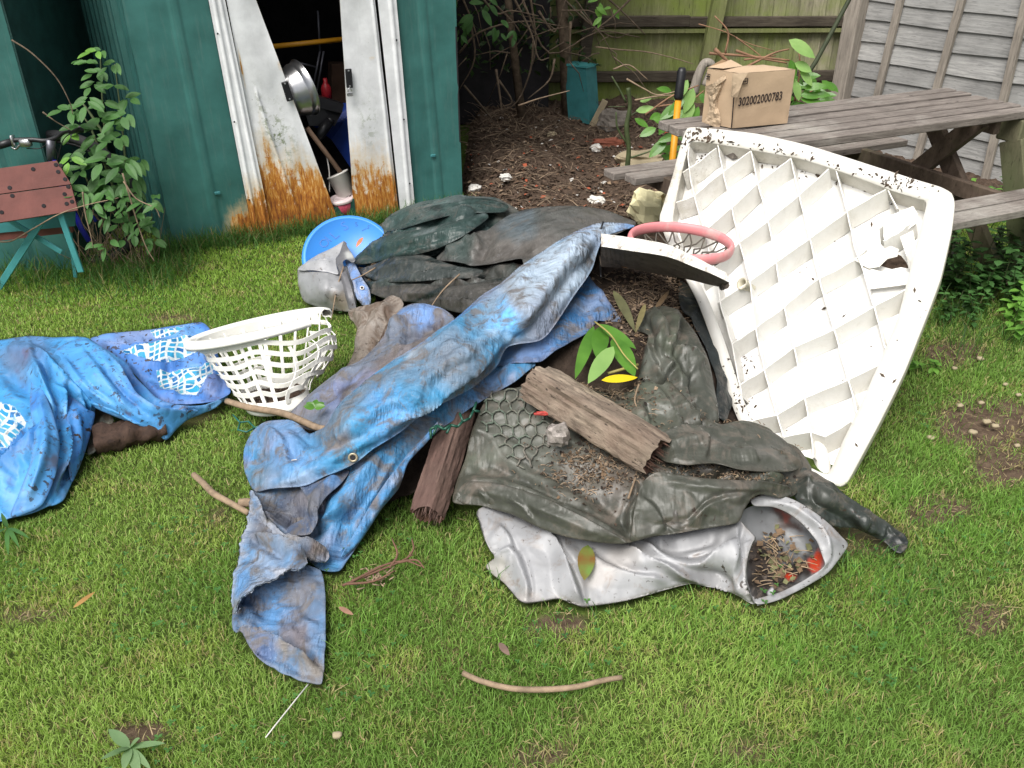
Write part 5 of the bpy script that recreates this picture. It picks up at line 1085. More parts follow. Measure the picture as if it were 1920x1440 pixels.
# ---------------------------------------------------------------- dark green tarpaulin
d1 = sheet_geo([(664, 492, .15), (672, 475, .17), (682, 459, .19), (698, 444, .21), (715, 430, .23), (744, 401, .27), (777, 383, .31), (800, 376, .33), (824, 373, .345), (852, 370, .36), (879, 369, .37), (905, 369, .38), (930, 371, .39), (955, 382, .39), (975, 398, .38), (990, 425, .36), (960, 460, .32), (900, 490, .27), (840, 505, .22), (760, 505, .19), (700, 500, .155)],
    [(780, 440, .29), (880, 410, .38), (730, 470, .21)],
    [([(672, 486), (720, 455), (790, 425), (860, 408), (905, 402)], 0.0435, 12, 's'), ([(700, 440), (760, 410), (830, 392), (900, 385)], 0.0319, 14), ([(905, 404), (860, 440), (810, 470), (760, 482), (690, 488)], 0.0435, 9, 's'), ([(730, 430), (780, 440), (840, 420)], -0.0203, 10), ([(700, 470), (760, 455), (810, 450)], -0.0232, 9), ([(900, 405), (920, 415), (915, 430)], -0.0290, 8)],
    [(.012, 45, -22, 2.5, 'r', 61), (0.008, 60, -20, 2.0, 'w', 303), (.007, 20, -20, 1.5, 'w', 62)], step=4.4, hem=.010, seed=11, back=.5, edgefade=6)
cd1 = paint(d1, (.024, .046, .042), [(830, 385, 60, (.07, .105, .10), .8, .4, -10), (890, 380, 40, (.08, .10, .10), .8), (760, 420, 50, (.03, .06, .055), .8, .5, -30), (950, 395, 30, (.09, .085, .075), .8)], var=[((.10, .12, .12), 30, .2, .5, -25, 2, 63), ((.07, .06, .05), 40, .3, .6, 0, 1, 64)], valley_shade=((.008, .014, .013), .6, .02, -.002))
d2_ = sheet_geo([(883, 498, .315), (870, 494, .315), (850, 490, .31), (819, 487, .29), (832, 470, .31), (846, 454, .335), (868, 438, .36), (890, 433, .37), (912, 432, .385), (930, 418, .395), (948, 406, .41), (970, 397, .42), (1000, 391, .435), (1050, 387, .455), (1100, 388, .465), (1141, 396, .465), (1172, 408, .46), (1192, 420, .45), (1130, 450, .44), (1080, 480, .43), (1020, 520, .42), (985, 500, .40), (977, 484, .395), (950, 488, .375), (915, 495, .34)],
    [(950, 440, .42), (1040, 420, .47), (900, 465, .36), (1060, 460, .455)],
    [([(890, 440), (900, 462), (885, 490)], 0.0270, 8, 's'), ([(835, 480), (860, 455), (885, 445)], 0.0270, 10), ([(960, 400), (930, 430), (905, 470), (890, 492)], -0.0150, 12), ([(900, 492), (960, 478), (1010, 470), (1080, 445)], -0.0180, 12), ([(1000, 396), (1060, 400), (1120, 405)], 0.0120, 14)],
    [(.007, 70, -20, 2, 'r', 71), (0.005, 80, -18, 2.0, 'w', 304), (.003, 26, -20, 1.4, 'w', 72)], step=4.6, hem=.010, seed=12, back=.5, edgefade=6)
cd2 = paint(d2_, (.095, .088, .080), [(860, 465, 40, (.035, .055, .05), .9), (980, 415, 45, (.10, .135, .16), .7), (1050, 400, 60, (.075, .08, .075), .6), (1120, 400, 40, (.09, .085, .075), .8), (950, 480, 60, (.07, .062, .055), .8, .3, -15)], var=[((.13, .12, .11), 60, .1, .5, -15, 2, 73), ((.05, .07, .065), 70, .2, .6, -15, 2, 74)], edge=((.05, .05, .048), .7, 6))
d3 = sheet_geo([(672, 500, .14), (690, 512, .145), (700, 498, .165), (730, 482, .20), (765, 474, .225), (800, 482, .24), (835, 490, .26), (870, 497, .285), (905, 500, .30), (960, 494, .34), (1010, 505, .37), (985, 530, .35), (940, 560, .32), (895, 585, .28), (861, 583, .24), (830, 575, .21), (795, 569, .18), (755, 565, .15), (715, 558, .12), (697, 545, .115), (683, 523, .12)],
    [(800, 520, .24), (900, 530, .30), (730, 520, .18), (850, 555, .235)],
    [([(690, 510), (740, 512), (800, 505), (870, 510), (940, 520)], -0.0378, 9), ([(700, 530), (770, 522), (850, 525), (920, 535)], 0.0297, 10, 's'), ([(720, 495), (760, 488), (800, 495)], 0.0243, 10), ([(780, 560), (830, 540), (880, 545), (910, 570)], 0.0351, 10, 's'), ([(800, 560), (850, 562), (890, 575)], -0.0270, 9), ([(880, 505), (930, 525), (950, 550)], 0.0203, 8, 's'), ([(845, 500), (890, 512), (960, 505)], 0.0162, 8)],
    [(.012, 36, 8, 2.6, 'r', 81), (0.007, 46, 8, 2.0, 'w', 305), (.006, 18, 8, 1.6, 'w', 82)], step=4.4, hem=.010, seed=13, edgefade=6)
cd3 = paint(d3, (.036, .048, .044), [(740, 500, 45, (.07, .085, .08), .7), (860, 565, 40, (.07, .062, .056), .9), (800, 515, 30, (.11, .10, .085), .5), (930, 520, 40, (.06, .058, .052), .7)], var=[((.10, .11, .105), 26, .2, .5, 8, 2, 83), ((.05, .04, .035), 40, .2, .6, 0, 1, 84)], valley_shade=((.010, .014, .013), .7, .02, -.002))
dl = [lobe(d1, [(664, 494, .01), (680, 470, .03), (705, 450, .045), (745, 436, .05), (800, 428, .05), (850, 414, .045), (907, 399, .035), (915, 408, .03), (895, 424, .04), (862, 446, .045), (820, 466, .045), (770, 480, .04), (720, 488, .03), (690, 494, .015)], [(760, 458, .055), (840, 435, .05)], [([(700, 470), (760, 456), (830, 440), (890, 412)], .018, 9), ([(720, 480), (780, 470), (850, 448)], .012, 6, 's')], [(.008, 34, -20, 2.4, 'w', 7)], 73),
      lobe(d3, [(672, 506, .01), (700, 496, .03), (728, 484, .04), (765, 474, .045), (800, 479, .045), (822, 488, .04), (860, 500, .035), (905, 506, .02), (890, 520, .03), (830, 524, .035), (770, 528, .035), (715, 528, .02), (690, 520, .01)], [(780, 500, .048), (840, 510, .04)], [([(700, 508), (770, 495), (850, 510)], .016, 8), ([(760, 515), (820, 512), (880, 514)], .010, 5, 's')], [(.007, 30, 5, 2, 'w', 8)], 74),
      lobe(d3, [(690, 545, .01), (730, 535, .025), (790, 532, .035), (850, 536, .04), (905, 528, .04), (960, 518, .03), (955, 540, .03), (925, 566, .03), (890, 584, .03), (861, 586, .03), (820, 576, .025), (770, 566, .02), (725, 560, .01)], [(840, 555, .06), (900, 550, .055)], [([(740, 550), (830, 550), (930, 535)], .014, 8), ([(800, 565), (850, 560), (900, 568)], .012, 5, 's')], [(.007, 30, 5, 2, 'w', 9)], 75),
      lobe(d1, [(742, 402, .0), (790, 384, .02), (850, 374, .02), (910, 372, .02), (952, 384, .015), (945, 396, .03), (905, 398, .04), (850, 402, .045), (795, 416, .045), (750, 430, .03), (725, 432, .01)], [(850, 388, .03)], [([(750, 415), (820, 395), (920, 386)], .012, 8)], [(.008, 36, -15, 2.2, 'w', 10)], 76)]
dlc = [paint(g, c0, var=[(c1_, 24, .15, .45, -20, 2.5, 60+i), ((.008, .014, .013), 30, .25, .5, -20, 2, 90+i)], edge=((.012, .018, .017), .6, 4), valley_shade=((.006, .010, .010), .8, .012, .0)) for i, (g, c0, c1_) in enumerate(zip(dl, ((.026, .050, .045), (.040, .048, .046), (.055, .052, .047), (.036, .062, .057)), ((.10, .13, .13), (.12, .12, .11), (.09, .082, .075), (.12, .15, .145))))]
dg = join_geos('dark_green_tarpaulin', [(d1, cd1), (d2_, cd2), (d3, cd3)]+list(zip(dl, dlc)), m_dgreen)
tag(dg, 'crumpled dark green tarpaulin heaped at the top of the pile near the shed', 'tarpaulin')
# ---------------------------------------------------------------- olive groundsheet
o1 = sheet_geo([(893, 789, .22), (905, 760, .245), (925, 738, .265), (965, 728, .285), (1040, 715, .30), (1130, 735, .295), (1180, 735, .29), (1194, 722, .295), (1215, 708, .30), (1250, 712, .30), (1275, 735, .29), (1301, 765, .275), (1325, 785, .26), (1352, 796, .245), (1380, 790, .24), (1398, 789, .235), (1425, 796, .225), (1444, 804, .215), (1465, 825, .20), (1490, 835, .18), (1505, 850, .16), (1521, 880, .13), (1510, 905, .13), (1490, 927, .14), (1465, 935, .15), (1444, 928, .17), (1425, 926, .18), (1409, 934, .18), (1395, 955, .17), (1383, 978, .155), (1345, 986, .15), (1301, 993, .145), (1262, 1000, .14), (1225, 1004, .135), (1174, 1018, .12), (1140, 1018, .12), (1097, 1012, .125), (1060, 1005, .125), (1021, 992, .12), (990, 978, .115), (959, 963, .11), (930, 955, .105), (903, 947, .10), (875, 946, .09), (850, 941, .09), (853, 918, .105), (860, 893, .125), (872, 863, .155), (880, 825, .19)],
    [(980, 850, .20), (1080, 900, .19), (1150, 860, .215), (1250, 850, .24), (1350, 870, .22), (1430, 870, .20), (1200, 950, .17), (950, 900, .15), (1050, 780, .26), (1320, 940, .18)],
    [([(865, 905), (930, 905), (1000, 925), (1060, 955), (1130, 990), (1170, 1012)], 0.0213, 13, 's'), ([(1185, 1005), (1180, 970), (1200, 930), (1195, 900)], 0.0319, 10, 's'), ([(1175, 1005), (1150, 960), (1090, 920), (1010, 880), (950, 850)], -0.0234, 16), ([(1205, 900), (1240, 930), (1262, 960), (1268, 990)], 0.0255, 10, 's'), ([(1260, 930), (1320, 905), (1390, 900), (1470, 905)], 0.0298, 8, 's'), ([(1270, 960), (1330, 925), (1400, 915), (1450, 925)], 0.0213, 7, 's'), ([(1245, 870), (1300, 850), (1370, 880), (1430, 890), (1480, 920)], 0.0276, 11, 's'), ([(1300, 770), (1310, 810), (1290, 850), (1270, 880)], 0.0298, 11, 's'), ([(1210, 720), (1250, 760), (1275, 800), (1270, 840)], 0.0276, 12, 's'), ([(1340, 800), (1370, 830), (1420, 860), (1450, 900)], 0.0255, 10, 's'), ([(1400, 800), (1430, 840), (1470, 860)], 0.0191, 9, 's'), ([(1260, 820), (1300, 835), (1330, 870)], -0.0266, 12), ([(1380, 860), (1340, 900), (1300, 900)], -0.0213, 10), ([(1280, 800), (1320, 800), (1350, 830)], -0.0170, 10), ([(900, 940), (970, 925), (1040, 960), (1100, 995)], 0.0170, 14), ([(880, 870), (950, 880), (1020, 910)], -0.0149, 12), ([(1195, 760), (1215, 800), (1205, 840)], 0.0213, 10, 's'), ([(960, 880), (1010, 895), (1050, 900)], 0.0149, 9), ([(1440, 830), (1480, 860), (1500, 890)], 0.0170, 8, 's')],
    [(.011, 60, 10, 2.0, 'r', 91), (0.01, 75, 15, 1.5, 'w', 306), (.005, 34, 10, 1.6, 'w', 92), (.0018, 16, 50, 1.4, 'w', 93)], step=4.6, hem=.012, seed=14, edgefade=8)
OL = (.056, .058, .046)
co1 = paint(o1, OL, [(1000, 820, 100, (.12, .125, .105), .75), (1100, 880, 60, (.14, .13, .11), .7), (1160, 900, 40, (.11, .09, .075), .7), (1230, 760, 50, (.10, .11, .085), .6), (1240, 950, 50, (.10, .09, .085), .6), (1390, 820, 20, (.17, .13, .095), .8), (1350, 890, 60, (.08, .065, .05), .5, .3, 0), (1480, 850, 30, (.09, .075, .055), .8), (1320, 960, 50, (.075, .06, .045), .6)], var=[((.085, .095, .07), 70, .0, .5, 10, 2, 94), ((.11, .095, .08), 40, .25, .55, 0, 1, 95)], edge=((.07, .062, .045), .6, 6), valley_shade=((.016, .018, .013), .75, .018, -.002))
o2 = sheet_geo([(1172, 610, .32), (1190, 595, .34), (1205, 585, .355), (1222, 577, .365), (1243, 574, .37), (1258, 577, .37), (1272, 583, .365), (1286, 600, .355), (1300, 618, .34), (1314, 645, .32), (1326, 670, .30), (1334, 700, .28), (1341, 735, .25), (1346, 775, .22), (1345, 792, .21), (1322, 790, .22), (1300, 782, .24), (1280, 765, .255), (1262, 742, .275), (1248, 727, .285), (1225, 724, .29), (1203, 727, .29), (1194, 745, .28), (1190, 735, .285), (1196, 712, .30), (1204, 680, .32), (1209, 655, .335), (1216, 630, .345), (1200, 622, .335), (1185, 622, .325)],
    [(1260, 650, .36), (1240, 610, .375), (1300, 700, .31)],
    [([(1225, 580), (1240, 610), (1248, 640), (1235, 680)], 0.0390, 9, 's'), ([(1270, 590), (1262, 640), (1250, 670)], 0.0338, 9, 's'), ([(1245, 640), (1290, 660), (1320, 690)], 0.0312, 10, 's'), ([(1220, 640), (1225, 680), (1240, 715)], 0.0312, 8, 's'), ([(1265, 680), (1250, 700), (1240, 722)], 0.0286, 7, 's'), ([(1295, 690), (1285, 740), (1300, 775)], 0.0260, 10, 's'), ([(1215, 612), (1232, 650)], -0.0260, 9), ([(1270, 650), (1290, 700), (1290, 740)], -0.0234, 10)],
    [(.010, 45, 70, 2, 'r', 96), (0.009, 45, 70, 1.5, 'w', 307), (.004, 22, 70, 1.4, 'w', 97)], step=4.2, hem=.010, seed=15, edgefade=5)
co2 = paint(o2, (.058, .062, .05), [(1235, 690, 25, (.13, .135, .115), .7), (1230, 640, 20, (.09, .09, .075), .7)], var=[((.085, .095, .07), 50, .0, .5, 70, 2, 98)], edge=((.05, .045, .035), .6, 5))
o3 = sheet_geo([(1480, 903, .14), (1492, 888, .15), (1506, 879, .155), (1530, 890, .15), (1557, 905, .14), (1582, 926, .13), (1608, 946, .115), (1635, 962, .10), (1659, 977, .08), (1678, 990, .065), (1695, 1002, .05), (1700, 1014, .035), (1699, 1028, .03), (1689, 1037, .025), (1678, 1034, .03), (1660, 1018, .03), (1635, 1003, .04), (1608, 992, .05), (1580, 988, .07), (1557, 984, .08), (1530, 968, .10), (1506, 955, .11), (1490, 930, .125)],
    [(1540, 940, .15), (1620, 975, .10)],
    [([(1495, 900), (1540, 925), (1600, 965), (1660, 1005)], .02, 12), ([(1500, 930), (1545, 955), (1600, 985)], -.012, 8), ([(1520, 890), (1515, 930), (1530, 965)], .012, 8, 's'), ([(1625, 965), (1615, 990)], .01, 6, 's'), ([(1660, 985), (1655, 1010)], .01, 5, 's')],
    [(.006, 30, 35, 2.2, 'r', 99), (.003, 15, 35, 1.4, 'w', 90)], step=3.8, hem=.010, seed=16)
co3 = paint(o3, (.030, .037, .032), [(1680, 1020, 30, (.012, .016, .016), .9), (1530, 940, 30, (.045, .05, .04), .6)], var=[((.06, .062, .055), 35, .1, .5, 35, 2, 89)])
oll = [lobe(o1, [(1184, 1014, .01), (1186, 985, .025), (1192, 945, .035), (1205, 905, .04), (1232, 885, .04), (1270, 890, .035), (1320, 897, .04), (1370, 900, .045), (1430, 903, .045), (1478, 912, .035), (1486, 926, .02), (1465, 934, .015), (1444, 929, .015), (1425, 927, .015), (1409, 935, .012), (1395, 955, .01), (1383, 979, .008), (1345, 987, .008), (1301, 994, .008), (1262, 1001, .008), (1225, 1005, .008)], [(1260, 930, .028), (1380, 920, .03)], [([(1200, 930), (1230, 960), (1250, 995)], .012, 8, 's'), ([(1240, 900), (1330, 915), (1460, 915)], .012, 8), ([(1290, 985), (1330, 945), (1400, 925)], .016, 7, 's')], [(.011, 34, 10, 1.6, 'w', 7), (.002, 16, 40, 1.4, 'w', 17)], 81),
       lobe(o1, [(1222, 828, .01), (1250, 808, .03), (1290, 796, .04), (1335, 800, .035), (1375, 793, .03), (1410, 795, .02), (1452, 812, .015), (1490, 842, .01), (1505, 866, .01), (1488, 882, .035), (1440, 884, .045), (1390, 880, .045), (1340, 868, .045), (1290, 872, .045), (1250, 866, .035), (1228, 850, .02)], [(1330, 830, .03), (1430, 850, .03)], [([(1240, 840), (1310, 826), (1390, 850), (1470, 866)], .014, 9), ([(1300, 800), (1325, 830), (1320, 862)], .014, 7, 's'), ([(1375, 800), (1395, 835), (1425, 875)], .014, 7, 's')], [(.011, 34, 20, 1.6, 'w', 8), (.002, 16, 50, 1.4, 'w', 18)], 82),
       lobe(o1, [(852, 930, .005), (875, 905, .02), (920, 905, .03), (975, 918, .035), (1030, 938, .035), (1085, 965, .035), (1135, 992, .03), (1174, 1017, .02), (1140, 1019, .008), (1097, 1013, .008), (1060, 1006, .008), (1021, 993, .008), (990, 979, .008), (959, 964, .008), (930, 956, .008), (903, 948, .008), (870, 944, .008)], [(960, 935, .022), (1060, 975, .024)], [([(880, 925), (960, 935), (1050, 970), (1140, 1008)], .012, 10), ([(900, 915), (915, 935), (910, 945)], .010, 5, 's'), ([(960, 925), (985, 950), (1000, 975)], .010, 6, 's')], [(.009, 36, 15, 1.8, 'w', 9), (.002, 16, 40, 1.4, 'w', 19)], 83)]
olc = [paint(g, (.060, .063, .050), [(1390, 895, 60, (.11, .095, .08), .5, .3, 0)], var=[((.11, .108, .095), 50, .05, .5, 10, 2, 70+i)], edge=((.045, .04, .03), .6, 4), valley_shade=((.018, .02, .015), .7, .012, .0)) for i, g in enumerate(oll)]
ol = join_geos('olive_groundsheet', [(o1, co1), (o2, co2), (o3, co3)]+list(zip(oll, olc)), m_olive)
tag(ol, 'muddy olive green groundsheet spread over the front right of the pile', 'groundsheet')
# plain dark cover sheet between the hoop board and the white panel
k1_ = sheet_geo([(1275, 530, .28), (1300, 545, .28), (1320, 570, .26), (1345, 600, .22), (1362, 650, .18), (1368, 700, .14), (1372, 750, .11), (1360, 790, .10), (1345, 780, .12), (1338, 720, .16), (1325, 660, .22), (1300, 610, .28), (1275, 570, .31)], [], [([(1290, 540), (1330, 600), (1350, 680), (1355, 760)], .02, 10, 's')], [(.008, 30, 60, 2, 'r', 44)], step=4.5, seed=17)
tag(join_geos('black_plastic_sheet', [(k1_, paint(k1_, (.022, .028, .028), var=[((.06, .06, .055), 30, .1, .5, 60, 2, 9)]))], m_dgreen), 'black plastic sheet tucked against the left edge of the white panel', 'plastic sheet')
# ---------------------------------------------------------------- silver vinyl sheet
SV = (.30, .303, .312)
s1 = sheet_geo([(897, 955, .10), (900, 980, .09), (908, 1008, .07), (918, 1030, .055), (929, 1046, .045), (920, 1052, .03), (911, 1062, .02), (925, 1078, .02), (944, 1092, .02), (960, 1110, .02), (972, 1124, .02), (985, 1130, .02), (1015, 1127, .02), (1046, 1122, .02), (1070, 1130, .02), (1092, 1137, .02), (1130, 1133, .02), (1174, 1126, .02), (1215, 1115, .02), (1250, 1105, .02), (1280, 1097, .02), (1307, 1093, .02), (1347, 1097, .02), (1370, 1106, .02), (1388, 1118, .02), (1402, 1128, .025), (1414, 1132, .03), (1404, 1108, .06), (1398, 1085, .08), (1402, 1045, .10), (1410, 1020, .115), (1416, 1008, .125), (1402, 992, .13), (1385, 975, .14), (1350, 965, .12), (1250, 960, .10), (1150, 970, .09), (1050, 950, .09), (960, 930, .09)],
    [(1000, 1070, .055), (1080, 1080, .05), (1180, 1080, .055), (1290, 1050, .085), (1360, 1050, .10), (960, 1020, .075)],
    [([(918, 1060), (935, 1040), (960, 1035), (975, 1055), (990, 1100), (985, 1128)], .018, 9, 's'), ([(1000, 985), (1040, 1020), (1062, 1060), (1080, 1105), (1092, 1135)], .030, 9, 's'), ([(1160, 1015), (1210, 1050), (1270, 1070), (1340, 1090), (1390, 1105)], .030, 12, 's'), ([(1200, 1010), (1240, 1045), (1300, 1055), (1350, 1035), (1390, 1020)], .034, 13, 's'), ([(1190, 1030), (1260, 1085), (1310, 1088)], -.018, 12), ([(1220, 1008), (1280, 1022), (1360, 1000)], -.026, 12), ([(1385, 980), (1380, 1030), (1385, 1080), (1405, 1120)], .024, 9, 's'), ([(1090, 1030), (1130, 1060), (1190, 1080), (1250, 1090)], .020, 11, 's'), ([(930, 985), (955, 1010), (960, 1040)], .014, 9, 's'), ([(1060, 1010), (1090, 1030), (1100, 1060)], -.012, 14)],
    [(.005, 110, 10, 2.5, 'n', 101), (.0015, 50, 20, 2.5, 'w', 102)], step=4.2, hem=.012, seed=18, edgefade=4)
cs1 = paint(s1, SV, [(1120, 1080, 30, (.28, .24, .21), .4), (1160, 1040, 40, (.33, .30, .27), .5), (930, 1070, 30, (.36, .34, .30), .7), (990, 1120, 20, (.25, .21, .18), .4)], var=[((.22, .22, .225), 60, .0, .5, 20, 2, 103)], edge=((.22, .19, .16), .45, 5))
s2 = sheet_geo([(1385, 970, .10), (1420, 945, .11), (1460, 945, .10), (1500, 965, .08), (1530, 1000, .05), (1555, 1040, .02), (1545, 1075, .012), (1500, 1100, .012), (1465, 1115, .012), (1420, 1125, .012), (1400, 1110, .015), (1398, 1060, .03)], [(1470, 1040, .02), (1440, 990, .05)], [], [(.005, 30, 0, 1, 'n', 4)], step=4, hem=0, seed=19)
cs2 = paint(s2, (.20, .205, .21), [(1440, 1095, 60, (.02, .016, .013), 1.), (1425, 1050, 40, (.04, .03, .024), 1.), (1500, 1065, 48, (.02, .016, .014), 1., .6, -30), (1540, 1056, 18, (.50, .045, .012), 1.), (1476, 1080, 11, (.5, .04, .012), 1.), (1449, 1107, 10, (.6, .6, .62), 1.), (1480, 975, 40, (.06, .035, .028), .9, .35, 30), (1470, 965, 16, (.25, .05, .03), .6, .4, 30)])
s3 = sheet_geo([(1409, 936, .155), (1435, 928, .165), (1465, 930, .165), (1487, 937, .16), (1506, 947, .155), (1532, 964, .14), (1557, 984, .115), (1575, 1003, .10), (1590, 1022, .075), (1572, 1050, .055), (1552, 1074, .035), (1510, 1100, .02), (1465, 1122, .015), (1440, 1130, .015), (1420, 1132, .02), (1414, 1124, .02), (1440, 1117, .02), (1465, 1110, .02), (1505, 1090, .03), (1534, 1072, .045), (1545, 1060, .055), (1541, 1040, .075), (1532, 1015, .095), (1515, 993, .11), (1497, 975, .12), (1475, 960, .13), (1448, 950, .14), (1415, 948, .145)],
    [(1560, 1020, .10)], [([(1430, 938), (1490, 952), (1540, 990), (1568, 1030)], .010, 9), ([(1510, 960), (1545, 1000), (1556, 1040), (1540, 1070)], .010, 6, 's')], [(.002, 40, 20, 2, 'n', 105)], step=3.8, hem=.007, seed=20)
cs3 = paint(s3, SV, var=[((.22, .22, .23), 40, .1, .6, 20, 2, 106)], edge=((.3, .28, .25), .3, 3))
sv = join_geos('silver_vinyl_sheet', [(s1, cs1), (s2, cs2), (s3, cs3)], m_silver)
tag(sv, 'shiny silver vinyl sheet folded open on the grass at the front of the pile', 'vinyl sheet')
# litter inside the open fold
mb = MB()
for i in range(230):
    px = random.gauss(1455, 32); py = random.gauss(1055, 30)
    if not inpoly(np.array([px]), np.array([py]), [(1402, 1000), (1450, 985), (1520, 1010), (1545, 1050), (1530, 1068), (1460, 1105), (1410, 1115)])[0]: continue
    p, _ = on(s2, px, py, .004+.01*random.random()); s_ = random.uniform(.004, .013); a = random.uniform(0, 6.28)
    if random.random() < .35: d_ = np.array([math.cos(a), math.sin(a), random.uniform(-.1, .3)])*s_*random.uniform(2, 5); mb.tube([p, p+d_*.5+UP*.002, p+d_], [.0018, .0009], 4, 2)
    else:
        u_ = np.array([math.cos(a), math.sin(a), random.uniform(-.5, .5)])*s_; v_ = np.array([-math.sin(a), math.cos(a), random.uniform(-.5, .5)])*s_*random.uniform(.4, 1); mb.add([p-u_, p+v_+UP*s_*.4, p+u_, p-v_], [[0, 1, 2], [0, 2, 3]], random.choice((0, 0, 1, 3)))
m_l1 = simple('brown_leaf_litter', (.13, .085, .05), .9, .5); m_l2 = simple('olive_leaf_litter', (.13, .13, .06), .9, .5); m_l3 = simple('twig_litter', (.26, .19, .12), .9, .4); m_l4 = simple('black_soil_litter', (.025, .018, .014), .95, .5)
tag(mb.build('leaf_scraps', [m_l1, m_l2, m_l3, m_l4]), 'dead leaf scraps and soil inside the open silver vinyl fold', 'litter', kind='stuff')
def flatleaf(name, px0, py0, px1, py1, wpx, z0, z1, mat, lab, cat='leaf', geo=None, bend=.05, parent=None, group=None):
    a_ = on(geo, px0, py0, .012)[0] if geo else G(px0, py0, z0); b_ = on(geo, px1, py1, .014)[0] if geo else G(px1, py1, z1)
    n_ = nrm(np.array([0, -.5, .9])) if geo is None else on(geo, (px0+px1)/2, (py0+py1)/2)[1]
    L_ = float(np.linalg.norm(b_-a_)); w_ = wpx/FPX*float(np.linalg.norm(a_-CAM)); mb = MB(); mb.leaf(a_, b_-a_, n_, L_, w_, bend, .12, 0, 8)
    o = mb.build(name, mat, parent, True); return o if parent is not None else tag(o, lab, cat, group)
m_leafhalf = mat_leaf('browning_leaf', (.22, .09, .03), (.16, .26, .06), .4, 14)
flatleaf('laurel_leaf', 1102, 1022, 1096, 1085, 36, .095, .085, m_leafhalf, 'green laurel leaf with a brown edge on the silver vinyl')
# ---------------------------------------------------------------- silver cuff at the upper left
f1 = sheet_geo([(559, 505, .13), (575, 509, .145), (600, 510, .16), (620, 512, .165), (640, 505, .165), (650, 498, .16), (658, 520, .13), (664, 545, .10), (668, 570, .06), (664, 583, .03), (650, 584, .02), (635, 583, .02), (610, 578, .02), (592, 574, .02), (575, 567, .02), (566, 557, .03), (560, 535, .07)], [(600, 545, .12), (640, 545, .12)], [([(615, 515), (612, 545), (610, 575)], .006, 8, 's'), ([(562, 520), (575, 545), (585, 570)], .008, 10)], [(.003, 40, 0, 1, 'n', 3)], step=4, hem=.008, seed=31)
cf1 = paint(f1, (.26, .265, .275), [(640, 565, 22, (.22, .18, .13), .8), (570, 530, 25, (.34, .35, .37), .6)], var=[((.36, .36, .37), 30, .1, .5, 0, 1, 7)])
f2 = sheet_geo([(558, 505, .14), (568, 494, .155), (582, 484, .17), (600, 475, .19), (626, 463, .22), (645, 452, .24), (649, 460, .22), (638, 474, .20), (630, 486, .19), (631, 500, .18), (634, 514, .165), (612, 510, .165), (590, 508, .16), (572, 508, .15)], [(600, 490, .20)], [([(565, 503), (590, 492), (628, 488)], .012, 8, 's')], [(.002, 30, 0, 1, 'n', 3)], step=3.6, hem=.006, seed=32)
cf2 = paint(f2, (.34, .345, .36))
f3 = sheet_geo([(645, 452, .245), (652, 464, .23), (659, 475, .22), (666, 488, .205), (660, 492, .20), (650, 486, .20), (642, 492, .195), (650, 515, .17), (658, 540, .135), (663, 560, .10), (668, 582, .05), (656, 582, .05), (650, 560, .09), (645, 535, .125), (638, 512, .16), (629, 488, .19), (637, 474, .21)], [], [([(634, 490), (648, 525), (660, 575)], .010, 5, 's')], [], step=3.4, hem=.005, seed=33)
cf3 = paint(f3, (.12, .12, .13), [(655, 475, 12, (.42, .43, .42), .9)])
cuff = join_geos('silver_vinyl_offcut', [(f1, cf1), (f2, cf2), (f3, cf3)], m_silver); tag(cuff, 'silver vinyl offcut rolled over on the grass beside the blue lid', 'vinyl sheet')
f4 = sheet_geo([(648, 490, .17), (660, 488, .18), (668, 500, .175), (675, 515, .165), (684, 530, .15), (692, 545, .13), (696, 562, .10), (692, 573, .07), (680, 572, .07), (670, 560, .09), (664, 535, .125), (656, 512, .15)], [], [([(655, 495), (675, 535), (682, 570)], .008, 7, 's')], [(.005, 20, 60, 2, 'r', 5)], step=3.4, hem=.006, seed=34)
ft = join_geos('blue_tarp_strip', [(f4, paint(f4, (.16, .27, .52), var=[((.34, .38, .5), 20, 0, .5, 60, 2, 3)], edge=((.35, .36, .36), .6, 3)))], m_tarp); tag(ft, 'narrow blue tarpaulin strip with an eyelet beside the silver offcut', 'tarpaulin strip')
p_, n_ = on(f4, 680, 540, .003); mb = MB(); mb.lathe(p_, [(.006, .002), (.009, .003), (.010, 0)], 16, n_); mb.build('eyelet', m_white, ft, True); mb = MB(); mb.lathe(p_, [(.0, .001), (.006, .001)], 12, n_); mb.build('eyelet_hole', m_dark, ft)
# torn grey bag
f5 = sheet_geo([(655, 584, .10), (668, 577, .13), (690, 572, .15), (712, 566, .17), (733, 556, .19), (750, 560, .20), (757, 572, .20), (750, 592, .19), (737, 612, .17), (722, 632, .15), (705, 655, .13), (690, 674, .11), (676, 690, .09), (655, 700, .06), (640, 705, .04), (655, 680, .05), (668, 655, .07), (675, 630, .08), (668, 608, .09), (658, 598, .09)], [], [([(662, 588), (700, 590), (735, 570)], 0.0210, 7, 's'), ([(745, 575), (715, 620), (680, 670)], 0.0300, 6, 's'), ([(725, 580), (700, 620), (675, 665)], 0.0240, 6, 's'), ([(730, 590), (705, 630), (685, 665)], -0.0450, 8), ([(690, 580), (685, 620), (670, 660)], 0.0150, 6, 's')], [(.006, 22, -60, 2.5, 'r', 6)], step=3.6, hem=.006, seed=35)
tag(join_geos('torn_bag', [(f5, paint(f5, (.24, .205, .175), [(712, 630, 26, (.06, .035, .022), .95, .4, -60), (735, 585, 16, (.08, .05, .035), .9), (700, 650, 20, (.3, .27, .23), .5, .3, -60)], var=[((.32, .29, .26), 20, .1, .5, -60, 2, 8)]))], m_bag), 'torn grey beige bag full of soil behind the laundry basket', 'bag')
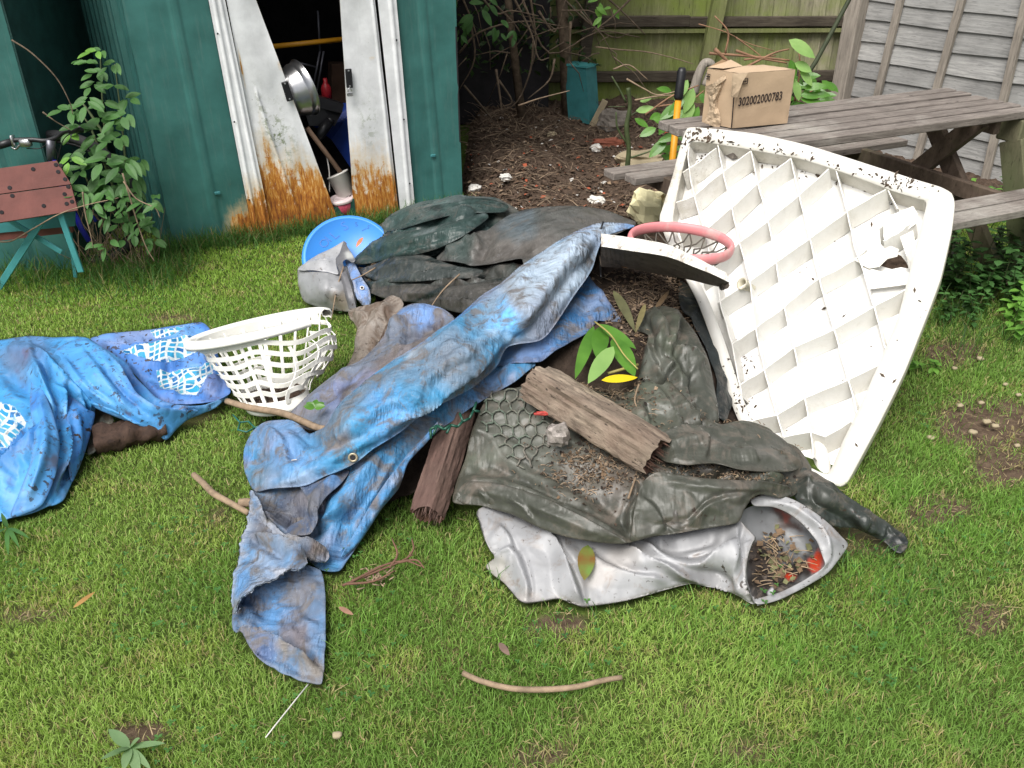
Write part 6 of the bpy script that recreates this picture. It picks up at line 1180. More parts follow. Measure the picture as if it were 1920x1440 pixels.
# blue lid
lc = G(655, 480, .165); vd = nrm(CAM-lc); ln = nrm(np.array([vd[0]*.6+.05, vd[1]*math.cos(R(26))-0, 0])+UP*.95); lr = .212
lxa = nrm(np.cross(UP, ln)); lya = np.cross(ln, lxa)
m_lid = simple('blue_lid_plastic', (.045, .25, .72), .38, .06, 5, .05, dirt=(.05, .12, .3), dirt_amt=.24, dsc=5); m_lidd = simple('blue_lid_letter', (.015, .12, .42), .45)  # flat letters: darker blue stands in for the embossed relief
lid = thing('drum_lid', 'round bright blue plastic lid with raised letters leaning beside the shed', 'lid', (lc[0], lc[1], 0))
mb = MB(); mb.lathe(lc, [(.0, 0), (lr*.90, 0.), (lr*.905, .003), (lr*.93, .004), (lr*.97, .003), (lr, -.003), (lr+.002, -.012), (lr+.001, -.032), (lr-.006, -.034), (0, -.03)], 72, ln, lxa); mb.build('disc', m_lid, lid, True)
for ch, px, py, rot, h_ in (('O', 613, 463, 52, .042), ('I', 624, 450, 48, .040), ('L', 633, 446, 40, .046), ('S', 650, 431, 22, .046), ('5', 671, 424, 2, .022), ('1', 681, 436, -60, .022), ('5', 691, 430, -30, .02)):
    p = PL(px, py, lc+ln*.0015, ln); ca, sa = math.cos(R(rot)), math.sin(R(rot)); xv_ = lxa*ca+lya*sa; yv_ = -lxa*sa+lya*ca
    if xv_@_X < 0 and abs(rot) < 60: xv_, yv_ = -xv_, -yv_
    text(ch, p-xv_*.012, xv_, yv_, h_, m_lidd, lid, 'raised_letter', th=.0)
# ---------------------------------------------------------------- pool liner at the left
l1 = sheet_geo([(-120, 650, .10), (-60, 640, .12), (0, 638, .16), (53, 630, .20), (99, 632, .21), (135, 632, .21), (163, 634, .20), (178, 642, .20), (198, 655, .20), (222, 670, .19), (240, 684, .17), (252, 705, .15), (272, 725, .13), (292, 745, .115), (320, 757, .10), (354, 762, .085), (384, 760, .07), (410, 750, .06), (428, 740, .055), (405, 764, .04), (378, 776, .035), (350, 788, .03), (332, 803, .02), (312, 824, .015), (300, 817, .02), (290, 811, .03), (270, 802, .045), (248, 793, .06), (230, 786, .075), (212, 779, .085), (195, 771, .10), (180, 766, .10), (176, 785, .075), (172, 803, .06), (165, 828, .045), (156, 857, .03), (147, 880, .02), (135, 903, .015), (120, 935, .015), (105, 945, .015), (89, 949, .015), (68, 958, .015), (46, 964, .015), (20, 970, .015), (0, 976, .015), (-70, 985, .015), (-130, 960, .015), (-150, 800, .05)],
    [(60, 700, .20), (120, 700, .20), (60, 800, .13), (100, 850, .09), (200, 720, .16), (0, 850, .10), (270, 770, .10), (-60, 750, .14), (30, 900, .07), (330, 785, .05)],
    [([(60, 650), (75, 700), (105, 740), (130, 770), (180, 800)], 0.0180, 11, 's'), ([(75, 680), (90, 740), (95, 800), (70, 880), (50, 940)], 0.0450, 10, 's'), ([(165, 640), (200, 690), (245, 740), (300, 790)], 0.0300, 14, 's'), ([(70, 655), (110, 700), (160, 745), (230, 775), (310, 812)], 0.0390, 12, 's'), ([(120, 720), (115, 780), (120, 850), (100, 930)], 0.0450, 11, 's'), ([(150, 750), (150, 800), (140, 860)], 0.0330, 9, 's'), ([(-30, 900), (20, 860), (70, 820), (90, 790)], 0.0360, 11, 's'), ([(-20, 840), (20, 830), (70, 800)], -0.0330, 14), ([(100, 770), (85, 830), (60, 900)], -0.0270, 14), ([(140, 700), (190, 745), (250, 780)], -0.0210, 14), ([(170, 660), (215, 700), (250, 735)], -0.0180, 10), ([(10, 660), (70, 665), (120, 690)], 0.0210, 14), ([(0, 700), (50, 730), (90, 760)], -0.0210, 16), ([(260, 760), (310, 775), (350, 770)], 0.0150, 10, 's')],
    [(.006, 90, 40, 2, 'n', 111), (.009, 80, 45, 2., 'w', 309), (.005, 40, 50, 2.2, 'r', 112), (.003, 24, 30, 1.4, 'w', 113)], step=4, hem=.012, seed=41, edgefade=6)
LB_ = (.05, .26, .55); LD = (.025, .12, .38)
cl1 = paint(l1, LB_, [(60, 665, 55, (.13, .13, .22), .45), (30, 690, 34, (.09, .07, .08), .5), (250, 715, 50, LD, .85, .5, 45), (330, 770, 50, (.07, .2, .5), .6), (130, 800, 40, LD, .7, .5, -70), (60, 830, 30, (.05, .2, .55), .7), (110, 900, 26, (.10, .09, .12), .6), (40, 940, 40, (.16, .36, .66), .6), (20, 850, 40, LD, .6)], var=[((.12, .36, .68), 70, .05, .5, 40, 2, 114), ((.10, .16, .34), 50, .3, .6, 40, 1, 115)], edge=((.12, .13, .2), .35, 5), valley_shade=((.03, .11, .32), .6, .02, -.003))
def mosaic(geo, regions, seed=5):
    """woven mosaic print of the liner: grid coordinates and a mask, drawn by the material"""
    Q = geo['Q']; x, y = Q[:, 0], Q[:, 1]; mu = np.zeros(len(x)); mv = mu.copy(); mm = mu.copy()
    for (poly, ang, s_) in regions:
        m = inpoly(x, y, poly); ca, sa = math.cos(R(ang)), math.sin(R(ang)); wx_ = vnoise(x/30, y/30, seed)*.8
        u = (x*ca+y*sa)/s_+wx_; v = (-x*sa+y*ca)/(s_*.66)+wx_; mu[m] = u[m]; mv[m] = v[m]; mm[m] = 1
    return dict(mu=mu, mv=mv, mm=mm)
def zero3(g): return dict(mu=np.zeros(len(g['X'])), mv=np.zeros(len(g['X'])), mm=np.zeros(len(g['X'])))
at1 = mosaic(l1, [([(-130, 755), (0, 757), (28, 764), (42, 780), (50, 795), (30, 815), (10, 832), (-130, 850)], 25, 19)])
l2 = sheet_geo([(170, 636, .13), (184, 630, .14), (198, 626, .145), (240, 622, .15), (283, 618, .15), (312, 613, .15), (340, 609, .15), (375, 604, .15), (392, 615, .15), (400, 640, .14), (410, 670, .12), (420, 700, .10), (430, 725, .08), (430, 738, .065), (400, 752, .06), (350, 758, .06), (300, 752, .08), (265, 715, .10), (240, 690, .12), (205, 660, .13)],
    [(300, 660, .13), (340, 690, .095)],
    [([(185, 645), (250, 655), (320, 635), (370, 612)], 0.0308, 10, 's'), ([(230, 670), (290, 690), (350, 680), (400, 660)], 0.0364, 9, 's'), ([(300, 700), (350, 690), (390, 680)], -0.0280, 10), ([(360, 730), (390, 715), (415, 705)], 0.0308, 8, 's'), ([(270, 720), (300, 740), (340, 745)], 0.0196, 10), ([(230, 640), (300, 640), (350, 622)], -0.0168, 9)],
    [(.005, 40, -10, 2, 'r', 121), (.003, 20, -10, 1.5, 'w', 122)], step=2.4, hem=.009, seed=42, edgefade=5)
cl2 = paint(l2, (.06, .19, .52), [(240, 635, 60, (.20, .26, .42), .7, .4, -8), (330, 745, 60, (.07, .20, .55), .7), (400, 720, 30, (.12, .12, .2), .6)], var=[((.13, .32, .66), 50, .1, .5, 0, 2, 124)], edge=((.1, .1, .16), .4, 5), valley_shade=((.02, .07, .22), .6, .02, -.003))
at2 = mosaic(l2, [([(228, 664), (290, 650), (350, 636), (392, 630), (405, 664), (350, 678), (290, 690), (260, 684)], -10, 14), ([(292, 700), (345, 692), (400, 680), (415, 695), (395, 715), (370, 745), (330, 742), (300, 730)], -22, 14), ([(280, 620), (340, 611), (372, 607), (340, 622), (290, 630)], -10, 11)])
l3 = lobe(l1, [(150, 636, .01), (175, 642, .02), (198, 657, .03), (224, 682, .035), (241, 712, .035), (258, 738, .035), (295, 762, .03), (345, 770, .02), (372, 770, .01), (350, 788, .005), (332, 803, .005), (312, 824, .005), (290, 811, .008), (248, 793, .008), (212, 779, .008), (178, 764, .01), (140, 735, .008), (110, 700, .005), (100, 665, .003), (120, 645, .003)], [(180, 700, .035), (230, 755, .035)], [([(150, 650), (190, 700), (240, 760), (300, 800)], .012, 9, 's'), ([(120, 670), (160, 720), (220, 765)], .012, 7, 's'), ([(190, 680), (225, 730), (270, 770)], -.012, 8)], [(.006, 40, 45, 2.4, 'w', 7)], 91)
l4 = lobe(l1, [(62, 700, .005), (82, 735, .03), (100, 780, .04), (112, 830, .04), (104, 890, .03), (80, 945, .01), (50, 962, .005), (20, 968, .005), (38, 920, .025), (56, 870, .035), (64, 815, .035), (56, 755, .015)], [(80, 830, .06)], [([(75, 730), (85, 800), (75, 870), (50, 940)], .014, 8)], [(.005, 34, -70, 2.4, 'w', 8)], 92)
l5 = lobe(l1, [(118, 745, .005), (140, 748, .025), (165, 768, .03), (178, 775, .02), (172, 803, .015), (165, 830, .01), (156, 858, .008), (147, 880, .006), (135, 903, .005), (128, 870, .02), (132, 820, .03), (124, 780, .02)], [(148, 810, .04)], [([(140, 760), (150, 810), (142, 870)], .012, 7)], [(.005, 30, -70, 2.4, 'w', 9)], 93)
cl3 = paint(l3, (.07, .28, .60), [(250, 730, 30, (.04, .17, .48), .7)], var=[((.12, .36, .68), 60, .05, .5, 40, 2, 114), ((.09, .10, .18), 26, .3, .6, 40, 1.5, 115)], edge=((.10, .12, .2), .4, 4), valley_shade=((.02, .09, .28), .7, .012, 0.))
cl4 = paint(l4, (.07, .27, .58), [(95, 860, 16, (.10, .09, .12), .8), (50, 940, 25, (.16, .36, .64), .6)], var=[((.04, .17, .46), 30, .1, .5, -70, 2, 16)], edge=((.09, .1, .17), .5, 4))
cl5 = paint(l5, (.05, .21, .52), [(112, 895, 20, (.10, .08, .11), .7)], var=[((.03, .13, .40), 30, .1, .5, -70, 2, 17)], edge=((.09, .1, .17), .5, 4))
ll = join_geos('pool_liner', [(l1, cl1, at1), (l2, cl2, at2), (l3, cl3, zero3(l3)), (l4, cl4, zero3(l4)), (l5, cl5, zero3(l5))], m_liner); tag(ll, 'muddy bright blue pool liner with a white mosaic print lying at the left', 'pool liner')
label_on(l1, 173, 683, .02, .008, .2, m_tagw, ll, 'white_tab')
# grey rag and rotten log below the liner
g1_ = sheet_geo([(176, 768, .06), (205, 778, .06), (213, 790, .045), (200, 815, .03), (180, 845, .02), (165, 853, .015), (168, 825, .03), (174, 795, .05)], [], [([(195, 780), (180, 840)], .01, 6, 's')], [(.004, 20, 60, 2, 'r', 4)], step=3.6, hem=.006, seed=43)
tag(join_geos('grey_rag', [(g1_, paint(g1_, (.14, .15, .13), var=[((.22, .21, .17), 18, .1, .5, 0, 1, 3)]))], m_bag), 'dirty grey rag hanging from under the blue pool liner', 'rag')
m_rot = mat_wood('rotten_dark_wood', (.028, .017, .013), (.10, .06, .042), (8, 8, 3), 5, crack=.8, bump=.9)
def logmesh(a_, b_, r_, sq=1., n=18, k=14, seed=1, rag=.15):
    a_ = np.asarray(a_); b_ = np.asarray(b_); t_ = nrm(b_-a_); s_ = nrm(np.cross(t_, UP)); u_ = np.cross(s_, t_); V = []; F = []
    for i in range(k+1):
        for j in range(n):
            q = 2*math.pi*j/n; rr = r_*(1+rag*float(vnoise(np.array(q*1.3+9), np.array(i*.35), seed))+.06*float(vnoise(np.array(q*5.), np.array(i*.9), seed+1)))
            V.append(a_+(b_-a_)*i/k+s_*rr*math.cos(q)+u_*rr*sq*math.sin(q))
    F = [[i*n+j, i*n+(j+1) % n, (i+1)*n+(j+1) % n, (i+1)*n+j] for i in range(k) for j in range(n)]
    F.append(list(range(n))[::-1]); F.append([k*n+j for j in range(n)]); return V, F
V, F = logmesh(G(178, 826, .035), G(312, 798, .035), .055, .75, seed=4, rag=.5); tag(mesh_obj('rotten_log', V, F, m_rot, smooth=True), 'rotten dark brown log under the edge of the pool liner', 'log')
# ---------------------------------------------------------------- broken laundry basket
rL, rR = G(362, 641, .235), G(605, 586, .29); Cr = (rL+rR)/2; ra = (rR-rL)/2; hd_ = nrm((Cr[0], Cr[1], 0)); rb = hd_*math.cos(R(-15))+UP*math.sin(R(-15)); rb = nrm(rb-nrm(ra)*(rb@nrm(ra)))*.125
Cb = G(519, 752, .055); ba = nrm(G(574, 744, .06)-G(464, 762, .04))*.112; bb = nrm(hd_*math.cos(R(-6))+UP*math.sin(R(-6)))*.085
bk_ = thing('laundry_basket', 'broken white plastic laundry basket lying tilted on the blue liner', 'basket', (Cb[0], Cb[1], 0))
m_bask = simple('dirty_white_basket', (.74, .73, .68), .42, .08, 6, .12, 60, dirt=(.20, .17, .10), dirt_amt=.30, dsc=16)
def BS(t, ph, off=0.):
    c_ = Cr*(1-t)+Cb*t; tt = t**.9; a_ = ra*(1-tt)+ba*tt; b_ = rb*(1-tt)+bb*tt; p = c_+a_*math.cos(ph)*(1+off)+b_*math.sin(ph)*(1+off)
    w_ = math.sin(math.pi*t)*max(0, math.cos(ph+.7))
    cr_ = max(0, math.cos(ph))*max(0, math.sin(-ph)+.45)
    p = p+UP*.018*w_*math.sin(ph*7+t*4)-hd_*.035*w_*math.sin(ph*4.)+nrm(ra)*.11*cr_*math.sin(math.pi*min(1, t*1.15+.05))-UP*.045*cr_*(1-t)**2
    return p
def ribbon(mb, P, N, w_, th=.0022, m=0):
    V = []; k = len(P)
    for i in range(k):
        t_ = nrm(P[min(i+1, k-1)]-P[max(i-1, 0)]+1e-9); s_ = nrm(np.cross(t_, N[i])); 
        for (a, b) in ((-1, -1), (1, -1), (1, 1), (-1, 1)): V.append(P[i]+s_*w_/2*a+N[i]*th*b)
    F = [[i*4+j, i*4+(j+1) % 4, (i+1)*4+(j+1) % 4, (i+1)*4+j] for i in range(k-1) for j in range(4)]+[[0, 1, 2, 3], [(k-1)*4+3, (k-1)*4+2, (k-1)*4+1, (k-1)*4]]
    mb.add(V, F, m)
def BN(t, ph): c_ = Cr*(1-t)+Cb*t; return nrm(BS(t, ph)-c_)
mb = MB(); nv_ = 20
for k in range(nv_):
    ph = 2*math.pi*k/nv_; front = math.sin(ph) < .25; t0 = .16 if (math.sin(ph) < 0 and math.cos(ph) > .1) else .02
    if -1.2 < (ph-2*math.pi if ph > math.pi else ph) < -.2: t1 = .80 if k % 2 else .70
    else: t1 = .93
    ts = np.linspace(t0, t1, 12); ribbon(mb, [BS(t, ph) for t in ts], [BN(t, ph) for t in ts], .013)
mb.build('upright_strips', m_bask, bk_)
mb = MB()
for i, t in enumerate((.12, .25, .38, .51, .64, .77)):
    p0, p1 = (-3.35, .55) if i < 5 else (-3.35, -.9)
    phs = np.linspace(p0, p1, 60); ribbon(mb, [BS(t, p, .008) for p in phs], [BN(t, p) for p in phs], .0165)
    if i in (1, 3, 4): phs = np.linspace(1.5, 2.9, 24); ribbon(mb, [BS(t, p, .008) for p in phs], [BN(t, p) for p in phs], .0125)
mb.build('cross_strips', m_bask, bk_)
mb = MB(); phs = np.linspace(.35, math.pi+.35, 50); 
for (ta_, tb3, off) in ((-.005, .13, .0),): ribbon(mb, [BS((ta_+tb3)/2, p, off) for p in phs], [BN(.06, p) for p in phs], .036, .0015)
mb.build('collar', m_bask, bk_)
mb = MB(); V = []; pr_ = [(1.0, .006), (1.05, .014), (1.13, .007), (1.15, -.008), (1.12, -.022), (1.09, -.016), (1.03, -.016), (1.0, -.010)]; axn = nrm(Cr-Cb); phs = np.linspace(.0, 2*math.pi, 81)
for p in phs[:-1]:
    for (s_, h_) in pr_: V.append(Cr+(ra*math.cos(p)+rb*math.sin(p)*1.03)*s_+axn*h_)
m8 = len(pr_); F = [[i*m8+j, i*m8+(j+1) % m8, ((i+1) % 80)*m8+(j+1) % m8, ((i+1) % 80)*m8+j] for i in range(80) for j in range(m8)]
keep = []
for f in F:
    i = f[0]//m8; p = phs[i]; keep.append(not (5.45 < p < 6.05))
mb.add(V, [f for f, k_ in zip(F, keep) if k_]); mb.build('rim', m_bask, bk_, True)
mb = MB(); V = []; N_ = 60; prb = [(1.02, .06), (1.05, .03), (1.04, .0), (.98, -.016), (.85, -.018), (.0, -.016)]; prt = [(.95, .05), (.95, .0), (.0, .0)]
for (s_, h_) in prb: V += [Cb+(ba*math.cos(2*math.pi*i/N_)+bb*math.sin(2*math.pi*i/N_))*s_+axn*(h_*(.55 if h_ > 0 and math.sin(2*math.pi*i/N_) < 0 else 1)) for i in range(N_)]
F = [[r_*N_+i, r_*N_+(i+1) % N_, (r_+1)*N_+(i+1) % N_, (r_+1)*N_+i] for r_ in range(len(prb)-1) for i in range(N_)]; mb.add(V, F); mb.build('base', m_bask, bk_, True)
mb = MB(); V = [Cb+axn*.022]; 
for r_ in (.3, .6, .93): V += [Cb+(ba*math.cos(2*math.pi*i/36)+bb*math.sin(2*math.pi*i/36))*r_+axn*(.02+.012*random.random()) for i in range(36)]
F = [[0, 1+i, 1+(i+1) % 36] for i in range(36)]+[[1+r_*36+i, 1+r_*36+(i+1) % 36, 1+(r_+1)*36+(i+1) % 36, 1+(r_+1)*36+i] for r_ in range(2) for i in range(36)]; mb.add(V, F)
for i in range(260):
    a = random.uniform(0, 6.28); q = random.uniform(0, 1)**.5; p = Cb+(ba*math.cos(a)+bb*math.sin(a))*q*.95+axn*.028; d_ = np.array([random.uniform(-1, 1), random.uniform(-1, 1), random.uniform(-.2, .5)])*.014; mb.tube([p, p+d_], [.0014, .0007], 3, 1)
so_ = mb.build('basket_soil', [simple('basket_soil_mat', (.05, .03, .02), .95, .5), m_twig]); tag(so_, 'dark soil and roots lying in the broken basket base', 'soil')
# ---------------------------------------------------------------- large white moulded panel
pA = G(1590, 908, .0); pn = nrm((-.38, -.58, .72))
DP = .078
def PP(px, py, d=0.): return PL(px, py, pA, pn)-pn*d
def Z7(x, y): return (1080+x/2.057, 220+y/2.057)
pairs = [((1289, 239), (1296, 266)), ((1333, 240), (1342, 269)), ((1420, 250), (1411, 281)), ((1517, 272), (1500, 297)), ((1615, 303), (1590, 326)), ((1712, 334), (1675, 358)), ((1765, 350), (1722, 372)), ((1786, 362), (1733, 375)), ((1791, 382), (1737, 384)), ((1785, 434), (1722, 445)), ((1765, 521), (1703, 518)), ((1736, 599), (1684, 594)), ((1697, 696), (1652, 672)), ((1654, 784), (1612, 762)), ((1615, 857), (1580, 828)), ((1590, 902), (1556, 884)), ((1575, 912), (1548, 888)), ((1547, 902), (1535, 884)), ((1500, 885), (1490, 862)), ((1440, 850), (1440, 825)), ((1385, 790), (1405, 780)), ((1355, 710), (1378, 700)), ((1335, 640), (1356, 632)), ((1305, 560), (1325, 555)), ((1262, 480), (1283, 478)), ((1236, 414), (1262, 414)), ((1243, 385), (1266, 380)), ((1260, 332), (1276, 332)), ((1274, 278), (1286, 290))]
n_p = len(pairs); K = 7
def closed(ps):
    out = []
    for i in range(len(ps)):
        a, b, c, d = [np.array(ps[(i+k) % len(ps)], float) for k in (-1, 0, 1, 2)]
        for k in range(K):
            t_ = k/K; q = .5*((2*b)+(-a+c)*t_+(2*a-5*b+4*c-d)*t_*t_+(-a+3*b-3*c+d)*t_**3); out.append(q*.5+(b*(1-t_)+c*t_)*.5)
    return np.array(out)
PO = closed([p[0] for p in pairs]); SHEETS.append(PO); PI_ = closed([p[1] for p in pairs]); n_ = len(PO)
wp = thing('moulded_panel', 'large cracked white plastic panel with diamond ribs leaning on the picnic table', 'panel', (pA[0], pA[1], 0))
t = NT('dirty_white_plastic'); base_ = t.noise(2.5, 5, .6); c = t.ramp(base_, [(.35, (.78, .77, .74)), (.65, (.86, .86, .85))])
c = t.mix(t.attr('dirt'), c, (.46, .42, .31))
g_ = t.attr('grime'); s1n = t.noise(80, 4, .65, dist=1.); k = t.ramp(t.math('ADD', s1n, t.math('MULTIPLY', g_, .14)), [(.72, 0.), (.80, .7)]); c = t.mix(k, c, (.15, .12, .09))
s2n = t.noise(9, 8, .8); k = t.math('MULTIPLY', t.ramp(s2n, [(.44, 0.), (.66, .75)]), t.math('ADD', g_, .12)); c = t.mix(k, c, (.34, .30, .22)); c = t.mix(t.ramp(t.noise(6, 8, .8, dist=1.), [(.56, 0.), (.7, .35)]), c, (.42, .40, .30))
m_panel = t.set(color=c, rough=.34, spec=.45, normal=t.bump(t.noise(25, 4, .6), .06, .004))
def grime(px, py):
    px = np.asarray(px, float); py = np.asarray(py, float)
    g = .95*np.exp(-((px-1300)/45)**2-((py-300)/60)**2)+.8*np.exp(-((px-1255)/35)**2-((py-370)/50)**2)+.35*np.exp(-((py-(265+.25*(px-1400)))/30)**2)*(px > 1320)*.8+.55*np.exp(-((px-1385)/20)**2-((py-690)/60)**2)+.12
    return np.clip(g, 0, 1)
V = []; dirt = []; gr = []
rings = [(PO, 1.0, .055, 1.0), (PO, 1.0, .012, .9), (PO, .97, .0, .5), (None, .5, .0015, .4), (PI_, .0, .0, .5), (PI_, .0, .006, .7), (PI_, .0, DP, .6)]
for (ps, f_, d_, dd) in rings:
    q = PO*f_+PI_*(1-f_)
    V.append(PP(q[:, 0], q[:, 1])-pn*d_); dirt += [dd*.75 if dd > .3 else dd]*n_; gr.append(grime(q[:, 0], q[:, 1]))
F = [[r_*n_+i, r_*n_+(i+1) % n_, (r_+1)*n_+(i+1) % n_, (r_+1)*n_+i] for r_ in range(len(rings)-1) for i in range(n_)]
mesh_obj('rim', np.concatenate(V), F, m_panel, wp, True, attrs={'dirt': dirt, 'grime': np.concatenate(gr)})
hole = [(x_, y_-17) for x_, y_ in [(1642, 484), (1660, 478), (1676, 470), (1690, 476), (1700, 488), (1706, 500), (1690, 498), (1672, 502), (1655, 497), (1640, 492)]]
# floor of the panel with the broken hole
st_ = 9.; gx, gy = np.meshgrid(np.arange(1230, 1745, st_), np.arange(262, 895, st_)); gx = gx.ravel()+rng.uniform(-1, 1, gx.size); gy = gy.ravel()+rng.uniform(-1, 1, gy.size)
m_ = inpoly(gx, gy, PI_); gx, gy = gx[m_], gy[m_]
hp_ = [np.array(h) for h in hole]; v2 = [Vector(p) for p in PI_]+[Vector(p) for p in zip(gx, gy)]+[Vector(p) for p in hole]; nh = len(v2)-len(hole)
res = geometry.delaunay_2d_cdt(v2, [(nh+i, nh+(i+1) % len(hole)) for i in range(len(hole))], [list(range(n_))], 1, 1e-5); Q = np.array([v[:] for v in res[0]]); Fq = []
for f in res[2]:
    c_ = Q[list(f)].mean(0)
    if not inpoly(c_[:1], c_[1:], hole)[0]: Fq.append(list(f))
Xf = PP(Q[:, 0], Q[:, 1])-pn*(DP+.001)[..., None] if False else PP(Q[:, 0], Q[:, 1])-pn*(DP+.0005)
# the floor lies deeper, so project its rim outwards: shift the points down the panel normal only
Xf = Xf+pn*(.004*vnoise(Q[:, 0]/60, Q[:, 1]/60, 5))[:, None]
mesh_obj('floor', Xf, Fq, m_panel, wp, True, attrs={'dirt': .05+.10*np.abs(vnoise(Q[:, 0]/50, Q[:, 1]/50, 8)), 'grime': grime(Q[:, 0], Q[:, 1])*.6})
ribs7 = [
 [(440, 60), (430, 150), (440, 230), (455, 300), (485, 400), (515, 520), (545, 650)],
 [(545, 100), (565, 205), (600, 345), (630, 480), (670, 630), (690, 800), (725, 970), (775, 1145), (800, 1230)],
 [(675, 125), (700, 250), (740, 395), (770, 555), (800, 725), (840, 885), (880, 1080), (905, 1210), (915, 1310)],
 [(828, 150), (860, 295), (900, 465), (945, 650), (995, 815), (1050, 1010), (1090, 1160)],
 [(1003, 200), (1045, 360), (1070, 480), (1108, 590), (1150, 725), (1195, 895)],
 [(1200, 270), (1215, 300), (1240, 350)],
 [(545, 650), (555, 715), (600, 870), (630, 1030), (655, 1172)],
 [(385, 325), (455, 300), (565, 205), (672, 128)],
 [(410, 210), (470, 170), (540, 115)],
 [(395, 430), (500, 430), (600, 345), (700, 250), (828, 155)],
 [(480, 600), (545, 560), (630, 480), (740, 395), (860, 295), (975, 195)],
 [(545, 712), (670, 630), (770, 555), (900, 465), (1045, 360), (1145, 300), (1200, 272)],
 [(600, 870), (700, 800), (800, 725), (920, 625), (1070, 545), (1120, 500)],
 [(630, 1030), (725, 970), (840, 885), (995, 815), (1150, 725), (1272, 660)],
 [(655, 1172), (775, 1145), (880, 1080), (1050, 1010), (1170, 950)],
 [(800, 1230), (905, 1210), (960, 1230), (1060, 1170)],
 [(1170, 420), (1240, 380), (1300, 345)],
 [(1185, 470), (1240, 440), (1310, 385)]]
dnv = nrm(PP(1500, 560)-PP(1488, 500)); rtv = nrm(PP(1560, 500)-PP(1500, 500))
for ri, rp in enumerate(ribs7):
    q = np.array([Z7(*p) for p in rp]); q = np.array(sum([[q[i]*(1-k/6)+q[i+1]*k/6 for k in range(6)] for i in range(len(q)-1)], [])+[q[-1]])
    q = q+np.stack([vnoise(q[:, 1]/30, q[:, 0]/30, ri)*1.2, vnoise(q[:, 0]/25, q[:, 1]/30, ri+7)*1.2], 1)
    m_ = inpoly(q[:, 0], q[:, 1], PI_); 
    X0 = PP(q[:, 0], q[:, 1])-pn*.006; tn = np.gradient(X0, axis=0); tn /= np.linalg.norm(tn, axis=1)[:, None]; sd = np.cross(tn, pn)*.0022
    jag = np.zeros(len(q)); 
    if ri in (12, 16, 17): jag = .014*np.abs(vnoise(q[:, 0]/7, q[:, 1]/7, ri))+.004
    V = []
    for i in range(len(q)):
        X1 = X0[i]-pn*jag[i]; B0 = X0[i]-pn*(DP-.008)+(dnv*.034 if ri >= 7 else rtv*.012); V += [B0-sd[i]*1.3, X1-sd[i]*.8, X1+sd[i]*.8, B0+sd[i]*1.3]
    F = [[i*4+j, (i+1)*4+j, (i+1)*4+j+1, i*4+j+1] for i in range(len(q)-1) if m_[i] or m_[i+1] for j in range(3)]
    if F: mesh_obj('rib', V, F, m_panel, wp, attrs={'dirt': [.25]*len(V), 'grime': np.repeat(grime(q[:, 0], q[:, 1]), 4)*.8})
# torn flaps around the hole, corner webs, the broken round stub and the half pipe at the foot
def flap(pxs, ds, nm):
    V = [PP(*Z7(*p))-pn*d for p, d in zip(pxs, ds)]; V2 = [v-pn*.003 for v in V]; n = len(V); mesh_obj(nm, V+V2, [list(range(n)), [n+i for i in range(n)][::-1]]+[[i, n+i, n+(i+1) % n, (i+1) % n] for i in range(n)], m_panel, wp, attrs={'dirt': [.35]*2*n, 'grime': [.4]*2*n})
flap([(1075, 545), (1110, 520), (1170, 470), (1190, 490), (1215, 480), (1245, 490), (1240, 520), (1200, 530), (1170, 560), (1130, 570), (1105, 560)], [.012, .015, .02, .03, .03, .035, .03, .03, .03, .025, .02], 'torn_flap')
flap([(1185, 400), (1215, 375), (1300, 340), (1318, 365), (1310, 400), (1250, 440), (1200, 480), (1185, 450)], [.004, .004, .004, .01, .02, .03, .04, .02], 'torn_flap')
flap([(1250, 455), (1300, 430), (1310, 490), (1300, 560), (1285, 575), (1275, 520)], [.01, .01, .01, .01, .03, .03], 'torn_flap')
flap([(1105, 560), (1180, 575), (1230, 570), (1290, 575), (1285, 620), (1130, 640)], [.03, .04, .045, .045, .046, .046], 'torn_flap')
mb = MB(); c_ = PP(*Z7(655, 640), .02); mb.lathe(c_, [(.016, -.03), (.019, .022), (.023, .026), (.021, .029), (.014, .02), (.012, -.01)], 18, nrm(pn-_X*.9)); tb4 = mb.build('broken_stub', simple('cream_plastic', (.62, .58, .45), .4, .1), wp, True)
V = []; 
for i in range(9):
    a = math.pi*i/8
    for (x_, y_) in ((925, 1215), (958, 1385)): V.append(PP(*Z7(x_-32*math.cos(a), y_+(-18*math.sin(a) if y_ < 1300 else 0)), DP-.004)+pn*.035*math.sin(a))
mb = MB(); mb.add(V, [[i*2, i*2+1, i*2+3, i*2+2] for i in range(8)]); mesh_obj('half_pipe', mb.v, mb.f, m_panel, wp, True, attrs={'dirt': [.1]*len(mb.v), 'grime': [.2]*len(mb.v)})
# crumbs of soil on the panel
mb = MB()
for i in range(420):
    q = random.random()
    if q < .24: px, py = random.gauss(1310, 26), random.gauss(258, 14)
    elif q < .5: px = random.uniform(1330, 1760); py = 262+.0*px+(px-1330)*.22+random.gauss(0, 9)
    elif q < .68: px, py = random.gauss(1388, 9), random.gauss(690, 38)
    elif q < .76: px, py = random.gauss(1672, 18), random.gauss(345, 9)
    else: px, py = random.uniform(1250, 1740), random.uniform(270, 880)
    if not inpoly(np.array([px]), np.array([py]), PO)[0]: continue
    ins = inpoly(np.array([px]), np.array([py]), PI_)[0]; p = PP(px, py)-pn*((DP-.002) if ins else -.001); s_ = random.uniform(.0012, .0042)*(1.4 if q < .3 else 1)
    u_ = nrm(rng.normal(0, 1, 3)); v_ = nrm(np.cross(u_, pn)); L_ = s_*random.uniform(1, 3.2); mb.add([p-v_*L_, p+u_*s_+pn*s_, p+v_*L_, p-u_*s_+pn*s_*.3, p+pn*s_*1.5], [[0, 1, 4], [1, 2, 4], [2, 3, 4], [3, 0, 4]])
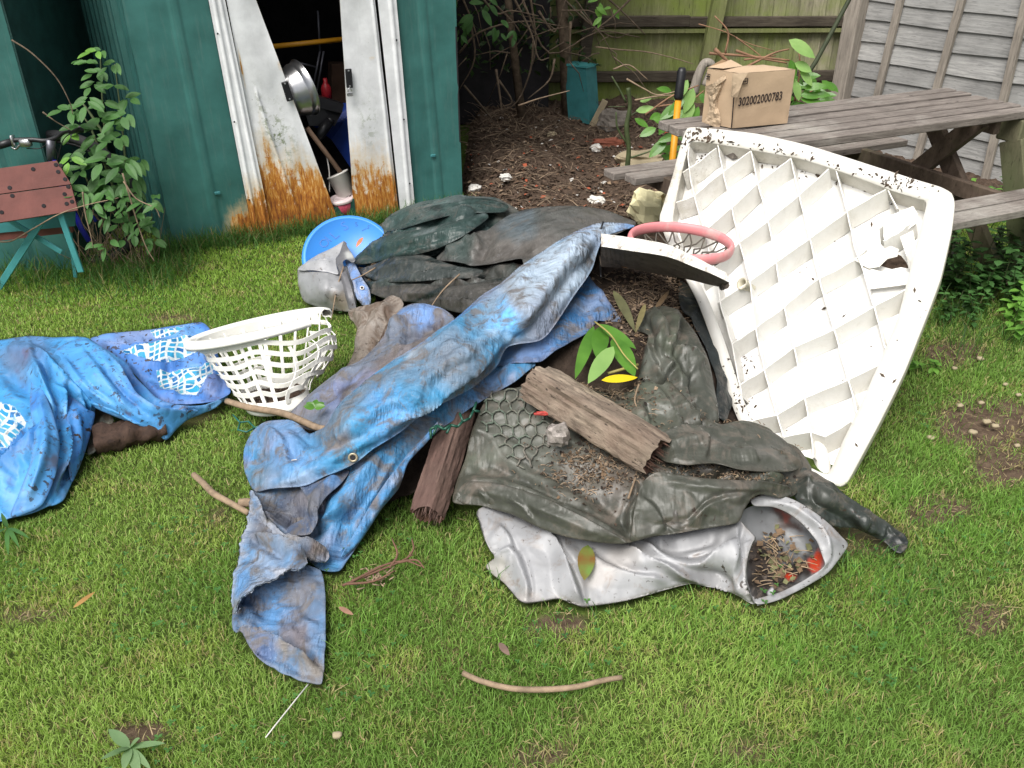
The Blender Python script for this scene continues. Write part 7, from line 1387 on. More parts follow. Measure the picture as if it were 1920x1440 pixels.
tag(mb.build('soil_crumbs', simple('soil_crumb', (.085, .06, .042), .95, .5)), 'crumbs of soil stuck on the white moulded panel', 'soil crumbs', kind='stuff')
# ---------------------------------------------------------------- toy basketball hoop
hpn = thing('basketball_hoop', 'toy basketball hoop with faded pink ring and white backboard on top of the pile', 'basketball hoop', (.55, 3.0, .35))
m_bb = simple('dirty_white_board', (.70, .68, .63), .4, .06, 5, .2, 60, dirt=(.20, .15, .11), dirt_amt=.42, dsc=18)
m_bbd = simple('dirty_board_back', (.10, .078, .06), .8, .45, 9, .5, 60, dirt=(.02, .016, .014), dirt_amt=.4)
fe = [(1127, 438, .58), (1180, 445, .61), (1250, 458, .64), (1300, 480, .65), (1338, 500, .64), (1366, 513, .62)]; be = [(1127, 440, .53), (1180, 448, .54), (1250, 461, .55), (1300, 483, .555), (1338, 503, .55), (1360, 512, .55)]
le = [(1127, 462, .56), (1180, 470, .59), (1250, 481, .62), (1300, 500, .625), (1340, 516, .62), (1368, 530, .60)]; ue = [(1127, 500, .45), (1180, 504, .45), (1240, 515, .45), (1290, 524, .46), (1330, 534, .47), (1354, 539, .475)]
def sp3(ps, k=6): return spline([np.array(p) for p in ps], k)
rows = [sp3(r_) for r_ in (be, fe, le, ue)]; n5 = len(rows[0]); GR = [[G(p[0], p[1], p[2]) for p in r_] for r_ in rows]
mb = MB(); mb.add(GR[0]+GR[1]+GR[2], [[r_*n5+i, (r_+1)*n5+i, (r_+1)*n5+i+1, r_*n5+i+1] for r_ in range(2) for i in range(n5-1)]); mb.build('backboard', m_bb, hpn, False)
ins_ = [p+np.array([0, .012, -.002]) for p in GR[2]]; low_ = [p for p in GR[3]]; bk2 = [g*.5+h*.5+np.array([0, .16, -.05]) for g, h in zip(GR[3], GR[0])]
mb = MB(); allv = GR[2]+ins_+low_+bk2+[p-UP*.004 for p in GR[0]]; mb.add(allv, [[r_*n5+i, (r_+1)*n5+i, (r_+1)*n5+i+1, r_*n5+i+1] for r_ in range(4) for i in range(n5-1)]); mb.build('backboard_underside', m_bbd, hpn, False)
mb = MB(); mb.tube([(a*.5+b*.5) for a, b in zip(GR[2], low_)][-1:]+[low_[-1]], [.012, .01], 8); e_ = [GR[0][-1], GR[1][-1], GR[2][-1], low_[-1]]; mb.add([*e_, e_[0]+np.array([.0, .02, -.04])], [[0, 1, 2, 3, 4]]); mb.build('board_end', m_bbd, hpn)
rc_ = G(1276, 455, .54); rr_ = .176; m_ring = simple('faded_pink_plastic', (.68, .24, .25), .45, .10, 4, .1, dirt=(.60, .40, .37), dirt_amt=.42, dsc=5)
rx = nrm((1, .05, -.06)); ry = nrm((-.05, 1, -.02)); rz = np.cross(rx, ry); mb = MB(); V = []; n6 = 72
for i in range(n6):
    a = 2*math.pi*i/n6; c_ = rc_+rr_*(math.cos(a)*rx+.98*math.sin(a)*ry); o_ = math.cos(a)*rx+math.sin(a)*ry
    for j in range(12):
        b = 2*math.pi*j/12; V.append(c_+o_*.010*math.cos(b)+rz*.020*math.sin(b))
mb.add(V, [[i*12+j, i*12+(j+1) % 12, ((i+1) % n6)*12+(j+1) % 12, ((i+1) % n6)*12+j] for i in range(n6) for j in range(12)]); mb.build('ring', m_ring, hpn, True)
mb = MB()
for i in range(18):
    a0 = 2*math.pi*i/18+.1; a1 = a0+.36; a2 = a0-.2
    P0 = rc_+rr_*(math.cos(a0)*rx+math.sin(a0)*ry)-rz*.015; P1 = rc_+rr_*.62*(math.cos(a1)*rx+math.sin(a1)*ry)-rz*.05; P2 = rc_+rr_*.62*(math.cos(a2)*rx+math.sin(a2)*ry)-rz*.05; P3 = rc_+rr_*.4*(math.cos(a0)*rx+math.sin(a0)*ry)-rz*.06
    for pp in ((P0, P1), (P0, P2), (P1, P3), (P2, P3)): mb.tube([pp[0], (pp[0]+pp[1])/2-rz*.01+np.array([random.uniform(-.01, .01), random.uniform(-.01, .01), 0]), pp[1]], .003, 5)
mb.build('net', simple('dirty_net', (.09, .08, .065), .9, .4), hpn, True)
# cord hanging from the tarpaulin beside the board
mb = MB(); mb.tube(spline([G(1131, 416, .535), G(1128, 425, .525), G(1122, 440, .50), G(1124, 480, .44), G(1127, 520, .40)]), .0035, 6); tag(mb.build('loose_string', m_black, smooth=True), 'thin black cord hanging from the tarpaulin tip beside the hoop board', 'cord')
# ---------------------------------------------------------------- timbers
def beam(name, ends, w_, h_, mat, lab, endmat, seed=1, roll=0., rag=.008, k=46):
    a_, b_ = G(*ends[0]), G(*ends[1]); t_ = nrm(b_-a_); s_ = nrm(np.cross(t_, UP)); u_ = np.cross(s_, t_); s_, u_ = s_*math.cos(roll)+u_*math.sin(roll), -s_*math.sin(roll)+u_*math.cos(roll)
    prof = []; m = 9
    for (x0_, y0_, x1_, y1_) in ((-1, -1, 1, -1), (1, -1, 1, 1), (1, 1, -1, 1), (-1, 1, -1, -1)):
        for i in range(m): f_ = i/m; prof.append((x0_*(1-f_)+x1_*f_, y0_*(1-f_)+y1_*f_))
    n = len(prof); V = []; L_ = float(np.linalg.norm(b_-a_))
    for i in range(k+1):
        f_ = i/k
        for j, (x_, y_) in enumerate(prof):
            rr = 1/max(1, (abs(x_)**6+abs(y_)**6)**(1/6)); e = .004*float(vnoise(np.array(j*.9), np.array(f_*5), seed))+.010*min(0, float(vnoise(np.array(j*1.7), np.array(f_*2.6), seed+2)))+.004*float(vnoise(np.array(j*2.1+.5), np.array(f_*17), seed+5))-.05*max(0, float(vnoise(np.array(j*3.3), np.array(f_*1.1), seed+12))-.38)-.012*max(0, (abs(f_-.5)-.40)/.1)*(.5+.5*float(vnoise(np.array(j*.8), np.array(f_*9), seed+8))); ee = (rag*float(vnoise(np.array(j*.35), np.array(7.), seed))+.012*float(vnoise(np.array(j*1.9), np.array(3.), seed))) if i in (0, k) else 0
            V.append(a_+t_*(L_*f_+ee)+s_*(w_/2*x_*rr)*(1+e*8)+u_*(h_/2*y_*rr)*(1+e*8))
    F = [[i*n+j, i*n+(j+1) % n, (i+1)*n+(j+1) % n, (i+1)*n+j] for i in range(k) for j in range(n)]; mi = [0]*len(F)
    for (r_, sg_) in ((0, -1), (k, 1)):
        base_i = len(V); c_ = np.mean(V[r_*n:(r_+1)*n], 0)
        for f_ in (.66, .33): V += [c_+(V[r_*n+j]-c_)*f_-t_*sg_*(.012+.012*random.random()) for j in range(n)]
        V.append(c_-t_*sg_*.03)
        A_ = [r_*n+j for j in range(n)]; B2 = [base_i+j for j in range(n)]; C2 = [base_i+n+j for j in range(n)]
        for (p_, q_) in ((A_, B2), (B2, C2)): F += [[p_[j], p_[(j+1) % n], q_[(j+1) % n], q_[j]] for j in range(n)]
        F += [[C2[j], C2[(j+1) % n], len(V)-1] for j in range(n)]; mi += [1]*(3*n)
    rs_ = np.random.default_rng(seed)
    for q in range(46):
        side = 1 if q < 34 else -1; e0 = b_ if side > 0 else a_; pp_ = e0+s_*rs_.uniform(-.42, .42)*w_+u_*rs_.uniform(-.42, .42)*h_; tip = pp_+t_*side*rs_.uniform(.006, .034)+s_*rs_.normal(0, .003)+u_*rs_.normal(0, .003); b0_ = len(V); r0 = rs_.uniform(.002, .007)
        V += [pp_-t_*side*.03+s_*r0, pp_-t_*side*.03-s_*r0, pp_-t_*side*.03+u_*r0, tip]; F += [[b0_, b0_+1, b0_+3], [b0_+1, b0_+2, b0_+3], [b0_+2, b0_, b0_+3]]; mi += [1, 1, 0]
    Rm = np.array([t_, s_, u_]); Vl = (np.array(V)-a_)@Rm.T; me = bpy.data.meshes.new(name); me.from_pydata(Vl.tolist(), [], F); me.materials.append(mat); me.materials.append(endmat); me.polygons.foreach_set('material_index', mi)
    o = bpy.data.objects.new(name, me); COL.objects.link(o); o.location = a_.tolist(); o.rotation_euler = Matrix(Rm.T.tolist()).to_euler(); return tag(o, lab, 'timber')
m_w1 = mat_wood('weathered_split_timber', (.085, .066, .052), (.52, .42, .32), (4.5, 17, 17), 2.6, algae=(.15, .10, .075), alg=.15, crack=1., bump=1.); m_w2 = mat_wood('red_brown_timber', (.06, .038, .031), (.24, .155, .125), (3, 16, 16), 2.2, algae=(.13, .07, .06), alg=.2, crack=.6, bump=.7); m_we = mat_wood('rotten_end_grain', (.05, .028, .02), (.19, .10, .07), (9, 9, 9), 4, crack=.9, bump=1.)
beam('timber_post', [(1005, 716, .335), (1236, 856, .265)], .135, .105, m_w1, 'thick weathered split timber lying over the olive groundsheet', m_we, 3, -.35)
beam('timber_post', [(862, 772, .20), (801, 965, .065)], .088, .082, m_w2, 'reddish brown timber with a rotten end jutting out toward the lawn', m_we, 6, .5)
# ---------------------------------------------------------------- green plastic mesh over the groundsheet
reg = [(905, 760), (930, 740), (975, 725), (990, 712), (1005, 745), (1010, 775), (1035, 800), (1040, 830), (1020, 850), (985, 880), (960, 870), (945, 850), (925, 820), (900, 800)]
mb = MB(); hx = 27.
for i in range(-2, 12):
    for j in range(-2, 12):
        cx_ = 890+i*hx*1.5/1.5*.87+(j % 2)*hx*.435; cy_ = 705+j*hx*.75
        cs = [(cx_+hx*.5*math.sin(R(60*k))+3*float(vnoise(np.array(cx_/20+k), np.array(cy_/20), 4)), cy_+hx*.5*math.cos(R(60*k))) for k in range(6)]
        for k in (0, 1, 2):
            a_, b_ = cs[k], cs[k+1]; mx, my = (a_[0]+b_[0])/2, (a_[1]+b_[1])/2
            if inpoly(np.array([mx]), np.array([my]), reg)[0]:
                pa, na = on(o1, a_[0], a_[1], .006); pb, _ = on(o1, b_[0], b_[1], .006); pm, _ = on(o1, mx, my, .008); mb.tube([pa, pm, pb], [.0035, .0024, .0035], 6, random.choice((0, 0, 0)))
tag(mb.build('plastic_mesh', simple('grey_green_mesh', (.10, .13, .10), .6, .4, 30, .2, dirt=(.15, .13, .11), dirt_amt=.5), smooth=True), 'grey green hexagonal plastic mesh lying on the olive groundsheet', 'mesh')
mb = MB()
pts_g = [(807, 805, .27), (820, 798, .275), (833, 805, .27), (845, 797, .27), (858, 800, .265), (868, 790, .27), (880, 785, .27), (888, 770, .28), (893, 755, .285)]
for i in range(len(pts_g)-1): mb.tube([G(*pts_g[i]), G(*pts_g[i+1])], .0042, 6)
for q in ([(820, 798, .275), (812, 815, .26)], [(845, 797, .27), (838, 812, .26)], [(868, 790, .27), (862, 775, .28)], [(888, 770, .28), (900, 772, .27)], [(807, 805, .27), (808, 822, .25)]): mb.tube([G(*k) for k in q], .004, 6)
tag(mb.build('mesh_scrap', simple('dark_green_mesh', (.012, .07, .045), .4, .2), smooth=True), 'torn dark green mesh scrap at the blue tarpaulin edge above the red-brown timber', 'mesh')
mb = MB(); q = [(437, 778), (450, 792), (466, 790), (478, 802), (462, 810), (446, 806), (450, 792)]
mb.tube([G(a, b, .03) for a, b in q], .003, 6); mb.tube([G(478, 802, .03), G(490, 798, .03)], .003, 6); tag(mb.build('mesh_scrap', simple('teal_mesh', (.02, .12, .10), .4, .2), smooth=True), 'small teal mesh scrap on the grass below the laundry basket', 'mesh')
# ---------------------------------------------------------------- leaves and small litter on the pile
spg = thing('laurel_sprig', 'fresh green laurel sprig lying on the pile above the split timber', 'sprig', G(1150, 660, .38))
for (x0_, y0_, x1_, y1_, w_, z0_, z1_, m_) in ((1113, 612, 1080, 702, 26, .37, .34, m_laurel), (1124, 608, 1192, 650, 26, .40, .38, m_laurel), (1128, 612, 1122, 668, 36, .38, .38, m_laurel), (1150, 632, 1190, 700, 40, .40, .38, m_laurel), (1150, 650, 1104, 714, 34, .42, .39, m_laurelpale)):
    flatleaf('leaf', x0_, y0_, x1_, y1_, w_, z0_, z1_, m_, '', bend=.06, parent=spg)
mb = MB(); mb.tube(spline([G(1115, 603, .40), G(1145, 628, .41), G(1170, 665, .40), G(1196, 692, .385)]), [.003, .002], 6); mb.tube([G(1196, 684, .37), G(1140, 700, .375)], [.005, .004], 6); mb.build('stem', simple('yellow_green_stem', (.3, .26, .08), .6), spg, True)
flatleaf('yellow_leaf', 1128, 713, 1196, 706, 20, .385, .385, mat_leaf('yellow_leaf_mat', (.75, .55, .01), (.80, .62, .02), .4), 'bright yellow laurel leaf beside the green laurel sprig')
flatleaf('dead_leaf', 137, 1140, 178, 1108, 9, .05, .055, mat_leaf('tan_leaf_mat', (.38, .20, .07), (.50, .28, .10), .6), 'long tan dead leaf alone on the grass at the lower left')
flatleaf('dead_leaf', 935, 1205, 955, 1228, 14, .05, .05, simple('grey_brown_leaf', (.14, .09, .07), .8), 'small grey brown dead leaf on the grass right of the tarpaulin')
flatleaf('dead_leaf', 635, 1138, 662, 1152, 10, .05, .05, simple('brown_leaf', (.22, .12, .08), .8), 'brown dead leaf on the grass beside the tarpaulin pocket')
flatleaf('dead_leaf', 1165, 500, 1200, 490, 22, .46, .46, simple('orange_leaf', (.45, .2, .05), .8), 'curled orange dead leaf under the hoop backboard')
flatleaf('dead_leaf', 680, 445, 668, 462, 9, .28, .27, simple('orange_scrap', (.5, .2, .1), .8), 'curled orange scrap lying on the blue lid')
mb = MB(); c_ = G(590, 765, .20)
for a_ in (-1.9, -1.0, -.1, .8, 1.7): mb.leaf(c_, nrm((math.sin(a_)*.9+.1, math.cos(a_)*.6, .35)), (0, -.5, .8), .034, .026, .2, .3, 0, 6)
tag(mb.build('ivy_leaf', m_laurel, None, True), 'green lobed leaf on the dirty fold of the blue tarpaulin', 'leaf')
for q, r_, z_, m_, lab in (([(363, 890), (380, 905), (400, 925), (430, 942), (466, 962)], .0095, .035, m_twigpale, 'bent tan stick on the grass left of the blue tarpaulin'), ([(448, 943), (478, 942)], .013, .04, m_twigpale, 'short thick stick end poking out from under the blue tarpaulin'), ([(868, 1262), (905, 1278), (960, 1291), (1020, 1293), (1080, 1288), (1130, 1276), (1166, 1270)], .0065, .035, m_twigpale, 'long curved tan stick alone on the front lawn'), ([(425, 752), (470, 765), (530, 775), (590, 800), (608, 804)], .011, None, m_twigpale, 'brown stick running from the basket base to the blue tarpaulin')):
    zz = [z_]*len(q) if z_ else [.06, .07, .10, .17, .20]; mb = MB(); mb.tube(spline([G(a, b, c) for (a, b), c in zip(q, zz)], 6), [r_, r_*1.1, r_*.9], 8); tag(mb.build('stick', m_, smooth=True), lab, 'stick')
mb = MB()
for q in ([(642, 1098), (690, 1078), (740, 1058), (775, 1040)], [(660, 1090), (720, 1060), (760, 1052), (790, 1062)], [(730, 1065), (745, 1040), (735, 1010)], [(760, 1052), (775, 1030), (772, 1010)], [(650, 1095), (700, 1090), (740, 1070)], [(745, 1055), (780, 1050), (795, 1065)]): mb.tube(spline([G(a, b, .04+.01*random.random()) for a, b in q], 4), [.004, .002], 5)
for i in range(40): a, b = random.gauss(700, 16), random.gauss(1083, 8); p = G(a, b, .035); mb.tube([p, p+np.array([random.uniform(-.02, .02), random.uniform(-.02, .02), .006])], .0022, 4, 1)
tag(mb.build('dead_conifer_twig', [simple('red_brown_twig', (.16, .085, .055), .85), m_twigpale], smooth=True), 'dead reddish brown branched twig on the grass below the timber', 'twig')
mb = MB(); mb.tube(spline([G(578, 1283, .03), G(560, 1305, .05), G(540, 1330, .05), G(520, 1355, .05), G(498, 1383, .045)]), .0018, 5); tag(mb.build('frayed_string', m_white, smooth=True), 'thin white cord trailing on the grass from the tarpaulin pocket', 'cord')
for (px, py, z_, r_, sd_, m_, lab, sq_) in ((1048, 815, .285, .032, 5, simple('crushed_foil', (.26, .23, .21), .5, .6, 40, .9), 'crumpled dirty grey scrap beside the split timber', (1, .8, 1.1)), (1018, 775, .30, .012, 6, simple('red_wrapper', (.40, .05, .04), .5, .5, 60), 'bright red plastic scrap on the green mesh', (2.0, .6, .5))):
    V, F = rock(G(px, py, z_), r_, sd_, sq_, 9); tag(mesh_obj('crumpled_scrap', V, F, m_), lab, 'scrap')
# clods and crumbs of soil on the heap
mb = MB()
for i in range(900):
    q = random.random(); px, py, g_ = (random.gauss(1240, 55), random.gauss(570, 42), hp) if q < .6 else ((random.gauss(1130, 60), random.gauss(830, 60), o1) if q < .85 else (random.gauss(1340, 50), random.gauss(900, 22), o1))
    p, _ = on(g_, px, py, .002); s_ = random.uniform(.003, .013 if q < .6 else .007); V = [p+nrm(rng.normal(0, 1, 3))*s_*random.uniform(.6, 1.1)+UP*s_*.3 for k in range(6)]
    mb.add(V, [[0, 1, 2], [0, 2, 3], [0, 3, 4], [1, 4, 5], [2, 5, 3], [1, 5, 2], [3, 5, 4], [0, 4, 1]], 0 if q < .9 else 1)
tag(mb.build('heap_clods', [simple('heap_clod', (.075, .05, .036), .95, .5), m_cream]), 'small clods of soil lying in the folds of the pile', 'soil clods', kind='stuff')
for (x0_, y0_, x1_, y1_, w_, z_, c_, lab) in ((1150, 545, 1190, 600, 20, .40, (.08, .08, .035), 'limp dark leaf under the hoop board'), (1210, 570, 1195, 610, 12, .40, (.14, .12, .05), 'narrow olive brown leaf lying in the heap soil'), (1290, 520, 1330, 560, 14, .36, (.12, .11, .05), 'dark withered leaf beside the white panel'), (1255, 545, 1225, 580, 10, .39, (.15, .10, .055), 'small tan leaf in the middle of the heap soil')):
    flatleaf('withered_leaf', x0_, y0_, x1_, y1_, w_, z_, z_-.01, simple('withered_'+lab[:4]+str(x0_), c_, .7, .3, 20), lab, bend=.2)
# twiggy litter over the pile
mb = MB()
for i in range(4200):
    q = random.random()
    if q < .45: px, py, g_, s_ = random.gauss(1235, 52), random.gauss(565, 42), hp, 1.1
    elif q < .55: px, py, g_, s_ = random.gauss(1150, 45), random.gauss(770, 60), o1, .9
    elif q < .66: px, py, g_, s_ = random.gauss(1100, 40), random.gauss(880, 22), o1, .7
    elif q < .78: px, py, g_, s_ = random.gauss(1340, 60), random.gauss(910, 16), o1, .5
    elif q < .84: px, py, g_, s_ = random.gauss(800, 30), random.gauss(505, 10), d3, .8
    elif q < .90: px, py, g_, s_ = random.gauss(700, 14), random.gauss(505, 8), d3, .8
    else: px, py, g_, s_ = random.gauss(1250, 110), random.gauss(860, 50), o1, .5
    p, _ = on(g_, px, py, .004); a = random.uniform(0, 6.28); L_ = random.uniform(.008, .038)*s_; d_ = np.array([math.cos(a), math.sin(a), random.uniform(-.1, .35)])
    if random.random() < .6: mb.tube([p, p+d_*L_*.5+UP*.003, p+d_*L_], [random.uniform(.0008, .0022), .0007], 3, random.choice((0, 1)))
    else: u_ = d_*L_*.3; v_ = np.array([-math.sin(a), math.cos(a), .3])*L_*.2; mb.add([p-u_, p+v_+UP*.004, p+u_, p-v_], [[0, 1, 2], [0, 2, 3]], random.choice((2, 2, 3, 1)))
tag(mb.build('pile_litter', [m_twig, m_twigpale, m_l1, m_l4]), 'scattered twigs, bark and dead leaf crumbs over the rubbish pile', 'litter', kind='stuff')
for q, lab in (([(1198, 720, .33), (1190, 750, .30), (1200, 775, .29)], 'short dark stick between the laurel leaves and the groundsheet'), ([(862, 514, .33), (830, 545, .29), (805, 580, .27)], 'pale straight stalk on the dark green tarpaulin'), ([(704, 502, .21), (680, 516, .18), (660, 525, .16)], 'forked pale twig at the left tip of the dark tarpaulin'), ([(644, 500, .19), (632, 540, .12), (621, 600, .03)], 'thin straight stalk standing in front of the silver offcut'), ([(1178, 935, .19), (1190, 900, .21), (1195, 880, .22)], 'thin twig below the end of the split timber')):
    mb = MB(); mb.tube(spline([G(*k) for k in q], 4), [.0035, .0022], 6); tag(mb.build('twig', m_twigpale, smooth=True), lab, 'twig')
# ================================================================ grass
GL = [[(p[0], p[1]) for p in B] for B in SHEETS if B[:, 1].max() > 560]
def make_grass(name, N, seed, lab, region, hfun, wfun, colfun, dens=None, lean=.6, mask=True):
    r_ = np.random.default_rng(seed); x, y = region(r_, N); n = len(x)
    keep = np.ones(n, bool)
    if dens is not None: keep &= r_.uniform(0, 1, n) < dens(x, y)
    x, y = x[keep], y[keep]
    z = lawn_z(x, y)-.006
    if mask:
        px, py = proj(np.stack([x, y, z+.03], 1)); px2, py2 = proj(np.stack([x, y, z+.0], 1)); k2 = np.ones(len(x), bool)
        for B in GL:
            b = np.array(B); 
            if b[:, 0].max() < 0: continue
            k2 &= ~(inpoly(px, py, B) | inpoly(px2, py2, B))
        x, y, z = x[k2], y[k2], z[k2]
    n = len(x); h = hfun(x, y)*r_.uniform(.45, 1.15, n); w_ = wfun(x, y)*r_.uniform(.7, 1.3, n); a = r_.uniform(0, 2*math.pi, n)
    dirn = fbm(x*1.6, y*1.6, 71, 2)*5+r_.uniform(-3.1, 3.1, n); ln_ = np.abs(r_.normal(0, lean, n))+.15
    sx, sy = np.cos(a)*w_/2, np.sin(a)*w_/2; lx, ly = np.cos(dirn)*h*ln_, np.sin(dirn)*h*ln_
    f = 1/np.sqrt(1+ln_**2); hz = h*f; lx *= f; ly *= f
    V = np.zeros((n, 7, 3))
    for k, (t_, ws) in enumerate(((0., 1.), (.45, .85), (.8, .5))):
        cx, cy, cz = x+lx*t_**1.7, y+ly*t_**1.7, z+hz*(t_**.85)
        V[:, 2*k] = np.stack([cx-sx*ws, cy-sy*ws, cz], 1); V[:, 2*k+1] = np.stack([cx+sx*ws, cy+sy*ws, cz], 1)
    V[:, 6] = np.stack([x+lx*1.05, y+ly*1.05, z+hz*(1-.12*ln_)], 1)
    col = colfun(x, y, r_, n); c = np.repeat(col[:, None], 7, 1); sh_ = np.array([.95, .95, 1., 1., 1.05, 1.05, 1.1]); c = c*sh_[None, :, None]  # roots darker, tips lighter: blade self-shading put into the colour
    b = (np.arange(n)*7)[:, None]
    quads = np.concatenate([b+np.array([[0, 1, 3, 2]]), b+np.array([[2, 3, 5, 4]])], 1).reshape(-1, 4); tris = b+np.array([[4, 5, 6]])
    nq_, nt_ = len(quads), len(tris); me = bpy.data.meshes.new(name); me.vertices.add(n*7); me.vertices.foreach_set('co', V.ravel())
    me.loops.add(nq_*4+nt_*3); me.loops.foreach_set('vertex_index', np.concatenate([quads.ravel(), tris.ravel()]).astype(np.int32)); me.polygons.add(nq_+nt_)
    me.polygons.foreach_set('loop_start', np.concatenate([np.arange(nq_)*4, nq_*4+np.arange(nt_)*3]).astype(np.int32)); me.polygons.foreach_set('loop_total', np.concatenate([np.full(nq_, 4), np.full(nt_, 3)]).astype(np.int32))
    me.update(calc_edges=True); ca = me.color_attributes.new('Col', 'FLOAT_COLOR', 'POINT'); c4 = np.ones((n*7, 4)); c4[:, :3] = c.reshape(-1, 3); ca.data.foreach_set('color', c4.ravel())
    me.materials.append(m_grass); me.polygons.foreach_set('use_smooth', np.ones(nq_+nt_, bool)); o = bpy.data.objects.new(name, me); COL.objects.link(o); return tag(o, lab, 'grass', kind='stuff')
t = NT('grass_blade'); gc = t.attr('Col', True); t.set(color=gc, rough=.55, spec=.3); tr = t.n('ShaderNodeBsdfTranslucent'); t.l(t.mix(1., gc, (1.2, 1.35, .7), 'MULTIPLY'), tr.inputs[0]); ms = t.n('ShaderNodeMixShader'); ms.inputs[0].default_value = .4
t.l(t.b.outputs[0], ms.inputs[1]); t.l(tr.outputs[0], ms.inputs[2]); t.l(ms.outputs[0], t.out.inputs[0]); m_grass = t.m
def lawn_region(r_, N):
    # density falls with distance, as the blades get smaller in view
    y = .55+(5.3-.55)*r_.uniform(0, 1, N)**1.45; hw = .75+.66*y; x = r_.uniform(-1, 1, N)*hw
    k = ~((x > -.36) & (y > 3.85+.0*x) & (x < 2.1)) & (((x-A[0])*fn[0]+(y-A[1])*fn[1] > .0) | (x < A[0]-.02)) & (y < 4.9)
    return x[k], y[k]
def gcol(x, y, r_, n):
    p = fbm(x*1.3, y*1.3, 51, 4); q = fbm(x*5, y*5, 53, 3); t1 = sm((p+.35)/.8)[:, None]
    c = np.array((.205, .345, .075))*(1-t1)+np.array((.36, .49, .125))*t1
    k = sm((q-.05)/.45)[:, None]*.6; c = c*(1-k)+np.array((.42, .51, .13))*k
    far = sm((y-2.9)/1.2)[:, None]*.5; c = c*(1-far)+np.array((.36, .55, .08))*far
    rgt = sm((x-.9)/.8)[:, None]*.25; c = c*(1-rgt)+np.array((.20, .34, .10))*rgt
    c = c*r_.uniform(.8, 1.2, n)[:, None]
    d = (r_.uniform(0, 1, n) < .09+.5*bare(x, y)+.20*sm((q-.05)/.4)); c[d] = np.array((.48, .40, .20))*r_.uniform(.6, 1.2, d.sum())[:, None]
    return c
make_grass('lawn_grass', 640000, 1, 'short bright green lawn grass with straw coloured patches', lawn_region,
    lambda x, y: (.017+.009*sm(fbm(x*3, y*3, 61, 3)+.5)+.007*sm((1.9-y)/.6)), lambda x, y: .0013+.0007*y, gcol, dens=lambda x, y: np.clip(1-.95*bare(x, y)-.30*sm(fbm(x*6, y*6, 63, 3)*2-.3), 0, 1), lean=.85)
# taller grass along the sheds, the pile and under the bench
def edge_region(r_, N):
    n1 = int(N*.45); s_ = r_.uniform(-.1, sB+.05, n1); d_ = np.abs(r_.normal(0, .06, n1))+.01; x = A[0]+fd[0]*s_+fn[0]*d_; y = A[1]+fd[1]*s_+fn[1]*d_
    n2 = int(N*.33); x2 = r_.uniform(-2.9, -1.55, n2); y2 = r_.normal(3.86, .13, n2)
    n3 = int(N*.12); x3 = r_.uniform(1.75, 3.0, n3); y3 = r_.normal(3.2, .2, n3)
    n4 = int(N*.10); x4 = r_.uniform(-.1, 1.15, n4); y4 = r_.normal(1.95, .12, n4)-.35*np.abs(x4-.5)
    return np.concatenate([x, x2, x3, x4]), np.concatenate([y, y2, y3, y4])
def ecol(x, y, r_, n):
    c = np.array((.075, .17, .04))*r_.uniform(.6, 1.5, n)[:, None]; d = r_.uniform(0, 1, n) < .14; c[d] = np.array((.30, .27, .12))*r_.uniform(.6, 1.1, d.sum())[:, None]; return c
make_grass('tall_grass', 7500, 2, 'long unmown grass along the shed, bench and fence edges', edge_region, lambda x, y: .13-.05*((x > -.2) & (y < 2.4)), lambda x, y: .0034+0*x, ecol, lean=.8)
def tuft_region(r_, N):
    cx = []; cy = []
    for (px, py, n, s_) in ((1480, 1240, 1, .05), (1700, 930, 1, .06), (1640, 1100, 1, .05), (1820, 1010, 1, .05), (1750, 840, 1, .06), (1900, 960, 1, .06), (1680, 1190, 1, .06), (820, 1060, 1, .1), (700, 1160, 1, .07), (500, 1050, 1, .08), (960, 1220, 1, .1), (1300, 1180, 1, .1), (1850, 700, 1, .12), (1800, 740, 1, .1)):
        p = G(px, py); k = N//14; cx.append(p[0]+r_.normal(0, s_, k)); cy.append(p[1]+r_.normal(0, s_, k))
    return np.concatenate(cx), np.concatenate(cy)
make_grass('grass_tufts', 5000, 3, 'longer tufts of grass standing out from the front lawn', tuft_region, lambda x, y: .055+0*x, lambda x, y: .0024+0*x, lambda x, y, r_, n: np.array((.20, .36, .07))*r_.uniform(.6, 1.4, n)[:, None], lean=.9)
# straw in the bare patches, clover between the blades
mb = MB(); r_ = np.random.default_rng(9); x, y = lawn_region(r_, 26000); b_ = bare(x, y); k = r_.uniform(0, 1, len(x)) < b_*.8+.02; x, y = x[k], y[k]
for i in range(min(5000, len(x))):
    a = random.uniform(0, 6.28); L_ = random.uniform(.01, .04); p = np.array([x[i], y[i], float(lawn_z(x[i], y[i]))+.004]); d_ = np.array([math.cos(a), math.sin(a), random.uniform(0, .25)])*L_; s_ = np.array([-math.sin(a), math.cos(a), 0])*.0012; mb.add([p-s_, p+s_, p+d_+s_*.5, p+d_-s_*.5], [[0, 1, 2, 3]], random.choice((0, 0, 1)))
tag(mb.build('straw', [simple('straw', (.33, .26, .14), .9, .4), simple('dark_thatch', (.14, .10, .06), .9, .4)]), 'dry straw and thatch in the worn patches of the lawn', 'straw', kind='stuff')
mb = MB(); x, y = lawn_region(r_, 5200)
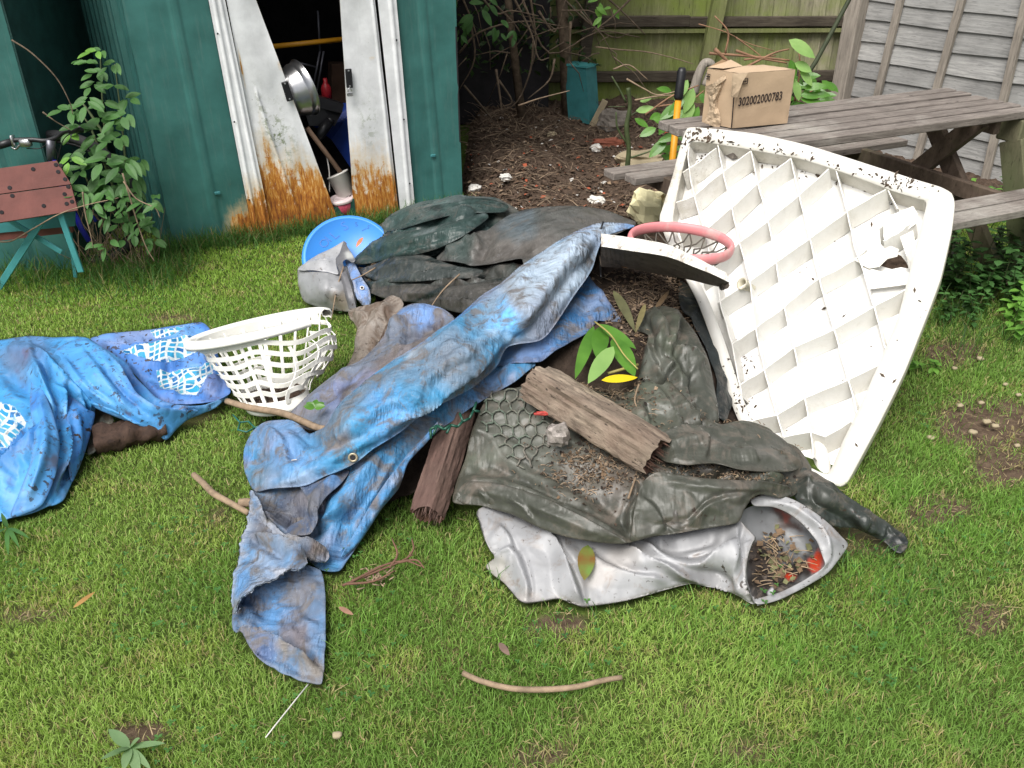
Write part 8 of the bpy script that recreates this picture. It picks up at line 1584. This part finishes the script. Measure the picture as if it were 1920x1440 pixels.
for i in range(len(x)):
    if vnoise(x[i]*2, y[i]*2, 88) < .05: continue
    s_ = random.uniform(.006, .012); z_ = float(lawn_z(x[i], y[i]))+random.uniform(.015, .03)
    for k in range(3):
        a = k*2.09+random.random(); mb.leaf((x[i], y[i], z_), (math.cos(a), math.sin(a), .25), (0, 0, 1), s_, s_*.8, .1, .1, 0, 2)
tag(mb.build('clover', mat_leaf('clover_leaf', (.04, .13, .03), (.09, .22, .05), .5)), 'small clover leaves growing among the lawn grass', 'clover', kind='stuff')
# pebbles on the worn ground at the right
for i, (px, py) in enumerate(((1838, 672), (1840, 755), (1850, 790), (1866, 798), (1824, 810), (1800, 760), (1910, 740), (1907, 835), (1745, 820), (1885, 720), (632, 1378), (1790, 690))):
    V, F = rock(G(px, py, .012), random.uniform(.008, .013), 50+i, (1.2, .9, .6), 6); o = mesh_obj('pebble', V, F, m_cream, smooth=True); tag(o, 'small pale pebble on the worn ground right of the white panel' if px > 1000 else 'single pale pebble on the grass at the front left', 'pebble', 'pebbles on the worn lawn' if px > 1000 else None)
# plantain rosette
pr2 = thing('weed_rosette', 'pale green broad leaved weed rosette in the front left lawn', 'weed', G(243, 1405)); mb = MB()
m_wd = mat_leaf('grey_green_leaf', (.13, .23, .10), (.22, .33, .16), .6); c_ = G(243, 1402, .02)
for (px, py, w_) in ((208, 1368, 24), (256, 1384, 18), (298, 1388, 16), (218, 1405, 16), (196, 1415, 16), (256, 1438, 22), (232, 1432, 20), (275, 1430, 14)):
    e_ = G(px, py, .05); L_ = float(np.linalg.norm(e_-c_)); mb.leaf(c_, e_-c_, UP, L_*1.1, w_/1600*1.9, .15, .15, 0, 7)
mb.build('leaves', m_wd, pr2, True)
ds = thing('weed_rosette', 'small green weed under the corner of the blue pool liner', 'weed', G(14, 1000)); mb = MB(); c_ = G(14, 990, .01)
for (px, py) in ((4, 965), (28, 1008), (10, 1020), (-20, 1000), (45, 995)):
    e_ = G(px, py, .05); mb.leaf(c_, e_-c_, UP, float(np.linalg.norm(e_-c_))*1.1, .014, .2, .15, 0, 6)
mb.build('leaves', m_midleaf, ds, True)
